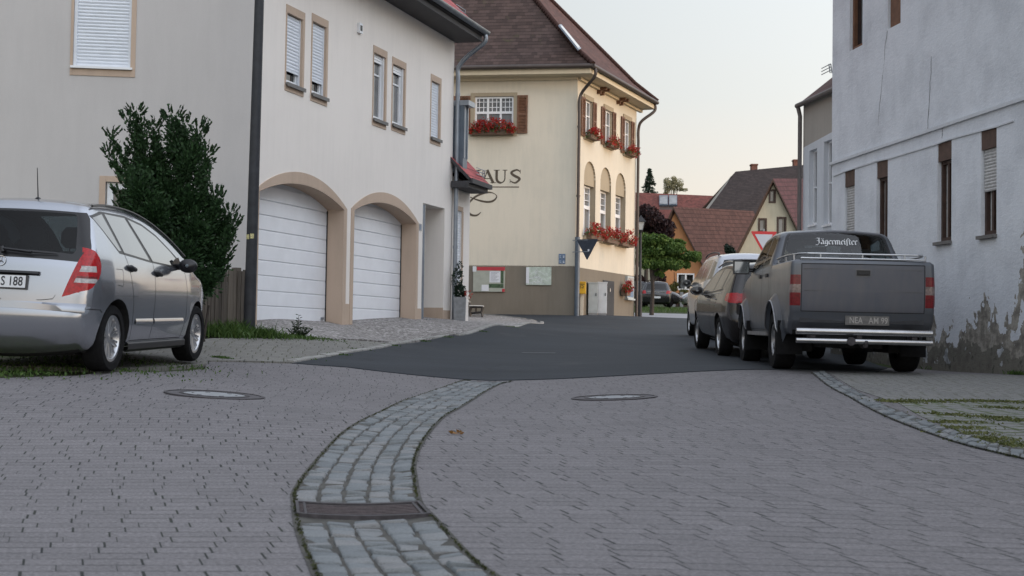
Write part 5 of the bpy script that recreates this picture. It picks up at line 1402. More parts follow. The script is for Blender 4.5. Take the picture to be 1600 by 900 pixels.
def smooth_sil(P, step=.05):
    """P: list of (y, z[, 'c']) ; 'c' keeps a corner"""
    out = []; k = len(P); runs = []; cur = [P[0][:2]]
    for p in P[1:] + [P[0]]:
        cur.append(p[:2])
        if len(p) > 2: runs.append(cur); cur = [p[:2]]
    if len(cur) > 1: runs.append(cur)
    for r in runs:
        c = catmull(r, 8) if len(r) > 2 else [Vector(q) for q in r]
        c = polyres([tuple(q) for q in c], step, False)
        out += c[:-1]
    res = [out[0]]
    for q in out[1:]:
        if math.dist(q, res[-1]) > step * .35: res.append(q)
    return res
def wheel(root, x, y, z, r, wdt, rimr, spokes, mat='alloy', side=1, flat=.0, double=False, tyre='rubber'):
    T = Matrix.Translation((x, y, z)) @ Matrix.Rotation(PI / 2 * side, 4, 'Y')
    m = MB(); h = wdt / 2
    prof = [(rimr, -h * .8), (rimr + .02, -h), (r * .93, -h), (r * .985, -h * .82), (r, -h * .55), (r, h * .55), (r * .985, h * .82), (r * .93, h), (rimr + .02, h), (rimr, h * .8)]
    m.lathe(T, prof, 40); m.lathe(T, [(r + .001, -h * .2), (r * .985, -h * .17)], 40)
    w = m.build('wheel', tyre, root, smooth=35)
    m = MB(); m.lathe(T, [(rimr + .004, h * .78), (rimr + .004, h * .86), (rimr - .02, h * .84), (rimr - .035, h * .55), (rimr - .05, -h * .6)], 40)
    m.lathe(T, [(0.001, h * .60), (.030, h * .60), (.055, h * .52), (.06, h * .3)], 20)
    for i in range(spokes):
        a = 2 * PI * i / spokes
        for off in ((-.10, .10) if double else (0,)):
            aa = a + off; Rm = T @ Matrix.Rotation(aa, 4, 'Z')
            w0, w1 = (.006, .009) if double else (.030, .038)
            P = [(.045, -w0, h * .56), (.045, w0, h * .56), (rimr - .012, w1, h * .74), (rimr - .012, -w1, h * .74), (.045, -w0 * 1.6, h * .35), (.045, w0 * 1.6, h * .35), (rimr - .012, w1 * 1.3, h * .55), (rimr - .012, -w1 * 1.3, h * .55)]
            m.add([Rm @ Vector(p) for p in P], [(0, 1, 2, 3), (0, 3, 7, 4), (1, 5, 6, 2), (2, 6, 7, 3)])
    rm = m.build('rim', mat, w, smooth=30)
    m = MB(); m.lathe(T, [(.001, -h * .1), (rimr * .62, -h * .1), (rimr - .03, -h * .2), (rimr - .03, -h * .7)], 24); m.build('brake_disc', 'interior', w)
    return w
def seat(root, x, y, z, w=.50, hgt=.62, rear=False):
    T = Matrix.Translation((x, y, z)); m = MB()
    def blob(T, pts, hw):    # rounded slab through centreline points (y, z, half thickness)
        n = 12; vs = []
        for (yy, zz, th, ww) in pts:
            for i in range(n):
                a = 2 * PI * i / n; c, s_ = math.cos(a), math.sin(a)
                vs.append(T @ Vector((ww * math.copysign(abs(c) ** .5, c), yy + th * math.copysign(abs(s_) ** .5, s_), zz)))
        k = len(pts); fs = [(i * n + j, i * n + (j + 1) % n, (i + 1) * n + (j + 1) % n, (i + 1) * n + j) for i in range(k - 1) for j in range(n)] + [tuple(range(n - 1, -1, -1)), tuple(range((k - 1) * n, k * n))]
        m.add(vs, fs)
    hw = w / 2
    blob(T, [(.02, 0, .06, hw * .9), (.0, .1, .09, hw), (-.06, .35, .08, hw), (-.12, hgt - .06, .06, hw * .8), (-.13, hgt, .03, hw * .6)], hw)
    m.box(T, -hw, hw, -.02, .50, -.12, .04)
    s = m.build('seat', 'seat', root, smooth=50)
    m = MB(); blob(T, [(-.13, hgt + .03, .035, .09), (-.13, hgt + .08, .055, .135), (-.14, hgt + .17, .055, .13), (-.14, hgt + .23, .03, .09)], hw)
    for k in (-.05, .05): m.tube([T @ Vector((k, -.13, hgt - .02)), T @ Vector((k, -.135, hgt + .08))], .007, 6)
    m.build('headrest', 'seat', s, smooth=50)
def ribbon3(mb, S, poly, w=.006, closed=False, lift=.0015, sgs=(1, -1), mi=0):
    P = polyres(poly, .05, closed); 
    if closed: P = P + [P[0]]
    for sg in sgs:
        vs = []
        for i, p in enumerate(P):
            a = Vector(P[max(i - 1, 0)]); b = Vector(P[min(i + 1, len(P) - 1)]); t = (b - a).normalized(); n = Vector((-t.y, t.x)) * w / 2
            for q in (Vector(p) + n, Vector(p) - n): vs.append((sg * (S.W(q.x, q.y) + lift), q.x, q.y))
        mb.add(vs, [(2 * i, 2 * i + 1, 2 * i + 3, 2 * i + 2) for i in range(len(P) - 1)], mi)
def emit_shell(S, root, mats, liner=True, bodyname='body'):
    """mats: key -> (part name, [materials])"""
    out = {}
    for key in S.order:
        k = key[0] + key[1] if isinstance(key, tuple) else key
        base = key[0] if isinstance(key, tuple) else key
        nm, mt = mats[base]; o = S.MBs[key].build(nm, mt, root, smooth=38); out[key if not isinstance(key, tuple) else k] = o
    if liner:
        src = S.MBs['body']; m = MB(); keep = [f for f in src.f if min(src.v[i][2] for i in f) > S.liner_z]
        c = Vector((0, S.cy, S.cz)); m.v = [tuple(Vector(v) + (Vector((0, min(max(v[1], S.cy - 1), S.cy + 1), S.cz)) - Vector(v)).normalized() * .022) for v in src.v]
        m.f = [f[::-1] for f in keep]; m.mi = [0] * len(keep); m.uv = [None] * len(keep); m.build('headliner', 'interior', root, smooth=60)
    return out
def arch_liner(root, S, cy, cz, rr, depth=.32, mat='under'):
    for sg in (1, -1):
        m = MB(); vs = []; n = 20; idx = []
        for i in range(n + 1):
            a = -.35 + (PI + .7) * i / n; y, z = cy + rr * math.cos(a), cz + rr * math.sin(a)
            z = max(z, .14); x = S.W(y, max(z, S.SA[:, 1].min() + .002)) - .004
            vs += [(sg * x, y, z), (sg * (x - depth), y, z)]
        m.add(vs, [(2 * i, 2 * i + 1, 2 * i + 3, 2 * i + 2) for i in range(n)]); k = len(vs)
        m.add([vs[2 * i + 1] for i in range(n + 1)], [tuple(range(n + 1))]); m.build('wheel_housing', mat, root)
def place_car(root, xc, y, head, wb):
    xf, yf = xc + wb * math.sin(head), y + wb * math.cos(head)
    # height of the tyres' contact on both sides
    nx, ny = math.cos(head), -math.sin(head)
    zr = (gz(xc - nx * .75, y - ny * .75) + gz(xc + nx * .75, y + ny * .75)) / 2 + .012; zf = (gz(xf - nx * .75, yf - ny * .75) + gz(xf + nx * .75, yf + ny * .75)) / 2 + .012
    rollx = math.atan2(gz(xc - nx * .75, y - ny * .75) - gz(xc + nx * .75, y + ny * .75), 1.5) * .9
    root.location = (xc, y, zr); root.rotation_euler = (math.atan2(zf - zr, wb), rollx, -head)
def grow(poly, d):
    c = Vector((sum(p[0] for p in poly) / len(poly), sum(p[1] for p in poly) / len(poly))); out = []; k = len(poly)
    area = sum(poly[i][0] * poly[(i + 1) % k][1] - poly[(i + 1) % k][0] * poly[i][1] for i in range(k)); sg = 1 if area > 0 else -1
    for i in range(k):
        a, b, c_ = Vector(poly[i - 1]), Vector(poly[i]), Vector(poly[(i + 1) % k]); t1 = (b - a).normalized(); t2 = (c_ - b).normalized()
        n1 = Vector((t1.y, -t1.x)) * sg; n2 = Vector((t2.y, -t2.x)) * sg; n = (n1 + n2); n = n / max(.5, n.length_squared / 2) if n.length > .1 else n1
        out.append(tuple(b + n * d))
    return out

# ---- silver compact hatchback
def hatchback():
    root = thing('hatchback', 'silver compact hatchback parked on the left with its back to the square', 'car')
    # local: rear axle at y=0, ground z=0
    sil = smooth_sil([(-.52, .27), (-.58, .36), (-.615, .50), (-.60, .585, 'c'), (-.575, .60, 'c'), (-.565, .72), (-.545, .86), (-.515, 1.00), (-.46, 1.12), (-.335, 1.34), (-.25, 1.50), (-.20, 1.545), (-.05, 1.575), (.45, 1.60), (.95, 1.585), (1.45, 1.50), (1.90, 1.34), (2.33, 1.10), (2.50, 1.02), (2.80, .93), (3.03, .80), (3.17, .62), (3.20, .45), (3.14, .24), (3.0, .20, 'c'), (-.40, .20, 'c')])
    width = [(.18, .79), (.30, .84), (.45, .870), (.60, .880), (.75, .884), (.88, .880), (.97, .868), (1.05, .85), (1.12, .825), (1.32, .735), (1.52, .64), (1.62, .58)]
    taper = [(-.62, .86), (-.55, .915), (-.40, .965), (-.1, .995), (.5, 1.0), (2.2, .99), (2.7, .95), (3.0, .88), (3.2, .78)]
    r_ = lambda y, z: .075 if z < .9 else .085
    S = Shell(sil, width, taper, r_, lambda y, z: .075 if (y < -.1 and z < 1.45) else (.03 if z > 1.2 else .06))
    S.arches = [(0, .315, .375), (2.57, .315, .37)]
    q = [(-.20, 1.435), (.06, 1.485), (.20, 1.15), (.14, 1.145)]
    rw = [(.13, 1.492), (.66, 1.487), (.93, 1.085), (.27, 1.135)]
    fw = [(.75, 1.478), (1.10, 1.435), (1.42, 1.345), (1.72, 1.20), (1.95, 1.045), (1.03, 1.08)]
    for P in (q, rw, fw): S.side_feats.append((('sideglass', 'abc'[[q, rw, fw].index(P)]), P, 0))
    ring = [(-.235, 1.45), (.03, 1.51), (.68, 1.512), (1.12, 1.458), (1.44, 1.366), (1.75, 1.215), (2.10, 1.02), (1.5, 1.04), (.9, 1.065), (.12, 1.12)]
    S.side_feats.append((('surround', ''), ring, 0))
    tl = [(-.70, .735), (-.565, .742), (-.50, .785), (-.42, .87), (-.385, .92), (-.355, .99), (-.36, 1.06), (-.40, 1.12), (-.47, 1.165), (-.70, 1.19)]
    tmat = lambda y, z: 0 if y > -.44 else 1 if .925 < z < .98 else (1 if .825 < z < .865 else (2 if .865 <= z < .885 else 0))
    S.side_feats.append((('tail', ''), tl, tmat)); S.side_feats.append(('rearblack', [(-.75, 1.0), (-.48, 1.01), (-.44, 1.10), (-.36, 1.24), (-.24, 1.42), (-.23, 1.475), (-.75, 1.475)], 0))
    for z0, z1 in ((.925, .98), (.825, .865), (.865, .885)): S.side_cuts.append([(-.70, z0), (-.44, z0), (-.44, z1), (-.70, z1)])
    hl = [(2.72, .70), (3.3, .62), (3.3, .85), (2.80, .88)]
    S.side_feats.append((('headlight', ''), hl, 0))
    S.side()
    top = max(range(len(S.sil)), key=lambda i: S.sil[i][1])
    zz = lambda z: S.srange(z, 0, top); zf = lambda z: S.srange(z, top, len(S.sil) - 2)
    gl = [(-.62, zz(1.075)), (.62, zz(1.075)), (.64, zz(1.11)), (.60, zz(1.30)), (.56, zz(1.44)), (.53, zz(1.455)), (-.53, zz(1.455)), (-.56, zz(1.44)), (-.60, zz(1.30)), (-.64, zz(1.11))]
    S.strip_feats.append(('rearglass', gl, 0))
    S.strip_feats.append(('rearblack', [(-.9, zz(1.01)), (.9, zz(1.01)), (.9, zz(1.475)), (-.9, zz(1.475))], 0))
    for sg in (1, -1):
        S.strip_feats.insert(0, (('tail', ''), [(sg * .575, zz(.69)), (sg * .64, zz(.71)), (sg * .70, zz(.735)), (sg * 1.0, zz(.745)), (sg * 1.0, zz(1.19)), (sg * .735, zz(1.17)), (sg * .69, zz(1.04)), (sg * .63, zz(.86))], lambda x, y, z: 0 if abs(x) < .66 + (z - .8) * .35 else tmat(y, z)))
        for z0, z1 in ((.925, .98), (.825, .865), (.865, .885)): S.strip_cuts.append([(sg * (.66 + (z0 - .8) * .35), zz(z0)), (sg * 1.0, zz(z0)), (sg * 1.0, zz(z1)), (sg * (.66 + (z1 - .8) * .35), zz(z1))])
    S.strip_feats.append(('windscreen', [(-.62, zf(1.12)), (.62, zf(1.12)), (.52, zf(1.52)), (-.52, zf(1.52))][::-1], 0))
    S.strip(22, lambda y, z, i: 'underbody' if S.sil[i][1] < .23 and S.sil[(i + 1) % len(S.sil)][1] < .23 else None)
    S.liner_z = 1.02; S.cy = .8; S.cz = 1.0
    mats = {'body': ('body', ['silver']), 'sideglass': ('window', ['glass_side']), 'surround': ('window_surround', ['trimblack']), 'tail': ('tail_light', ['lens_red', 'lens_white', 'lens_dark']), 'headlight': ('headlight', ['lens_white']),
            'rearglass': ('rear_window', ['glass']), 'rearblack': ('rear_window_surround', ['trimblack']), 'windscreen': ('windscreen', ['glass']), 'underbody': ('underbody', ['under'])}
    emit_shell(S, root, mats)
    # shut lines, moulding, sill
    m = MB()
    ribbon3(m, S, [(.13, 1.50), (.245, 1.13), (.30, .98), (.40, .70), (.42, .50), (.44, .30)]); ribbon3(m, S, [(.70, 1.49), (1.0, 1.075), (1.03, .80), (1.02, .28)]); ribbon3(m, S, [(2.0, 1.03), (2.08, .80), (2.10, .50), (2.02, .28)])
    ribbon3(m, S, [(.44, .285), (2.02, .285)]); ribbon3(m, S, [(-.60, .592), (-.37, .585), (-.33, .56)], .008)
    ribbon3(m, S, [(-.05, .97), (.10, .97), (.12, .95), (.12, .83), (.10, .81), (-.03, .82)], .005, sgs=(1,))
    m.build('shut_lines', 'interior', root)
    for sg in (1, -1):
        for (ya, yb) in ((.50, 1.0), (1.05, 2.0)):
            m = MB(); n = 10; vs = []
            for i in range(n + 1):
                y = ya + (yb - ya) * i / n
                for (z, d) in ((.44, .001), (.445, .009), (.475, .010), (.50, .001)): vs.append((sg * (S.W(y, z) + d), y, z))
            m.add(vs, [(4 * i + k, 4 * i + k + 1, 4 * i + 5 + k, 4 * i + 4 + k) for i in range(n) for k in range(3)]); m.build('side_moulding', 'silver', root, smooth=40)
    for sg in (1, -1): 
        m = MB(); n = 12; vs = []
        for i in range(n + 1):
            y = .40 + 1.78 * i / n
            for (z, d) in ((.27, .004), (.255, .022), (.20, .018), (.17, -.04)): vs.append((sg * (S.W(y, .27) + d), y, z))
        m.add(vs, [(4 * i + k, 4 * i + k + 1, 4 * i + 5 + k, 4 * i + 4 + k) for i in range(n) for k in range(3)]); m.build('sill', 'black', root, smooth=40)
    # door handles, roof rails
    for (y, z) in ((.34, .985), (1.10, .955)):
        for sg in (1, -1):
            m = MB(); T = Matrix.Translation((sg * (S.W(y, z)), y, z)); m.tube([T @ Vector((-sg * .01, -.10, .015)), T @ Vector((sg * .022, -.06, .012)), T @ Vector((sg * .025, .05, -.008)), T @ Vector((-sg * .01, .09, -.012))], [.016, .024, .022, .014], 10); m.build('handle', 'black', root, smooth=60)
    for sg in (1, -1):
        m = MB(); pts = [(sg * (S.W(y, z, .05) + .012), y, z + .012) for (y, z) in ((-.12, 1.535), (.2, 1.565), (.6, 1.57), (1.0, 1.545), (1.4, 1.47), (1.8, 1.335), (2.15, 1.16))]
        m.tube(catmull(pts, 5), .012, 6); m.build('roof_trim', 'trimblack', root)
    # bumper ledge
    # rear bits
    def rp(x, z, d=0):
        p = S.P3(x, zz(z)); q = S.P3(x, zz(z) + .01); t = Vector((0, q[1] - p[1], q[2] - p[2])).normalized(); return Vector(p) + Vector((0, -t.z, t.y)) * d
    m = MB(); n = 24; vs = []
    for i in range(n + 1):
        x = -.80 + 1.6 * i / n
        for (z, d) in ((.635, .0), (.615, .020), (.58, .024), (.555, .002)): vs.append(rp(x, z, d))
    m.add(vs, [(4 * i + k, 4 * i + k + 1, 4 * i + 5 + k, 4 * i + 4 + k) for i in range(n) for k in range(3)]); m.build('bumper_strip', 'silver', root, smooth=50)
    m = MB()
    for a, b in (((-.78, .605), (-.52, .64)),): pass
    for sg in (1, -1):
        for p, q in zip([(.40, .652), (.60, .66), (.66, .69)][:-1], [(.40, .652), (.60, .66), (.66, .69)][1:]): pass
    # lid outline
    path = [(-.52, .70), (-.50, .665), (-.40, .65), (0, .645), (.40, .65), (.50, .665), (.52, .70)]
    vs = []
    for (x, z) in path: vs += [rp(x, z, .002), rp(x, z + .006, .002)]
    m.add(vs, [(2 * i, 2 * i + 1, 2 * i + 3, 2 * i + 2) for i in range(len(path) - 1)]); m.build('lid_gap', 'interior', root)
    # recess round the plate
    m = MB(); n = 16; vs = []
    for i in range(n + 1):
        x = -.37 + .74 * i / n
        for (z, d) in ((.90, .002), (.895, .030), (.875, .034), (.862, .004)): vs.append(rp(x * (1 - .02 * abs(x)), z, d))
    m.add(vs, [(4 * i + k, 4 * i + k + 1, 4 * i + 5 + k, 4 * i + 4 + k) for i in range(n) for k in range(3)]); 
    m.build('grip_strip', 'trimblack', root, smooth=50)
    P0 = rp(0, .80, .016); T = Matrix.Translation(P0) @ Matrix.Rotation(R(-8), 4, 'X') @ Matrix.Rotation(PI, 4, 'Z')
    # frame looking from behind: a = right in picture, b = outward (towards -y), c = up
    T = frame(P0, (1, 0, 0), up=Vector((0, .10, 1)).normalized(), n=Vector((0, -1, .10)).normalized())
    m = MB(); m.box(T, -.27, .27, -.02, .004, -.068, .062); pl = m.build('number_plate', 'trimblack', root)
    m = MB(); m.box(T, -.26, .26, .004, .008, -.055, .055); m.box(T, -.26, -.222, .008, .0085, -.055, .055, 1); m.build('plate_face', ['plate_white', 'sign_blue'], pl)
    m = MB(); v, f = textmesh('NEA', .115, T @ Matrix.Translation((-.135, 0, -.002)), .010, sx=.78); m.add(v, f); v, f = textmesh('S 188', .115, T @ Matrix.Translation((.135, 0, -.002)), .010, sx=.80); m.add(v, f); m.build('plate_text', 'ink', pl)
    m = MB()
    for zc, mi in ((.024, 0), (-.022, 1)): m.add([T @ Vector((-.012 + .017 * math.cos(a * PI / 8), .010, zc + .017 * math.sin(a * PI / 8))) for a in range(16)], [tuple(range(16))], mi)
    m.build('plate_seals', [simple('seal_green', (.28, .27, .14), .5), simple('seal_grey', (.30, .36, .36), .5)], pl)
    # three pointed emblem
    P0 = rp(0, .975, .008); T = frame(P0, (1, 0, 0), up=Vector((0, .22, 1)).normalized(), n=Vector((0, -1, .22)).normalized())
    m = MB(); n = 24; m.tube([T @ Vector((.045 * math.cos(2 * PI * i / n), 0, .045 * math.sin(2 * PI * i / n))) for i in range(n + 1)], .0045, 6)
    for a in (90, 210, 330):
        a = R(a); d = Vector((math.cos(a), 0, math.sin(a))); e = Vector((-math.sin(a), 0, math.cos(a)))
        m.add([T @ (e * .008), T @ (d * .043), T @ (-e * .008), T @ Vector((0, .008, 0))], [(0, 1, 3), (1, 2, 3)])
    m.build('emblem', 'chrome', root)
    m = MB(); m.tube([rp(.02, 1.035, .03), rp(.0, 1.07, .035)], .022, 10); m.tube([rp(.02, 1.055, .04), rp(.25, 1.045, .04), rp(.50, 1.052, .022)], [.012, .010, .005], 6); m.tube([rp(.02, 1.055, .045), rp(.28, 1.04, .045)], .014, 6); m.build('wiper', 'trimblack', root, smooth=60)
    m = MB(); mb_ = rp(.0, 1.53, 0); a = Vector((.10, -.10, 1.585)); m.tube([a, a + Vector((0, .01, .02))], [.035, .022], 10); m.tube([a + Vector((0, .0, .02)), a + Vector((0, -.05, .30))], [.006, .0035], 6); m.build('aerial', 'trimblack', root)
    # mirrors
    for sg in (1, -1):
        m = MB(); c = Vector((sg * .985, 1.66, 1.06)); vs = []; n = 14
        prof = [(.02, .0), (.075, .02), (.085, .06), (.06, .11), (.015, .14)]
        for (rr, yy) in prof:
            for i in range(n): t = 2 * PI * i / n; vs.append(c + Vector((math.cos(t) * rr * 1.25, yy, math.sin(t) * rr * .9)))
        m.add(vs, [(i * n + j, i * n + (j + 1) % n, (i + 1) * n + (j + 1) % n, (i + 1) * n + j) for i in range(4) for j in range(n)])
        m.tube([(sg * (S.W(1.75, 1.02) - .02), 1.80, 1.045), (sg * .93, 1.72, 1.05)], .034, 8); m.add([(sg * (S.W(1.75, 1.05) + .004), y_, z_) for y_, z_ in ((1.62, 1.06), (1.95, 1.05), (1.80, 1.15), (1.66, 1.12))], [(0, 1, 2, 3)]); mo = m.build('wing_mirror', 'trimblack', root, smooth=60)
        m = MB(); m.add([c + Vector((math.cos(2 * PI * i / n) * .088, .018 - .0, math.sin(2 * PI * i / n) * .062)) for i in range(n)], [tuple(range(n))]); m.build('mirror_glass', 'mirror', mo)
    for (y) in (0, 2.57):
        arch_liner(root, S, y, .315, .372)
        for sg in (1, -1): wheel(root, sg * .745, y, .316, .316, .205, .215, 10, 'alloy', sg, double=True)
    m = MB(); m.box(I4, -.62, .62, -.35, 2.9, .16, .27); m.box(I4, -.75, .75, .42, 2.1, .19, .30); m.box(I4, -.55, .1, -.50, -.25, .19, .30); m.tube([(-.45, -.56, .24), (-.45, -.2, .25)], .03, 10); m.build('floor_pan', 'under', root)
    for x in (-.38, .38): seat(root, x, 1.05, .62)
    for x in (-.40, 0.0, .40): seat(root, x, .22, .62, .40, .50)
    m = MB(); m.box(I4, -.74, .74, 1.95, 2.35, .75, 1.02); m.build('dashboard', 'interior', root)
    return root, S
car1, S1 = hatchback()
place_car(car1, -3.73 - .865, 12.72, R(4.0), 2.57)

# ---- grey double cab pickup with flat bed cover
def pickup():
    root = thing('pickup_truck', 'dusty dark grey double cab pickup with chrome tube bumper, parked beside the old white house', 'pickup truck')
    sil = smooth_sil([(-1.08, .70, 'c'), (-1.10, .78), (-1.11, 1.0), (-1.10, 1.30), (-1.07, 1.355, 'c'), (.42, 1.36, 'c'), (.46, 1.38, 'c'), (.60, 1.70), (.66, 1.775), (.80, 1.815), (1.35, 1.835), (1.85, 1.80), (2.03, 1.74), (2.50, 1.31, 'c'), (3.3, 1.22), (3.75, 1.10), (3.85, .95), (3.88, .65), (3.82, .45, 'c'), (-.9, .45, 'c'), (-1.05, .60, 'c')])
    width = [(.4, .84), (.55, .865), (.9, .875), (1.15, .868), (1.30, .862), (1.40, .845), (1.84, .685)]
    taper = [(-1.11, .985), (-.9, .995), (-.3, 1.0), (2.2, 1.0), (3.0, .985), (3.6, .95), (3.9, .86)]
    S = Shell(sil, width, taper, lambda y, z: .045 if y < .45 else .07, lambda y, z: .012 if y < .5 and z < 1.5 else .035, .08)
    S.arches = [(0, .40, .47), (2.95, .40, .46)]
    rw = [(.70, 1.70), (1.18, 1.755), (1.20, 1.37), (.70, 1.375)]; fw = [(1.27, 1.755), (1.82, 1.715), (2.30, 1.33), (1.28, 1.365)]
    for nme, P in (('a', rw), ('b', fw)): S.side_feats.append((('sideglass', nme), P, 0))
    S.side_feats.append((('surround', ''), [(.64, 1.72), (1.2, 1.79), (1.88, 1.745), (2.40, 1.30), (1.28, 1.335), (.66, 1.345)], 0))
    S.side_feats.append((('tail', ''), [(-1.2, .80), (-1.045, .80), (-1.045, 1.17), (-1.2, 1.17)], lambda y, z: 1 if .955 < z < 1.055 else (0)))
    S.side_cuts.append([(-1.2, .955), (-1.0, .955), (-1.0, 1.055), (-1.2, 1.055)])
    S.side_feats.append((('headlight', ''), [(3.6, .80), (4.0, .80), (4.0, 1.03), (3.65, 1.05)], 0))
    S.side()
    top = max(range(len(S.sil)), key=lambda i: S.sil[i][1]); zf = lambda z: S.srange(z, top, len(S.sil) - 3)
    i46 = next(i for i, p in enumerate(S.sil) if p[0] > .455 and p[1] > 1.375)
    zc = lambda z: S.srange(z, i46, top); zr = lambda z: S.srange(z, 0, i46 - 25)
    S.strip_feats.append(('rearglass', [(-.71, zc(1.40)), (.71, zc(1.40)), (.63, zc(1.70)), (.585, zc(1.765)), (-.585, zc(1.765)), (-.63, zc(1.70))], 0))
    S.strip_feats.append(('rearblack', [(-.75, zc(1.385)), (.75, zc(1.385)), (.66, zc(1.72)), (.61, zc(1.785)), (-.61, zc(1.785)), (-.66, zc(1.72))], 0))
    for sg in (1, -1): S.strip_feats.append((('tail', ''), [(sg * .740, zr(.80)), (sg * .95, zr(.80)), (sg * .95, zr(1.17)), (sg * .740, zr(1.17))], lambda x, y, z: 1 if .955 < z < 1.055 else 0)); S.strip_cuts.append([(sg * .70, zr(.955)), (sg * .95, zr(.955)), (sg * .95, zr(1.055)), (sg * .70, zr(1.055))])
    S.strip_feats.append(('tailgate', [(-.728, zr(.735)), (.728, zr(.735)), (.728, zr(1.30)), (-.728, zr(1.30))], 0))
    S.strip_feats.append(('windscreen', [(-.66, zf(1.36)), (.66, zf(1.36)), (.54, zf(1.71)), (-.54, zf(1.71))][::-1], 0))
    S.strip(20, lambda y, z, i: 'underbody' if z < .5 and -1.0 < y < 3.7 else ('cover' if z > 1.335 and -1.06 < y < .44 else None))
    S.liner_z = 1.32; S.cy = 1.3; S.cz = 1.45
    mats = {'body': ('body', ['truck']), 'sideglass': ('window', ['glass']), 'surround': ('window_surround', ['trimblack']), 'tail': ('tail_light', ['lens_dull', 'lens_dim']), 'headlight': ('headlight', ['lens_white']), 'rearglass': ('rear_window', ['glass_pick']),
            'rearblack': ('rear_window_surround', ['trimblack']), 'tailgate': ('tailgate', ['truck_gate']), 'windscreen': ('windscreen', ['glass_pick']), 'underbody': ('underbody', ['under']), 'cover': ('bed_cover', ['tonneau'])}
    M['lens_dim'] = lens('lens_dim', (.20, .15, .14)); M['glass_pick'] = glassmat('pickup_glass', (.62, .68, .68))
    ob = emit_shell(S, root, mats)
    m = MB()
    ribbon3(m, S, [(.60, 1.36), (.60, 1.10), (.63, .95), (.66, .70), (.66, .50)], .009); ribbon3(m, S, [(1.22, 1.78), (1.24, 1.1), (1.24, .50)], .009); ribbon3(m, S, [(2.38, 1.30), (2.40, 1.0), (2.36, .50)], .009); ribbon3(m, S, [(.46, 1.37), (.45, 1.1), (.45, .80)], .010); ribbon3(m, S, [(.66, .50), (2.36, .50)], .009)
    def rp(x, z, d=0): p = S.P3(x, zr(z)); return Vector((p[0], p[1] - d, p[2]))
    for (x0, z0, x1, z1) in ((-.73, .735, -.73, 1.305), (.73, .735, .73, 1.305), (-.73, .735, .73, .735), (-.73, 1.305, .73, 1.305)):
        n = 10; vs = []; dx, dz = (.005, 0) if x0 == x1 else (0, .005)
        for i in range(n + 1): t = i / n; x, z = x0 + (x1 - x0) * t, z0 + (z1 - z0) * t; vs += [rp(x - dx, z - dz, .002), rp(x + dx, z + dz, .002)]
        m.add(vs, [(2 * i, 2 * i + 1, 2 * i + 3, 2 * i + 2) for i in range(n)])
    m.build('shut_lines', 'interior', root)
    # tailgate pressing and latch
    tg = ob['tailgate']; m = MB()
    for (xa, xb, z) in ((-.70, -.02, .985), (.0, .70, .985), (-.70, .70, 1.245)):
        m.box(I4, xa, xb, S.P3(0, zr(z))[1] + .012 - .012 - .0, S.P3(0, zr(z))[1] + .02, z, z + .006)
    m.build('pressing', 'truck', tg)
    m = MB(); y0 = S.P3(0, zr(1.2))[1]
    for a in ((-.09, .09, 1.235, 1.243), (-.09, .09, 1.16, 1.168), (-.09, -.082, 1.168, 1.235), (.082, .09, 1.168, 1.235)): m.box(I4, a[0], a[1], y0 - .008, y0 + .01, a[2], a[3])
    m.box(I4, -.082, .082, y0 - .003, y0 + .01, 1.168, 1.235, 1); m.box(I4, -.065, .065, y0 - .018, y0, 1.185, 1.215, 1); m.build('handle', ['truck', 'black'], tg)
    # lower apron, plate
    m = MB(); m.box(I4, -.74, .74, -1.07, -.98, .60, .728); m.box(I4, -.30, .30, -1.078, -1.068, .69, .70, 1); m.build('rear_apron', ['post_dark', 'black'], root)
    T = frame((0.06, -1.095, .635), (1, 0, 0), n=Vector((0, -1, 0))); m = MB(); m.box(T, -.26, .26, -.01, .004, -.055, .055); pl = m.build('number_plate', 'plate_dirty', root)
    m = MB(); v, f = textmesh('NEA', .105, T @ Matrix.Translation((-.135, 0, -.002)), .006, sx=.78); m.add(v, f); v, f = textmesh('AM 99', .105, T @ Matrix.Translation((.13, 0, -.002)), .006, sx=.80); m.add(v, f); m.build('plate_text', 'plate_letter', pl)
    for x in (-.62, .62): 
        pass
    # tube bumper with brackets and tow hitch
    m = MB(); 
    m.tube([(-.80, -1.21, .495), (.80, -1.21, .495)], .042, 16); m.tube([(-.80, -1.215, .385), (.80, -1.215, .385)], .034, 16)
    bo = m.build('tube_bumper', 'steel_tube', root, smooth=50)
    m = MB()
    for x in (-.60, .60, -.05): m.box(I4, x - .03, x + .03, -1.20, -.95, .36, .52)
    m.tube([(.02, -1.22, .34), (.02, -1.05, .33), (.02, -.8, .40)], .030, 8); m.lathe(Matrix.Translation((.02, -1.24, .345)), [(.001, .055), (.02, .048), (.027, .03), (.02, .008), (.015, -.02)], 14)
    m.tube([(-.16, -1.235, .385), (-.16, -1.28, .385)], .05, 12); m.build('tow_hitch', 'iron', root, smooth=50)
    # rails on the bed
    m = MB(); z1 = 1.43
    for sg in (1, -1):
        m.tube(catmull([(sg * .66, -1.06, z1), (sg * .74, -.95, z1), (sg * .79, -.6, z1), (sg * .80, .0, z1), (sg * .80, .36, z1 - .01)], 5), .012, 8)
        for y in (-.9, -.3, .3): m.tube([(sg * .785, y, 1.35), (sg * .79, y, z1)], .011, 6)
    m.tube([(-.66, -1.06, z1), (.66, -1.06, z1)], .012, 8); m.tube([(-.74, -1.085, 1.372), (.74, -1.085, 1.372)], .012, 8)
    for x in (-.5, 0, .5): m.tube([(x, -1.065, 1.36), (x, -1.06, z1)], .011, 6)
    m.build('bed_rail', 'alloy', root, smooth=60)
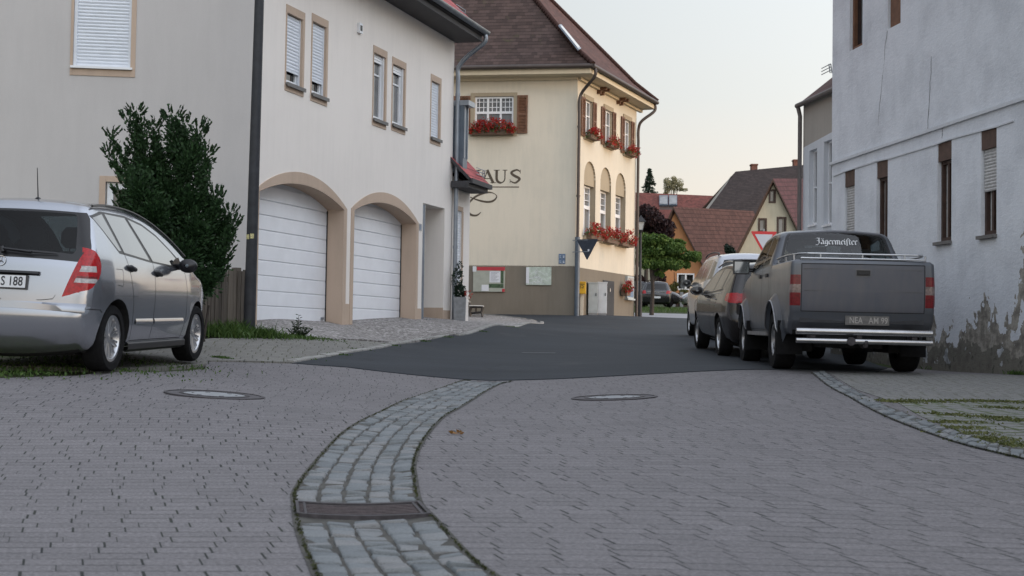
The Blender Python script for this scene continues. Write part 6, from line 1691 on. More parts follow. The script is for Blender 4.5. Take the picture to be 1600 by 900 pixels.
    # wheel arch flares with bright lip
    for (cy, rr) in ((0, .47), (2.95, .46)):
        for sg in (1, -1):
            m = MB(); ch = MB(); n = 22; vs = []; lip = []
            for i in range(n + 1):
                a = R(-12) + (PI + R(24)) * i / n; c_, s_ = math.cos(a), math.sin(a); 
                def W_(r_): y, z = cy + r_ * c_, max(.452, .40 + r_ * s_); return S.W(y, z), y, z
                fl = .065
                w0, y0_, z0_ = W_(rr + .10); w1, y1, z1_ = W_(rr + .02); w2, y2, z2 = W_(rr - .02)
                z1_ = .40 + (rr + .0) * s_; z2 = .40 + (rr - .035) * s_; y1 = cy + rr * c_; y2 = cy + (rr - .035) * c_
                vs += [(sg * (w0 - .004), y0_, max(z0_, .34)), (sg * (w1 + fl * .8), cy + (rr + .03) * c_, .40 + (rr + .03) * s_), (sg * (w1 + fl), y1, z1_), (sg * (w1 + fl * .2), y2, z2)]
                lip.append((sg * (w1 + fl + .004), y1, z1_))
            m.add(vs, [(4 * i + k, 4 * i + k + 1, 4 * i + 5 + k, 4 * i + 4 + k) for i in range(n) for k in range(3)])
            ch.tube(lip, .010, 6); wf = m.build('wheel_flare', 'truck', root, smooth=45); ch.build('arch_trim', 'alloy_dirty', wf, smooth=60)
    for y in (-.50, 2.42):
        for sg in (1, -1): m = MB(); m.box(I4, sg * .60, sg * .915, y - .012, y, .20, .62); m.build('mud_flap', 'rubber', root)
    for y in (0, 2.95):
        arch_liner(root, S, y, .40, .465, .34)
        for sg in (1, -1): wheel(root, sg * .775, y, .372, .372, .25, .205, 6, 'alloy_dirty', sg)
    m = MB(); m.box(I4, -.60, .60, -.95, 3.5, .38, .52); m.tube([(-.7, 0, .36), (.7, 0, .36)], .06, 10); m.tube([(.0, -.0, .36), (.12, 0, .36)], .14, 12); m.box(I4, -.45, .3, -.85, -.30, .30, .42); m.box(I4, -.80, .80, .6, 2.35, .40, .50); m.build('chassis', 'under', root)
    for sg in (1, -1): m = MB(); m.box(I4, sg * .80, sg * .90, .55, 2.42, .42, .47); m.build('side_step', 'alloy_dirty', root)
    for (y, z) in ((.78, 1.22), (1.40, 1.22)):
        for sg in (1, -1): m = MB(); m.box(Matrix.Translation((sg * (S.W(y, z)), y, z)), -.01, .02 * 1, -.08, .08, -.02, .025) if sg > 0 else m.box(Matrix.Translation((sg * (S.W(y, z)), y, z)), -.02, .01, -.08, .08, -.02, .025); m.build('handle', 'black', root)
    for sg in (1, -1):
        m = MB(); c = Vector((sg * 1.02, 2.28, 1.385)); m.box(Matrix.Translation(c), -.115, .115, -.03, .06, -.095, .10); m.tube([(sg * .80, 2.28, 1.36), (sg * .96, 2.28, 1.38)], .022, 8); m.tube([(sg * .80, 2.28, 1.34), (sg * .95, 2.28, 1.34)], .018, 8); mo = m.build('wing_mirror', 'black', root)
        m = MB(); m.box(Matrix.Translation(c), -.10, .10, -.034, -.031, -.08, .085); m.build('mirror_glass', 'mirror', mo)
    for x in (-.38, .38): seat(root, x, 1.62, .92, .52, .62)
    m = MB(); m.box(I4, -.62, .62, .72, .86, .95, 1.44); m.box(I4, -.62, .62, .72, 1.2, .80, .98); rs = m.build('rear_bench', 'seat', root)
    for x in (-.36, .36): m = MB(); m.box(I4, x - .12, x + .12, .72, .80, 1.45, 1.60); m.build('headrest', 'seat', rs)
    m = MB(); m.box(I4, -.74, .74, 2.15, 2.45, 1.0, 1.30); m.box(I4, -.08, .12, 1.86, 1.89, 1.62, 1.68); m.build('dashboard', 'interior', root)
    # lettering stuck on the rear window
    m = MB(); xh = .060; pos = -.275; zt = 1.655
    pa = S.P3(0, zc(1.60)); pb = S.P3(0, zc(1.70)); u_ = Vector((0, pb[1] - pa[1], pb[2] - pa[2])).normalized()
    pc = S.P3(0, zc(zt)); nn = Vector((0, -u_.z, u_.y)); T = frame(Vector(pc) + nn * .004, (1, 0, 0), up=u_, n=nn)
    G = {'J': (.85, [[(.05, 1.25), (.25, 1.5), (.75, 1.4), (.85, 1.5)], [(.60, 1.45), (.62, .3), (.35, -.25), (.05, -.2)], [(.62, .9), (.25, .8)]]), 'a': (.62, [[(.08, .82), (.30, 1.0), (.45, .85), (.45, .15), (.58, .02)], [(.42, .62), (.12, .42), (.10, .12), (.28, 0), (.43, .18)], [(.14, 1.32), (.18, 1.22)], [(.42, 1.32), (.46, 1.22)]]),
         'g': (.62, [[(.50, .98), (.16, .88), (.12, .25), (.30, .05), (.45, .2)], [(.46, .95), (.50, .0), (.38, -.42), (.08, -.35)]]), 'e': (.50, [[(.12, .15), (.12, .80), (.32, 1.0), (.44, .76), (.14, .50)], [(.12, .15), (.30, .0), (.46, .14)]]),
         'r': (.52, [[(.05, .92), (.18, .82), (.18, .10), (.28, 0)], [(.20, .82), (.36, .98), (.50, .84)]]), 'm': (1.0, [[(.03, .9), (.15, .8), (.15, .08), (.24, 0)], [(.17, .84), (.35, 1.0), (.47, .84), (.47, .08), (.56, 0)], [(.49, .84), (.67, 1.0), (.79, .84), (.79, .12), (.92, 0)]]),
         'i': (.34, [[(.03, .92), (.16, .82), (.16, .12), (.28, 0)], [(.14, 1.32), (.19, 1.22)]]), 's': (.42, [[(.18, -.3), (.20, 1.15), (.36, 1.48), (.50, 1.36)], [(.05, .92), (.2, .92)]]), 't': (.44, [[(.20, 1.3), (.18, .15), (.30, 0), (.42, .12)], [(.02, .95), (.40, .95)]])}
    tot = sum(G[c][0] for c in 'Jagermeister'); sc = .55 / tot / xh * 1.0
    for c in 'Jagermeister':
        adv, st = G[c]
        for s_ in st: ribbon(m, T, [(pos + p[0] * xh * sc, (p[1] - .5) * xh) for p in s_], (.0135, .0095), .001)
        pos += adv * xh * sc
    m.build('window_lettering', 'sticker', ob['rearglass'])
    return root, S
M['plate_letter'] = simple('plate_letter', (.36, .34, .32), .7, 0, .2, 40, 0)
M['steel_tube'] = simple('steel_tube', (.42, .42, .43), .25, 1, .1, 10, 0)
pick, S2 = pickup()
place_car(pick, 4.24, 17.2, R(2.4), 2.95)

# ---- generic rounded estate / van / small cars for the ones further off
def estate(root, sil, width, taper, arches, wins, rear, ws, mats, r_=.10, crown=.05, detail=True, tail=None, wheelr=.32, rim=10, zsurr=None, seats=True, plate=None, tmat=None):
    S = Shell(smooth_sil(sil, .06), width, taper, r_, (lambda y, z: crown if z < 1.3 or y < 0 else .03), .10); S.arches = arches
    for i, P in enumerate(wins): S.side_feats.append((('sideglass', 'abc'[i]), P, 0))
    if zsurr: S.side_feats.append((('surround', ''), zsurr, 0))
    if tail: S.side_feats.append((('tail', ''), tail[0], 0))
    S.side(); top = max(range(len(S.sil)), key=lambda i: S.sil[i][1]); zz = lambda z: S.srange(z, 0, top); zf = lambda z: S.srange(z, top, len(S.sil) - 2)
    (w0, z0, w1, z1) = rear; S.strip_feats.append(('rearglass', [(-w0, zz(z0)), (w0, zz(z0)), (w1, zz(z1)), (-w1, zz(z1))], 0))
    if tail:
        for sg in (1, -1): S.strip_feats.insert(0, (('tail', ''), [(sg * a, zz(b)) for a, b in tail[1]], 0))
    (w0, z0, w1, z1) = ws; S.strip_feats.append(('windscreen', [(-w0, zf(z0)), (w0, zf(z0)), (w1, zf(z1)), (-w1, zf(z1))][::-1], 0))
    S.strip(12, lambda y, z, i: 'underbody' if S.sil[i][1] < .26 and S.sil[(i + 1) % len(S.sil)][1] < .26 else None)
    S.liner_z = rear[1] - .05; S.cy = 1.0; S.cz = 1.1
    mm = {'body': ('body', [mats[0]]), 'sideglass': ('window', ['glass_tint']), 'surround': ('window_surround', ['trimblack']), 'tail': ('tail_light', [tmat or 'lens_red']), 'rearglass': ('rear_window', ['glass_dark']), 'windscreen': ('windscreen', ['glass_tint']), 'underbody': ('underbody', ['under'])}
    ob = emit_shell(S, root, mm, liner=False)
    for (cy, cz, rr) in arches:
        arch_liner(root, S, cy, cz, rr - .003, .3)
        for sg in (1, -1): wheel(root, sg * (S.W(cy, .6) - .125), cy, wheelr, wheelr, .21, wheelr * .68, rim, mats[1], sg)
    m = MB(); w = S.W0(1, .4) - .15; ya = S.SA[:, 0].min() + .2; yb = S.SA[:, 0].max() - .25; m.box(I4, -w * .85, w * .85, ya, yb, .17, .29); m.build('floor_pan', 'under', root)
    if seats:
        m = MB(); m.box(I4, -w, w, ya + .5, yb - 1.0, .30, .80); m.build('interior', 'interior', root)
    return S, ob, zz
def mirrors(root, S, y, z, mat, sx=.10, sides=(1, -1)):
    for sg in sides:
        c = Vector((sg * (S.W(y, z) + .13), y, z)); n = 14; vs = []; m = MB()
        for (rr, yy) in [(.02, .0), (.095, .02), (.10, .06), (.07, .11), (.015, .14)]:
            for i in range(n): t = 2 * PI * i / n; vs.append(c + Vector((math.cos(t) * rr * 1.25, yy, math.sin(t) * rr * .85)))
        m.add(vs, [(i * n + j, i * n + (j + 1) % n, (i + 1) * n + (j + 1) % n, (i + 1) * n + j) for i in range(4) for j in range(n)])
        m.tube([(sg * (S.W(y, z) - .02), y + .02, z - .06), tuple(c + Vector((0, .05, -.04)))], .02, 8); mo = m.build('wing_mirror', mat, root, smooth=60)
        m = MB(); m.add([c + Vector((math.cos(2 * PI * i / n) * .108, .016, math.sin(2 * PI * i / n) * .072)) for i in range(n)], [tuple(range(n))]); m.build('mirror_glass', 'mirror', mo)
M['glass_dark'] = glassmat('dark_rear_glass', (.05, .06, .07))
# dark brown estate in the middle of the row
root = thing('estate_car', 'dark brown car with pale roof rails and red tail light, between pickup and white van', 'car')
sil = [(-.80, .28), (-.86, .45), (-.87, .62), (-.82, .72), (-.80, .90), (-.74, 1.05), (-.60, 1.28), (-.48, 1.44), (-.30, 1.50), (.4, 1.53), (1.0, 1.53), (1.5, 1.46), (2.0, 1.24), (2.35, 1.05), (2.9, .95), (3.3, .82), (3.45, .6), (3.42, .35), (3.3, .22, 'c'), (-.65, .22, 'c')]
width = [(.2, .77), (.35, .835), (.5, .868), (.62, .885), (.74, .892), (.86, .885), (.96, .865), (1.02, .845), (1.10, .81), (1.3, .72), (1.48, .63), (1.55, .58)]
taper = [(-.87, .87), (-.7, .94), (-.4, .985), (.2, 1), (2.4, .99), (3.0, .94), (3.45, .78)]
wins = [[(-.28, 1.36), (.02, 1.42), (.02, 1.10), (-.12, 1.10)], [(.08, 1.425), (.72, 1.445), (.78, 1.06), (.08, 1.10)], [(.80, 1.445), (1.35, 1.40), (1.95, 1.10), (2.02, 1.03), (.85, 1.055)]]
SB_, ob, zz = estate(root, sil, width, taper, [(0, .325, .385), (2.6, .325, .375)], wins, (.60, 1.08, .52, 1.40), (.66, 1.08, .54, 1.44), ('browncar', 'alloy'), zsurr=[(-.36, 1.38), (.05, 1.46), (.75, 1.475), (1.38, 1.425), (2.0, 1.11), (2.15, 1.00), (.8, 1.03), (-.1, 1.07)],
    tail=([(-.9, .86), (-.48, .92), (-.50, 1.03), (-.9, 1.05)], [(.45, .90), (1.0, .86), (1.0, 1.05), (.45, 1.02)]), wheelr=.325, rim=7)
mirrors(root, SB_, 1.85, 1.06, 'browncar')
m = MB(); ribbon3(m, SB_, [(.04, 1.44), (.06, 1.08), (.36, .70), (.42, .32)], .008); ribbon3(m, SB_, [(.78, 1.45), (.82, 1.04), (.85, .30)], .008); ribbon3(m, SB_, [(2.05, 1.02), (2.08, .60), (1.98, .30)], .008); m.build('shut_lines', 'interior', root)
for sg in (1, -1): m = MB(); m.tube(catmull([(sg * (SB_.W(y, z, .06) + .02), y, z) for (y, z) in ((-.35, 1.46), (-.2, 1.52), (.5, 1.565), (1.1, 1.555), (1.45, 1.475))], 5), .014, 8); m.build('roof_rail', 'alloy', root, smooth=60)
for sg in (1, -1):
    m = MB(); ribbon3(m, SB_, [(-.10, 1.04), (.8, 1.01), (2.05, .985)], .014, lift=.004, sgs=(sg,)); m.build('side_trim', 'alloy', root)
for (y, z) in ((.32, .93), (1.02, .91)):
    for sg in (1, -1): m = MB(); m.tube([(sg * (SB_.W(y, z) + .012), y - .08, z), (sg * (SB_.W(y, z) + .022), y, z), (sg * (SB_.W(y, z) + .012), y + .08, z)], .012, 6); m.build('handle', 'alloy', root)
m = MB(); T = frame((0, -.855, .82), (1, 0, 0), n=Vector((0, -1, 0))); m.box(T, -.26, .26, -.05, .004, -.055, .055); m.build('number_plate', 'plate_white', root)
place_car(root, 3.37 + .885, 22.15, R(-.4), 2.6)
# white van-like car
root = thing('people_carrier', 'white tall people carrier at the head of the row, ahead of the dark brown car', 'car')
sil = [(-.72, .30), (-.80, .5), (-.80, .75), (-.76, .95), (-.70, 1.15), (-.58, 1.55), (-.50, 1.72), (-.30, 1.79), (.5, 1.82), (1.3, 1.81), (1.75, 1.72), (2.3, 1.42), (2.75, 1.18), (3.3, 1.05), (3.65, .9), (3.75, .65), (3.70, .35), (3.6, .24, 'c'), (-.6, .24, 'c')]
width = [(.2, .86), (.5, .91), (.9, .92), (1.12, .90), (1.25, .87), (1.75, .69), (1.84, .64)]
taper = [(-.8, .88), (-.6, .95), (-.2, .99), (.3, 1), (2.6, .99), (3.3, .93), (3.8, .75)]
wins = [[(-.42, 1.62), (.02, 1.69), (.02, 1.25), (-.5, 1.28)], [(.10, 1.695), (.95, 1.71), (.98, 1.20), (.10, 1.25)], [(1.04, 1.71), (1.65, 1.64), (2.35, 1.28), (2.45, 1.18), (1.06, 1.20)]]
SV, ob, zz = estate(root, sil, width, taper, [(0, .33, .39), (2.85, .33, .385)], wins, (.70, 1.20, .60, 1.68), (.70, 1.22, .60, 1.70), ('whitecar', 'alloy'), zsurr=None, tail=([(-.85, .80), (-.66, .80), (-.62, 1.02), (-.85, 1.02)], [(.60, .80), (1.1, .80), (1.1, 1.02), (.60, 1.02)]), wheelr=.33, rim=8)
mirrors(root, SV, 2.35, 1.22, 'black')
for sg in (1, -1): m = MB(); m.tube(catmull([(sg * (SV.W(y, z, .06) + .02), y, z) for (y, z) in ((-.35, 1.77), (-.2, 1.83), (.6, 1.865), (1.3, 1.855), (1.6, 1.79))], 5), .016, 8); m.build('roof_rail', 'black', root, smooth=60)
place_car(root, 4.08 + .92, 28.7, R(0.3), 2.85)
# distant parked cars on the far verge
def farcar(name, label, mats, xc, y, head):
    root = thing(name, label, 'car', group=None)
    sil = [(-.75, .30), (-.80, .6), (-.74, .88), (-.50, 1.30), (-.30, 1.42), (.8, 1.46), (1.3, 1.38), (1.9, 1.02), (2.7, .88), (3.2, .6), (3.1, .25, 'c'), (-.6, .24, 'c')]
    wd = [(.2, .78), (.5, .84), (.9, .84), (1.0, .80), (1.45, .60)]; tp = [(-.8, .88), (-.5, .97), (0, 1), (2.4, .97), (3.2, .8)]
    wins = [[(-.25, 1.32), (.55, 1.38), (.60, 1.0), (-.30, 1.02)], [(.62, 1.38), (1.2, 1.33), (1.72, 1.02), (.66, 1.0)]]
    S, ob, zz = estate(root, sil, wd, tp, [(0, .3, .35), (2.45, .3, .35)], wins, (.60, .98, .50, 1.32), (.62, 1.05, .5, 1.36), mats, tail=([(-.85, .78), (-.6, .78), (-.6, .95), (-.85, .95)], [(.55, .78), (1.0, .78), (1.0, .96), (.6, .96)]), wheelr=.30, rim=5)
    m = MB(); yb_ = S.P3(0, zz(.62))[1]; m.box(I4, -.26, .26, yb_ - .02, yb_ + .02, .52, .63); m.build('number_plate', 'plate_white', root)
    m = MB(); yb_ = S.P3(0, zz(.88))[1]; m.box(I4, -.52, .52, yb_ - .02, yb_ + .02, .86, .90); m.build('chrome_bar', 'alloy', root)
    place_car(root, xc, y, head, 2.45); return root
p = at(1027, 480, 76); farcar('parked_car', 'small black hatchback parked on the far grass verge behind the green tree', ('blackcar', 'alloy'), p.x, 76.5, R(8))
p = at(1004, 480, 79); farcar('parked_car', 'dark car parked farthest left on the far verge, beside the black hatchback', ('blackcar', 'alloy'), p.x - .9, 79.5, R(100))
p = at(1083, 480, 74); farcar('parked_car', 'silver car parked before the dark garden fence, its front half showing', ('silver', 'alloy'), p.x + 2.6, 74.5, R(-90))
# ------------------------------------------------------------------ things around the inn
def flowerbox(w, s0, s1, z, label, d0=.02, depth=.22, h=.16, fh=.28, seed=1, n=260, group=None, hang=.12, drop=0.0):
    """planter with red geraniums on wall w"""
    c = w.P((s0 + s1) / 2, z, d0 + depth / 2); root = thing('flower_box', label, 'flower box', c, group); rng = random.Random(seed)
    m = MB(); m.box(w.T, s0, s1, d0, d0 + depth, z, z + h); m.box(w.T, s0 - .01, s1 + .01, d0 - .01, d0 + depth + .01, z + h - .03, z + h); m.build('planter', 'box_brown', root)
    m = MB(); f = MB()
    L = s1 - s0
    for _ in range(n):
        s = rng.uniform(s0 - hang * .7, s1 + hang * .7); bulge = 1 - abs((s - (s0 + s1) / 2) / (L / 2 + hang)) ** 3
        zz = z + h + rng.uniform(-.10, fh * bulge * rng.uniform(.5, 1)); dd = d0 + rng.uniform(-.02, depth + hang)
        leaf(m, rng, w.P(s, zz, dd), rng.uniform(.05, .10))
    for _ in range(int(n * .30)):
        s = rng.uniform(s0 - hang * .7, s1 + hang * .7); bulge = 1 - abs((s - (s0 + s1) / 2) / (L / 2 + hang)) ** 3
        q = w.P(s, z + h + rng.uniform(-.08, (fh + .05) * bulge), d0 + rng.uniform(depth * .3, depth + hang + .04))
        for _k in range(11): leaf(f, rng, q + Vector((rng.gauss(0, .038), rng.gauss(0, .038), rng.gauss(0, .038))), rng.uniform(.04, .08))
    m.build('foliage', 'leaf_weed', root); f.build('blossoms', 'petal_red', root)
    return root
gF = 'window boxes of red geraniums on the inn'
flowerbox(WH, fs0 - .05, fs1 + .02, fz0 - .12, 'long box of red geraniums under the white front window of the inn', .03, seed=1, n=520, fh=.30, group=gF)
pos = ['nearest the corner downpipe', 'in the middle of the row', 'nearest the far end']
for i, (s0, s1, z0, z1) in enumerate(ups): flowerbox(WS, s0 - .02, s1 + .06, z0 - .06, 'red geraniums at the upper shuttered window ' + pos[i], .05, seed=5 + i, n=160, h=.12, fh=.22, hang=.08, group=gF)
for i, a in enumerate(ar): flowerbox(WS, a[0] - .02, a[1] + .12, a[2] - .12, 'red geraniums under the tall arched window ' + pos[i], .04, seed=9 + i, n=240, h=.18, fh=.34, hang=.09, depth=.26, group=gF)
s_, z_ = WS.px(971.5, 462); flowerbox(WS, s_ - .25, s_ + .20, z_, 'small hanging basket of red flowers low on the sunlit inn wall beside the display case', .05, seed=20, n=150, h=.22, fh=.25, hang=.06)
# notice board and village map on the plinth
def wrect(w, x0, y0, x1, y1):
    a, z1 = w.px(x0, y0); b, z0 = w.px(x1, y1); return a, b, z0, z1
a, b, z0, z1 = wrect(WH, 740, 417.5, 789, 456); T = WH.T
root = thing('notice_board', 'notice board with a red top edge and pinned papers on the brown plinth', 'notice board', WH.P((a + b) / 2, z0))
m = MB(); m.box(T, a, b, .01, .05, z0, z1); m.build('board', 'board_green', root)
m = MB(); m.box(T, a + .12, b, .05, .054, z1 - .11, z1 + .01); m.build('red_edge', 'red_board', root); m = MB(); m.box(T, b - .09, b, .05, .054, z0, z0 + .10); m.build('red_corner', 'red_board', root)
m = MB(); a2, b2, y0_, y1_ = wrect(WH, 765.5, 424, 782, 441.5); m.box(T, a2, b2, .052, .056, y0_, y1_); a3, b3, y2_, y3_ = wrect(WH, 753, 445, 764, 455); m.box(T, a3, b3, .052, .056, y2_, y3_); m.box(T, a - .02, a + .1, .05, .056, z1 - .15, z1 + .03)
for k in range(8): zz = y1_ - .04 - k * .04; m.box(T, a2 + .04, b2 - .05 - .05 * (k % 3), .056, .0565, zz - .006, zz + .004, 1)
m.build('papers', ['paper', 'paper_text'], root)
m = MB(); a4, b4, q0_, q1_ = wrect(WH, 783, 420, 787, 443); m.box(T, a4, b4, .05, .053, q0_, q1_); a4, b4, q0_, q1_ = wrect(WH, 764, 443.5, 787, 450); m.box(T, a4, b4, .0505, .0535, q0_, q1_); m.build('leaf_border', 'leafprint', root)
a, b, z0, z1 = wrect(WH, 822.5, 417, 861.5, 445.5); root = thing('map_board', 'pale green street map board on the brown plinth', 'map board', WH.P((a + b) / 2, z0))
m = MB(); m.box(T, a, b, .01, .04, z0, z1); m.build('board', 'map_green', root)
m = MB(); rngm = random.Random(4)
for k in range(11):
    p = (rngm.uniform(a + .08, b - .08), rngm.uniform(z0 + .06, z1 - .06)); pts = [p]
    for _ in range(4): pts.append((min(max(pts[-1][0] + rngm.uniform(-.2, .25), a + .03), b - .03), min(max(pts[-1][1] + rngm.uniform(-.15, .15), z0 + .03), z1 - .03)))
    stroke(m, T, pts, .010, .042 + k * .0004)
m.box(T, a, a + .10, .040, .0415, z0 + .05, z1 - .02); m.build('street_lines', 'paper', root)
a, b, z0, z1 = wrect(WH, 873, 396.5, 883.5, 412.5); 
for i in range(2):
    for j in range(2):
        m = MB(); aa = a + (b - a) * .5 * i; zz = z0 + (z1 - z0) * .5 * j; m.box(T, aa + .005, aa + (b - a) * .5 - .005, .01, .02, zz + .005, zz + (z1 - z0) * .5 - .005); m.box(T, aa + .03, aa + (b - a) * .5 - .03, .02, .022, zz + .04, zz + .055 + .02 * i, 1); m.box(T, aa + .03, aa + (b - a) * .38, .02, .022, zz + .09, zz + .105, 1)
        o = m.build('trail_sign', ['sign_blue', 'paper']); tag(o, '%s %s small blue trail sign in the block of four beside the corner' % (('lower', 'upper')[j], ('left', 'right')[i]), 'sign', 'small blue trail signs by the corner of the inn')
# inverted triangle sign seen from behind, on brackets at the corner
qs, qz = WS.px(905, 382)
c = at(917.5, 387, 43.6); root = thing('road_sign', 'back of a dark triangular road sign bracketed to the inn corner', 'road sign', c)
d_ = Vector((.85, -.52, 0)).normalized(); nn = Vector((-d_.y, d_.x, 0)); nn = nn if nn.y < 0 else -nn; T = frame(c, d_, n=nn)
def tri_sign(T, w, parent, front, back, name='plate'):
    h = w * .866; P = [(-w / 2, h * .40), (w / 2, h * .40), (0, -h * .60)]
    def rnd(P, r):
        out = []
        for i in range(3):
            a, b, c_ = Vector(P[i - 1]), Vector(P[i]), Vector(P[(i + 1) % 3]); u = (a - b).normalized(); v = (c_ - b).normalized()
            for k in range(5): t = k / 4; q0 = b + u * r; q1 = b + v * r; out.append(tuple((q0 * (1 - t) ** 2 + b * 2 * t * (1 - t) + q1 * t * t)))
        return out
    m = MB(); m.prism(T, rnd(P, .06), -.012, 0); m.build(name, back, parent)
    if front:
        m = MB(); Q = rnd(P, .06); m.add([T @ Vector((p[0], .002, p[1])) for p in Q], [tuple(range(len(Q)))]); m.build('red_border', 'sign_red', parent)
        m = MB(); Q = rnd([(p[0] * .68, p[1] * .68) for p in P], .03); m.add([T @ Vector((p[0], .005, p[1])) for p in Q], [tuple(range(len(Q)))]); m.build('white_field', 'sign_white', parent)
tri_sign(T, .80, root, False, 'sign_back')
m = MB()
for k in (.18, -.20): m.tube([T @ Vector((-.55, -.02, k + .07)), T @ Vector((.02 if k > 0 else .05, .0, k + .07))], .014, 6)
m.box(T, .02, .08, .001, .004, -.12, -.05, 1)
m.build('bracket', ['zinc', 'paper'], root)
# give way sign beyond the cars
c = at(1193.5, 376, 45.0); root = thing('give_way_sign', 'red and white give way triangle rising behind the pickup cab', 'road sign', (c.x, c.y, gz(c.x, c.y)))
T = frame(c, (1, .04, 0), n=Vector((0, -1, 0))); tri_sign(T, .90, root, True, 'sign_back'); m = MB(); m.tube([(c.x, c.y + .05, gz(c.x, c.y) - .1), (c.x, c.y + .05, c.z + .4)], .03, 10); m.build('pole', 'zinc', root)
# yellow post box, utility cabinet
p = WS.P(.55, 0, .16); g = gz(p.x, p.y); 
a = at(903.5, 440, p.y); b = at(914, 459, p.y); zt1, zt0 = a.z, b.z
root = thing('post_box', 'yellow post box mounted on a stand at the inn corner', 'post box', (p.x, p.y, g))
T = frame((at(909, 450, p.y - .1).x, p.y - .1, 0), (1, -.12, 0), n=Vector((-.12, -1, 0)).normalized())
m = MB(); m.box(T, -.13, .13, -.22, .02, zt0, zt1 - .03); m.prism(T, [(-.135, zt1 - .03), (.135, zt1 - .03), (.12, zt1), (-.12, zt1)], -.22, .03); bx = m.build('box', 'yellow', root)
m = MB(); m.box(T, -.095, .095, .021, .024, zt1 - .10, zt1 - .075)
stroke(m, T, catmull([(-.05, zt0 + .20), (-.03, zt0 + .27), (.03, zt0 + .27), (.06, zt0 + .22), (.02, zt0 + .20)], 4), .018, .023); stroke(m, T, [(-.06, zt0 + .17), (.0, zt0 + .20), (.06, zt0 + .17)], .014, .023); m.build('horn_emblem', 'ink', bx)
m = MB(); m.box(T, -.05, .05, -.16, -.06, g - .1, zt0); m.build('stand', 'haus_cream', root)
zc0 = gz(WS.P(1.6, 0).x, WS.P(1.6, 0).y)
def cabinet(px0, px1, pyt, Y, dpt, mat, label):
    a = at(px0, pyt, Y); b = at(px1, pyt, Y); g = gz((a.x + b.x) / 2, Y); root = thing('utility_cabinet', label, 'cabinet', ((a.x + b.x) / 2, Y, g))
    T = frame((a.x, Y, 0), (1, -.08, 0), n=Vector((-.08, -1, 0)).normalized()); w = b.x - a.x
    m = MB(); m.box(T, 0, w, -dpt, 0, g + .08, a.z - .04); m.box(T, -.015, w + .015, -dpt - .01, .015, a.z - .04, a.z); m.build('body', mat, root)
    m = MB(); m.box(T, .01, w - .01, -dpt + .01, -.01, g - .1, g + .08); m.build('plinth', 'concrete', root)
    m = MB(); m.box(T, .02, w - .02, .0, .006, g + .12, a.z - .07); do = m.build('door', mat, root); m = MB(); m.box(T, w - .07, w - .04, .006, .02, (g + a.z) / 2 + .1, (g + a.z) / 2 + .2); m.build('handle', 'black', do)
cabinet(919.5, 934, 441, 45.3, .25, 'cabinet_grey', 'narrow light grey utility cabinet between the post box and the white one')
cabinet(934.5, 948.5, 440.5, 45.9, .36, 'cabinet', 'bright white utility cabinet standing before the low dark cellar door')
# street lamp
Yl = 52.0; b = at(998.5, 496, Yl); t = at(1002.5, 337, Yl); gl = gz(b.x, Yl); root = thing('street_lamp', 'dark old fashioned street lamp with glass lantern at the far corner of the inn', 'street lamp', (b.x, Yl, gl))
X = (b.x + t.x) / 2; m = MB(); zt = t.z; zl = zt - .55; m.tube([(X, Yl, gl - .1), (X, Yl, gl + .9)], .085, 12); m.tube([(X, Yl, gl + .9), (X, Yl, gl + 1.0), (X, Yl, zl)], [.085, .055, .04], 12); m.tube([(X, Yl, zl - .12), (X, Yl, zl)], [.045, .10], 12); m.build('post', 'post_dark', root, smooth=50)
m = MB(); T = Matrix.Translation((X, Yl, zl)); m.lathe(T @ Matrix.Rotation(PI / 4, 4, 'Z'), [(.11, 0), (.19, .30)], 4); ln = m.build('lantern', 'lampglass', root)
m = MB(); m.lathe(T @ Matrix.Rotation(PI / 4, 4, 'Z'), [(.26, .30), (.25, .33), (.13, .44), (.06, .50), (.03, .56), (.001, .58)], 4)
for k in range(4):
    a = PI / 4 + k * PI / 2; m.tube([T @ Vector((.112 * math.cos(a), .112 * math.sin(a), 0)), T @ Vector((.193 * math.cos(a), .193 * math.sin(a), .30))], .012, 5)
m.build('lantern_roof', 'post_dark', ln)
# planter and bench by the annex
pp = Vector((-1.10, 28.72, gz(-1.10, 28.72))); root = thing('planter', 'square grey planter with dark shrub and red flowers beside the downpipe', 'planter', pp)
Y = pp.y; a = at(709, 464, Y); b = at(728, 464, Y); g = pp.z; m = MB(); rng = random.Random(7); hw = (b.x - a.x) / 2; cx = (a.x + b.x) / 2
m.add([(cx + sx * hw * k, Y + hw + sy * hw * k, z) for z, k in ((g - .05, .88), (a.z, 1.0), (a.z, .88), (a.z - .06, .88)) for sx, sy in ((-1, -1), (1, -1), (1, 1), (-1, 1))], [(4 * i + j, 4 * i + (j + 1) % 4, 4 * i + 4 + (j + 1) % 4, 4 * i + 4 + j) for i in range(3) for j in range(4)] + [(12, 13, 14, 15)]); m.build('pot', 'concrete', root)
m = MB(); f = MB()
leaves(m, rng, (cx, Y + hw, a.z + .12), (hw * 1.05, hw, .16), 260, .07); leaves(m, rng, (cx - .06, Y + hw, a.z + .36), (.13, .13, .30), 260, .06); leaves(m, rng, (cx - .02, Y + hw, a.z + .62), (.07, .07, .16), 60, .05)
leaves(f, rng, (cx + .18, Y + hw - .1, a.z + .06), (.10, .12, .09), 60, .035); m.build('foliage', 'leaf_conifer', root); f.build('blossoms', 'petal_red', root)
pb = hit(742, 497); g = pb.z; Y = pb.y; x0 = at(730, 480, Y).x; x1 = at(756, 480, Y).x; zs = at(745, 477, Y).z; zt = at(730, 457, Y).z
root = thing('bench', 'small garden bench with pale slats and black cast legs beside the planter', 'bench', (x0, Y, g)); L_ = 1.3
m = MB()
for k in range(4): xx = x0 + .06 + (x1 - x0 - .08) * k / 4; m.box(I4, xx, xx + (x1 - x0) * .21, Y, Y + L_, zs - .025, zs)
m.build('seat', 'bench_white', root); m = MB()
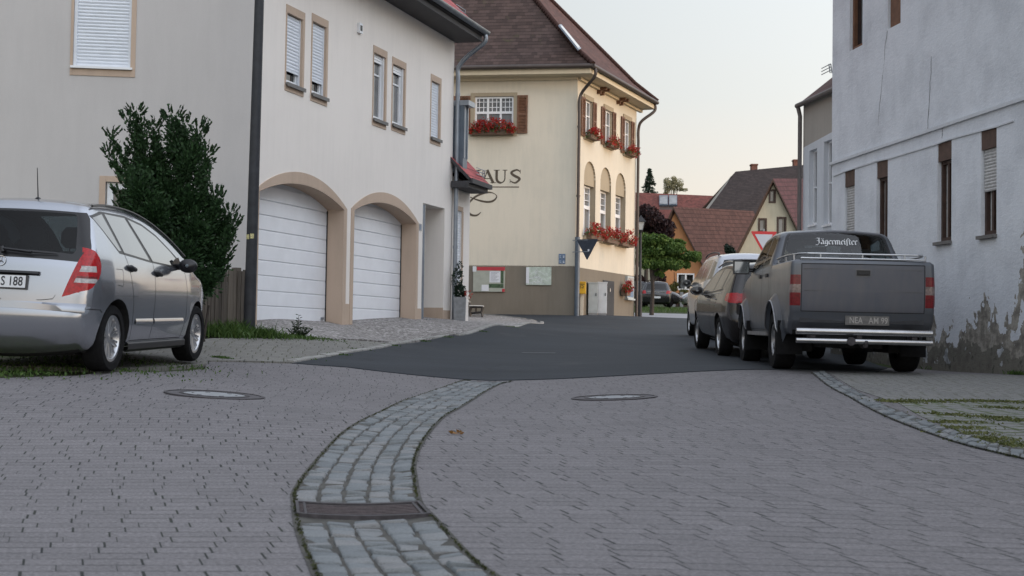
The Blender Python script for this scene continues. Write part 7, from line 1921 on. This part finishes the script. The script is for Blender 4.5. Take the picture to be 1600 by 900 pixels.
for k in range(3): zz = zs + .10 + k * (zt - zs - .12) / 2.2; m.box(I4, x0 + .02 - .02 * k, x0 + .05 - .02 * k, Y, Y + L_, zz, zz + .055)
m.build('backrest', 'bench_white', root)
for yy in (Y + .1, Y + L_ - .12):
    m = MB(); m.tube([(x0 + .10, yy, g), (x0 + .07, yy, g + .22), (x0 + .10, yy, zs - .03)], .028, 6); m.tube([(x1 - .03, yy, g), (x1 - .08, yy, g + .2), (x1 - .05, yy, zs - .03)], .028, 6); m.tube([(x0 + .10, yy, zs - .04), (x1 - .03, yy, zs - .04)], .022, 6); m.tube([(x0 + .08, yy, g + .16), (x1 - .08, yy, g + .2)], .02, 6); m.tube([(x0 + .08, yy, zs - .03), (x0 - .01, yy, zt)], .022, 6); m.tube([((x0 + x1) / 2, yy, g + .18), ((x0 + x1) / 2, yy, zs - .04)], .018, 6)
    m.build('leg', 'black', root)

# ------------------------------------------------------------------ pole, fence, bush, weeds on the left
pf = hit(389, 526); Yp = pf.y; tp = at(409, -120, Yp)
root = thing('lamp_post', 'tall dark metal pole with peeling yellow sticker at the house corner', 'pole', pf)
m = MB(); m.tube([(pf.x, pf.y, pf.z - .2), (pf.x + (tp.x - pf.x) * .5, pf.y, (pf.z + tp.z) / 2), (tp.x, pf.y, tp.z)], [.088, .076, .064], 18); m.build('shaft', 'post_dark', root, smooth=60)
k = (at(393, 371, Yp).z - pf.z) / (tp.z - pf.z); sx = pf.x + (tp.x - pf.x) * k; zz = at(393, 371, Yp).z; m = MB()
for i, (a0, a1, dz) in enumerate(((-1.1, -.3, 0), (-.1, .5, .01))): m.add([(sx + .086 * math.sin(a), Yp - .086 * math.cos(a), zz + h + dz) for h in (-.03, .04) for a in np.linspace(a0, a1, 5)], [(q, q + 1, q + 6, q + 5) for q in range(4)])
m.build('sticker', simple('old_sticker', (.55, .50, .25), .7, 0, .5, 60, 0), root)
# paling fence
fa = at(255, 500, 18.6); fb = at(386, 500, 19.9); root = thing('paling_fence', 'weathered grey wooden paling fence between the silver hatchback and the pole', 'fence', (fa.x, fa.y, gz(fa.x, fa.y)))
WF = Wall((fa.x, fa.y), (fb.x, fb.y)); ztf = WF.px(340, 419)[1]; m = MB(); rng = random.Random(8); s = 0
while s < WF.L:
    w = rng.uniform(.045, .06); h = ztf + rng.uniform(-.012, .012); P = WF.P(s, 0); m.box(WF.T @ Matrix.Rotation(rng.uniform(-.01, .01), 4, 'Y'), s, s + w, 0, .022 + rng.uniform(0, .008), gz(P.x, P.y) + .02, h); s += w + rng.uniform(.006, .014)
m.build('palings', 'fence_wood', root); m = MB()
for zz in (ztf - .15, ztf - .75): m.box(WF.T, 0, WF.L, -.05, -.002, zz - .04, zz + .04)
m.box(WF.T, WF.L - .22, WF.L - .12, -.12, -.02, .2, ztf + .03); m.build('rail', 'fence_wood', root)
# evergreen bush: upright leafy shoots rising from one base
rng = random.Random(21); Yb = 17.0; bz = gz(at(275, 500, Yb).x, Yb); base = Vector((at(280, 500, Yb).x, Yb, bz))
root = thing('bush', 'tall dark evergreen bush standing against the pale gable behind the silver hatchback', 'bush', base)
tips = [(215, 172, 13), (198, 178, 8), (188, 235, 10), (171, 205, 8), (167, 235, 8), (238, 195, 13), (273, 178, 16), (292, 190, 12), (316, 200, 14), (324, 235, 14), (256, 245, 14), (228, 240, 22), (205, 225, 14), (300, 240, 22), (330, 275, 10), (334, 300, 10), (345, 310, 14), (362, 330, 12), (366, 350, 12), (360, 385, 12), (350, 405, 14), (332, 345, 20), (300, 300, 28), (260, 290, 34), (225, 290, 26), (215, 330, 26), (270, 350, 36), (320, 385, 28), (240, 370, 34), (285, 400, 38), (225, 400, 34), (340, 420, 16), (190, 300, 12), (200, 265, 16), (280, 215, 20), (250, 330, 30), (310, 350, 26), (290, 440, 34), (240, 440, 34), (330, 440, 20)]
lm = MB(); st = MB(); ppm = FOC / Yb
for (px, py, rp_) in tips:
    px = 266 + (px - 266) * .95; py = 430 + (py - 430) * .965; rp_ *= .93
    tip = at(px, py, Yb); tip.y += rng.uniform(-.35, .25) * (rp_ / 22); rr = rp_ / ppm
    foot = base + Vector((rng.gauss(0, .12), rng.gauss(0, .1), rng.uniform(.1, .5))); mid = foot.lerp(tip, .55) + Vector(((base.x - tip.x) * .10, 0, .05)); st.tube([foot, foot.lerp(mid, .5)], [.022, .014], 5)
    n = int(800 * (rp_ / 14) ** 1.75)
    for _ in range(n):
        t = rng.random() ** .8; c = tip + (mid - tip) * (t * (.25 if rp_ > 18 else .40)); q = c + Vector((rng.gauss(0, rr * .42), rng.gauss(0, rr * .42), rng.gauss(0, rr * .42)))
        d = (q - c) * .8 + Vector((rng.gauss(0, .04), rng.gauss(0, .04), .06 + rng.gauss(0, .03))); d = d.normalized() if d.length > 0 else Vector((0, 0, 1)); leaf(lm, rng, q, rng.uniform(.03, .065), 0, d)
    for _ in range(int(rp_ * 1.1)):    # little spires at the outline
        a = rng.uniform(-.3, PI + .3); c = tip + Vector((math.cos(a) * rr * .75, rng.uniform(-.5, .5) * rr, math.sin(a) * rr * .75)); d = Vector((math.cos(a) * .6, rng.uniform(-.3, .3), .7 + .3 * math.sin(a))).normalized(); L_ = rng.uniform(.06, .15)
        for k in range(9):
            q = c + d * (L_ * k / 9); leaf(lm, rng, q, .05, 0, (d + Vector((rng.gauss(0, .6), rng.gauss(0, .6), rng.gauss(0, .3)))).normalized())
lm.build('foliage', 'leaf_bush', root); st.build('stems', 'bark', root)
# weeds
def weeds(name, label, spots, n, seed, hmax=.3, mat='leaf_weed', kind='stuff', cat='weeds'):
    rng = random.Random(seed); m = MB()
    for _ in range(n):
        (x, y, sp, h) = rng.choice(spots); q = Vector((x + rng.gauss(0, sp), y + rng.gauss(0, sp * .6), 0)); q.z = gz(q.x, q.y) + .01
        hh = h * rng.uniform(.4, 1) ; lean = Vector((rng.gauss(0, .35), rng.gauss(0, .35), 1)).normalized(); w = rng.uniform(.003, .009); side = Vector((rng.gauss(0, 1), rng.gauss(0, 1), 0)).normalized() * w
        p1 = q + lean * hh * .5; p2 = q + lean * hh + Vector((lean.x * hh * .5, lean.y * hh * .5, -hh * .12))
        m.add([q - side, q + side, p1 + side * 1.2, p1 - side * 1.2, p2], [(0, 1, 2, 3), (3, 2, 4)])
    o = m.build(name, mat); tag(o, label, cat, kind=kind); return o
def sp(px, py, s, h): p = hit(px, py); return (p.x, p.y, s, h)
weeds('weeds', 'green weeds along the foot of the fence and the pole', [sp(335, 525, .22, .30), sp(350, 527, .25, .28), sp(375, 526, .18, .34), sp(400, 529, .12, .22), sp(415, 529, .12, .24), sp(430, 529, .14, .14), sp(465, 530, .18, .10), sp(500, 531, .2, .05), sp(320, 522, .2, .2)], 2600, 31)
weeds('grass', 'low grass growing under and behind the silver hatchback', [sp(60, 560, .9, .08), sp(20, 575, .6, .05), sp(120, 575, .4, .04), sp(240, 570, .35, .035), sp(10, 585, .3, .04), sp(346, 562, .05, .05)], 2600, 32, cat='grass')
weeds('grass', 'sparse grass tufts growing in the joints of the right hand paving', [sp(x, y, .11, .022) for x, y in ((1395, 629), (1410, 630), (1450, 629), (1500, 629), (1540, 629), (1580, 630), (1480, 650), (1490, 662), (1500, 671), (1515, 680), (1540, 688), (1550, 692), (1590, 699), (1550, 655), (1590, 660), (1570, 640))], 3800, 33, mat='leaf_joint', cat='grass')
weeds('grass', 'dark grass and moss at the foot of the peeling white wall', [sp(x, y, .10, .09) for x, y in ((1470, 579), (1490, 580), (1510, 581), (1540, 583), (1575, 585), (1600, 587))], 1100, 34, mat='leaf_weed', cat='grass')
weeds('grass', 'small tufts growing between kerb and forecourt', [sp(x, y, .07, .04) for x, y in ((480, 563), (530, 556), (610, 541), (660, 534), (700, 528), (752, 519), (800, 512), (560, 548))], 700, 35, cat='grass')
# thistle
pt = hit(466, 529); root = thing('thistle', 'lone spiky thistle standing in front of the nearer garage door', 'plant', pt); rng = random.Random(5); st = MB(); lf = MB()
for (dx, h) in ((0, .36), (.09, .17), (-.12, .14), (.16, .15), (-.05, .24)):
    top = pt + Vector((dx * 1.2, rng.uniform(-.05, .05), h)); st.tube([pt, pt.lerp(top, .5) + Vector((dx * .2, 0, 0)), top], [.006, .005, .003], 5)
    for k in range(26):
        t = .15 + .85 * k / 26; q = pt.lerp(top, t); a = k * 2.4; d = Vector((math.cos(a), math.sin(a), .35)).normalized(); leaf(lf, rng, q + d * .03, .075 * (1.15 - t * .6), 0, d)
st.build('stem', 'bark', root); lf.build('foliage', 'leaf_thistle' if 'leaf_thistle' in M else leafmat('leaf_thistle', [(.02, .035, .02), (.05, .07, .04), (.09, .11, .07)]), root)

# ------------------------------------------------------------------ beyond the crossing
def tree(name, label, cx, Y, zb, zt, blobs, n, size, mat, trunk_r=.08, cat='tree', trunk_top=None, seed=1, trunkmat='bark'):
    """blobs: (px, py, rx px, rz px)"""
    rng = random.Random(seed); root = thing(name, label, cat, (cx, Y, zb)); m = MB(); k = FOC / Y
    tt = trunk_top or zt; T0 = Vector((cx, Y, zb - .1)); st = MB(); st.tube([T0, Vector((cx + .05, Y, (zb + tt) / 2)), Vector((cx, Y, tt))], [trunk_r, trunk_r * .75, trunk_r * .4], 8)
    tot = sum(b[2] * b[3] for b in blobs)
    for (px, py, rx, rz) in blobs:
        c = at(px, py, Y); c.y += rng.uniform(-.3, .3) * rx / k; st.tube([Vector((cx, Y, zb + (tt - zb) * .6)), (Vector((cx, Y, tt)) + c) / 2, c], [trunk_r * .45, trunk_r * .3, trunk_r * .1], 5)
        sub = max(3, int(6 * rx * rz / tot * len(blobs)))
        for _ in range(sub):
            a = Vector((rng.gauss(0, 1), rng.gauss(0, 1), rng.gauss(0, 1))).normalized() * rng.random() ** .33; cc = c + Vector((a.x * rx / k * .8, a.y * rx / k * .8, a.z * rz / k * .8)); q = rng.uniform(.42, .80)
            leaves(m, rng, cc, (rx / k * q, rx / k * q, rz / k * q * .8), int(n * rx * rz / tot / sub), size, shell=.6)
    m.build('crown', mat, root); st.build('trunk', trunkmat, root)
tx = at(1018, 478, 62); tree('tree', 'small bright green round headed tree with thin trunk by the street lamp', tx.x, 62, gz(tx.x, 62), at(1018, 400, 62).z, [(1015, 385, 20, 18), (1035, 392, 24, 20), (1058, 395, 20, 14), (1078, 400, 16, 9), (1010, 410, 16, 18), (1040, 415, 22, 14), (1088, 396, 8, 6), (1025, 375, 18, 10), (1072, 412, 8, 6), (1030, 428, 8, 8), (1058, 378, 14, 6)], 20000, .14, 'leaf_green', .11, trunk_top=at(1018, 410, 62).z, seed=3)
tx = at(1008, 478, 80); tree('tree', 'dark purple leaved tree rising behind the bright green one', tx.x, 80, gz(tx.x, 80), at(1010, 330, 80).z, [(1012, 345, 22, 22), (1030, 360, 24, 22), (1000, 350, 18, 24), (1045, 350, 10, 10), (1015, 375, 26, 20), (1000, 440, 14, 20), (1030, 438, 10, 14), (1040, 380, 16, 14)], 14000, .18, 'leaf_red', .14, seed=4)
def conifer(label, px, pyt, pyb, w, Y, seed=1):
    rng = random.Random(seed); t = at(px, pyt, Y); b = at(px, pyb, Y); k = FOC / Y; zb = gz(t.x, Y); root = thing('conifer', label, 'tree', (t.x, Y, zb)); m = MB(); st = MB(); st.tube([(t.x, Y, zb - .2), (t.x, Y, t.z)], [.16, .02], 6)
    for i in range(26):
        f = (i / 25); z = t.z - (t.z - b.z) * f * 1.6; r_ = (w / 2) / k * (.10 + .9 * min(1, f * 1.6) ** .9)
        for j in range(9):
            a = 2 * PI * rng.random(); L_ = r_ * rng.uniform(.75, 1.15); tip = Vector((t.x + math.cos(a) * L_, Y + math.sin(a) * L_, z - L_ * .25)); o_ = Vector((t.x, Y, z)); st.tube([o_, tip], [.02, .008], 4)
            for q in range(16): leaf(m, rng, o_.lerp(tip, rng.uniform(.15, 1)) + Vector((rng.gauss(0, .06), rng.gauss(0, .06), rng.gauss(-.05, .05))), rng.uniform(.12, .26))
    m.build('crown', 'leaf_conifer', root); st.build('trunk', 'bark', root)
conifer('dark pointed conifer behind the red roof', 1015, 264, 303, 30, 150, 2)
tx = at(1052, 300, 152); tree('birch', 'pale thin birch crown behind the red roof', tx.x, 152, gz(tx.x, 152), at(1052, 280, 152).z, [(1045, 290, 9, 12), (1058, 288, 9, 12), (1052, 282, 8, 8), (1066, 296, 7, 6), (1040, 300, 6, 8)], 3000, .17, 'leaf_birch', .12, seed=8)

def gable_house(name, label, Y, gpts, ridge_to, eave_to, wallmat, roofmat, base_py, windows=(), verge='wood_dark', wall_right=None, dy=12, chimney=(), skylights=(), over=.35):
    """gable wall facing the camera: gpts = left eave, apex, right eave in the picture; the roof runs back to ridge_to / eave_to"""
    L_, A_, R_ = [at(*p, Y) for p in gpts]; zb = gz(A_.x, Y) - .4
    root = thing(name, label, 'house', (A_.x, Y, gz(A_.x, Y)))
    Ab = at(*ridge_to, Y + dy); back = Ab - A_; Rb = R_ + back; Lb = L_ + back
    w = Wall((L_.x - 1, Y), (R_.x + 1, Y)); S2 = lambda p: (p.x - L_.x + 1, p.z)
    ho = [rect(w.px(x0, y0)[0], w.px(x1, y0)[0], w.px(x0, y1)[1], w.px(x0, y0)[1]) for (x0, y0, x1, y1, *_) in windows]
    m = MB(); wallmesh(m, w, [(1, zb), (R_.x - L_.x + 1, zb), S2(R_), S2(A_), S2(L_)], [(h, .12) for h in ho], .12)
    m.add([(R_.x, Y, zb), (R_.x + back.x, Y + back.y, zb), (R_.x + back.x, Y + back.y, Rb.z), (R_.x, Y, R_.z)], [(0, 1, 2, 3)]); m.add([(L_.x, Y, zb), (L_.x + back.x, Y + back.y, zb), (L_.x + back.x, Y + back.y, L_.z), (L_.x, Y, L_.z)], [(0, 1, 2, 3)]); m.build('wall', wallmat, root)
    f = Vector((0, -over, 0)); up = Vector((0, 0, .12)); eR = (R_ - A_).normalized() * .4; eL = (L_ - A_).normalized() * .4
    m = MB(); roofplane(m, [R_ + eR + f + up, Rb + eR + up, Ab + up, A_ + f + up], .18); roofplane(m, [Lb + eL + up, L_ + eL + f + up, A_ + f + up, Ab + up], .18); ro = m.build('roof', [roofmat, verge], root)
    for i, h in enumerate(ho):
        x0, x1, z0, z1 = h[0][0], h[1][0], h[0][1], h[2][1]; fm = windows[i][4] if len(windows[i]) > 4 else 'wood_dark'; m = MB()
        gridbar(m, w.T, x0 - .05, x1 + .05, z0 - .05, z1 + .05, -.10, .03, .10, windows[i][5] if len(windows[i]) > 5 else 1); wo = m.build('window', fm, root); m = MB(); m.box(w.T, x0, x1, -.1, -.09, z0, z1); m.box(w.T, x0 + (x1 - x0) * .2, x0 + (x1 - x0) * .6, -.09, -.086, z0 + .1, z1 - .1, 1); m.build('pane', ['pane_black', 'pane_grey'], wo)
    return root, ro, (L_, A_, R_, Ab, Rb)
# orange house
hO, rO, KO = gable_house('orange_house', 'orange gabled house with brown tiled roof beyond the green tree', 100, [(1030, 372), (1051, 326), (1099, 420)], (1177, 332), (1235, 430), 'orange_plaster', 'tile_far_brown', 470, [(1059, 428, 1084, 452, 'pvc', 2)], dy=9)
w = Wall((KO[0].x, 100), (KO[2].x, 100)); tri = [w.px(1046, 357), w.px(1058, 357), w.px(1052.5, 346)]; m = MB(); m.prism(w.T, tri, .01, .05); m.build('gable_vent', 'wood_dark', hO)
# cream gable
hC_, rC, KC = gable_house('cream_house', 'cream gabled house with three dark windows behind the give way sign', 82, [(1150, 395), (1206, 283), (1250, 372)], (1300, 282), (1345, 380), 'cream_far', 'tile_purple', 470, [(1202.5, 297, 1211, 316), (1186, 342, 1197, 362), (1215, 340, 1227.5, 366)], dy=12)
# big dark roof behind
Pb = [at(1088, 352, 118), at(1310, 345, 118), at(1262, 257, 126), at(1149.5, 268, 126)]
hD = thing('barn', 'large barn with a wide dark tiled roof and brick chimneys behind the cream house', 'barn', (Pb[0].x, 126, gz(Pb[0].x, 126)))
m = MB(); roofplane(m, Pb, .2); rD = m.build('roof', ['tile_far_dark', 'wood_dark'], hD)
m = MB(); zb = gz(Pb[0].x, 120) - .5; m.box(I4, Pb[0].x + .6, Pb[1].x - .6, 119, 133, zb, Pb[0].z - .1); m.build('wall', 'grey_plaster', hD)
m = MB(); roofplane(m, [Pb[1] + Vector((0, 16, 0)), Pb[0] + Vector((0, 16, 0)), Pb[3] + Vector((0, .1, 0)), Pb[2] + Vector((0, .1, 0))], .2); m.build('rear_roof', ['tile_far_dark', 'wood_dark'], hD)
m = MB(); e0 = Pb[0] + Vector((.6, 1, -.1)); e1 = Pb[0] + Vector((.6, 15, -.1)); m.add([e0, e1, Pb[3] + Vector((-.3, .5, -.3))], [(0, 1, 2)]); m.build('gable', 'grey_plaster', hD)
def chimney(px0, px1, pyt, pyb, Y, parent):
    a = at(px0, pyt, Y); b = at(px1, pyb, Y); m = MB(); m.box(I4, a.x, b.x, Y - .5, Y + .3, b.z - .8, a.z); m.box(I4, a.x - .06, b.x + .06, Y - .56, Y + .36, a.z, a.z + .12); m.build('chimney', 'brick', parent)
chimney(1173, 1182, 259, 282, 127, rD); chimney(1239, 1248, 252, 262, 129, rD)
# long red roof with two big skylights
root = thing('red_roof_house', 'long house with red tiled roof and two dark skylights, behind the orange house', 'house', at(1040, 340, 135))
p0, p1, p2, p3 = at(960, 345, 133), at(1122, 346, 133), at(1115, 306, 139), at(975, 300, 139); m = MB(); roofplane(m, [p0, p1, p2, p3], .15); ro = m.build('roof', ['tile_far_red', 'wood_dark'], root)
m = MB(); m.box(I4, p0.x + .3, p1.x - .3, 133.4, 142, gz(p0.x, 133) - .5, p0.z - .05); m.build('wall', 'cream_far', root)
nR = (p1 - p0).cross(p3 - p0).normalized()
nR = nR if nR.z > 0 else -nR
def onR(px, py):
    r = ray(px, py); t = (p0 - CAM).dot(nR) / r.dot(nR); return CAM + r * t + nR * .08
for (x0, x1) in ((1030, 1043.5), (1045, 1058)):
    m = MB(); A4 = [onR(x0, 321), onR(x1, 321), onR(x1, 306), onR(x0, 306)]; m.add(A4 + [p - nR * .2 for p in A4], [(0, 1, 2, 3), (0, 4, 5, 1), (1, 5, 6, 2), (2, 6, 7, 3), (3, 7, 4, 0)]); sk = m.build('skylight', 'zinc_dark', ro); c_ = sum(A4, Vector()) / 4; m = MB(); m.add([p.lerp(c_, .12) + nR * .03 for p in A4], [(0, 1, 2, 3)]); m.build('pane', 'pane_grey', sk)
# garden fence of the orange house, grass verge and hedge
fa = at(1038, 480, 84); fb = at(1140, 480, 84); wF = Wall((fa.x, 84), (fb.x, 84)); root = thing('garden_fence', 'dark boarded garden fence with pale posts before the orange house', 'fence', (fa.x, 84, gz(fa.x, 84)))
zt = wF.px(1060, 457)[1]; m = MB(); s = 0; rng = random.Random(3)
while s < wF.L: m.box(wF.T, s, s + .13, 0, .03, gz(fa.x + s, 84) - .1, zt + rng.uniform(-.02, .02)); s += .14
m.build('boards', 'wood_dark', root)
for px in (1052.5, 1064.5, 1095): s, _ = wF.px(px, 470); m = MB(); m.box(wF.T, s - .10, s + .10, .04, .20, gz(fa.x + s, 84) - .2, zt + .02); m.build('post', 'concrete', root)
weeds('grass', 'strip of grass verge across the far side of the crossing', [(x, y, .8, .22) for x in np.arange(3.5, 14, 1.2) for y in (66.5, 68, 70, 72)], 5200, 40, cat='grass')
b = at(1050, 440, 92); tree('shrub', 'yellowish shrub in front of the orange wall beside its white window', at(1053, 460, 92).x, 92, gz(b.x, 92), at(1050, 425, 92).z, [(1050, 452, 7, 10), (1056, 447, 6, 7), (1066, 455, 9, 4), (1080, 456, 10, 3)], 1500, .16, 'leaf_olive', .04, cat='shrub', seed=12)
b = at(1142, 400, 95); tree('shrub', 'dark shrub between the brown roof and the cream house', b.x, 95, gz(b.x, 95), at(1142, 380, 95).z, [(1142, 395, 9, 14), (1135, 385, 7, 10), (1150, 410, 8, 16)], 1800, .18, 'leaf_conifer', .06, cat='shrub', seed=13)
bpy.context.view_layer.update()
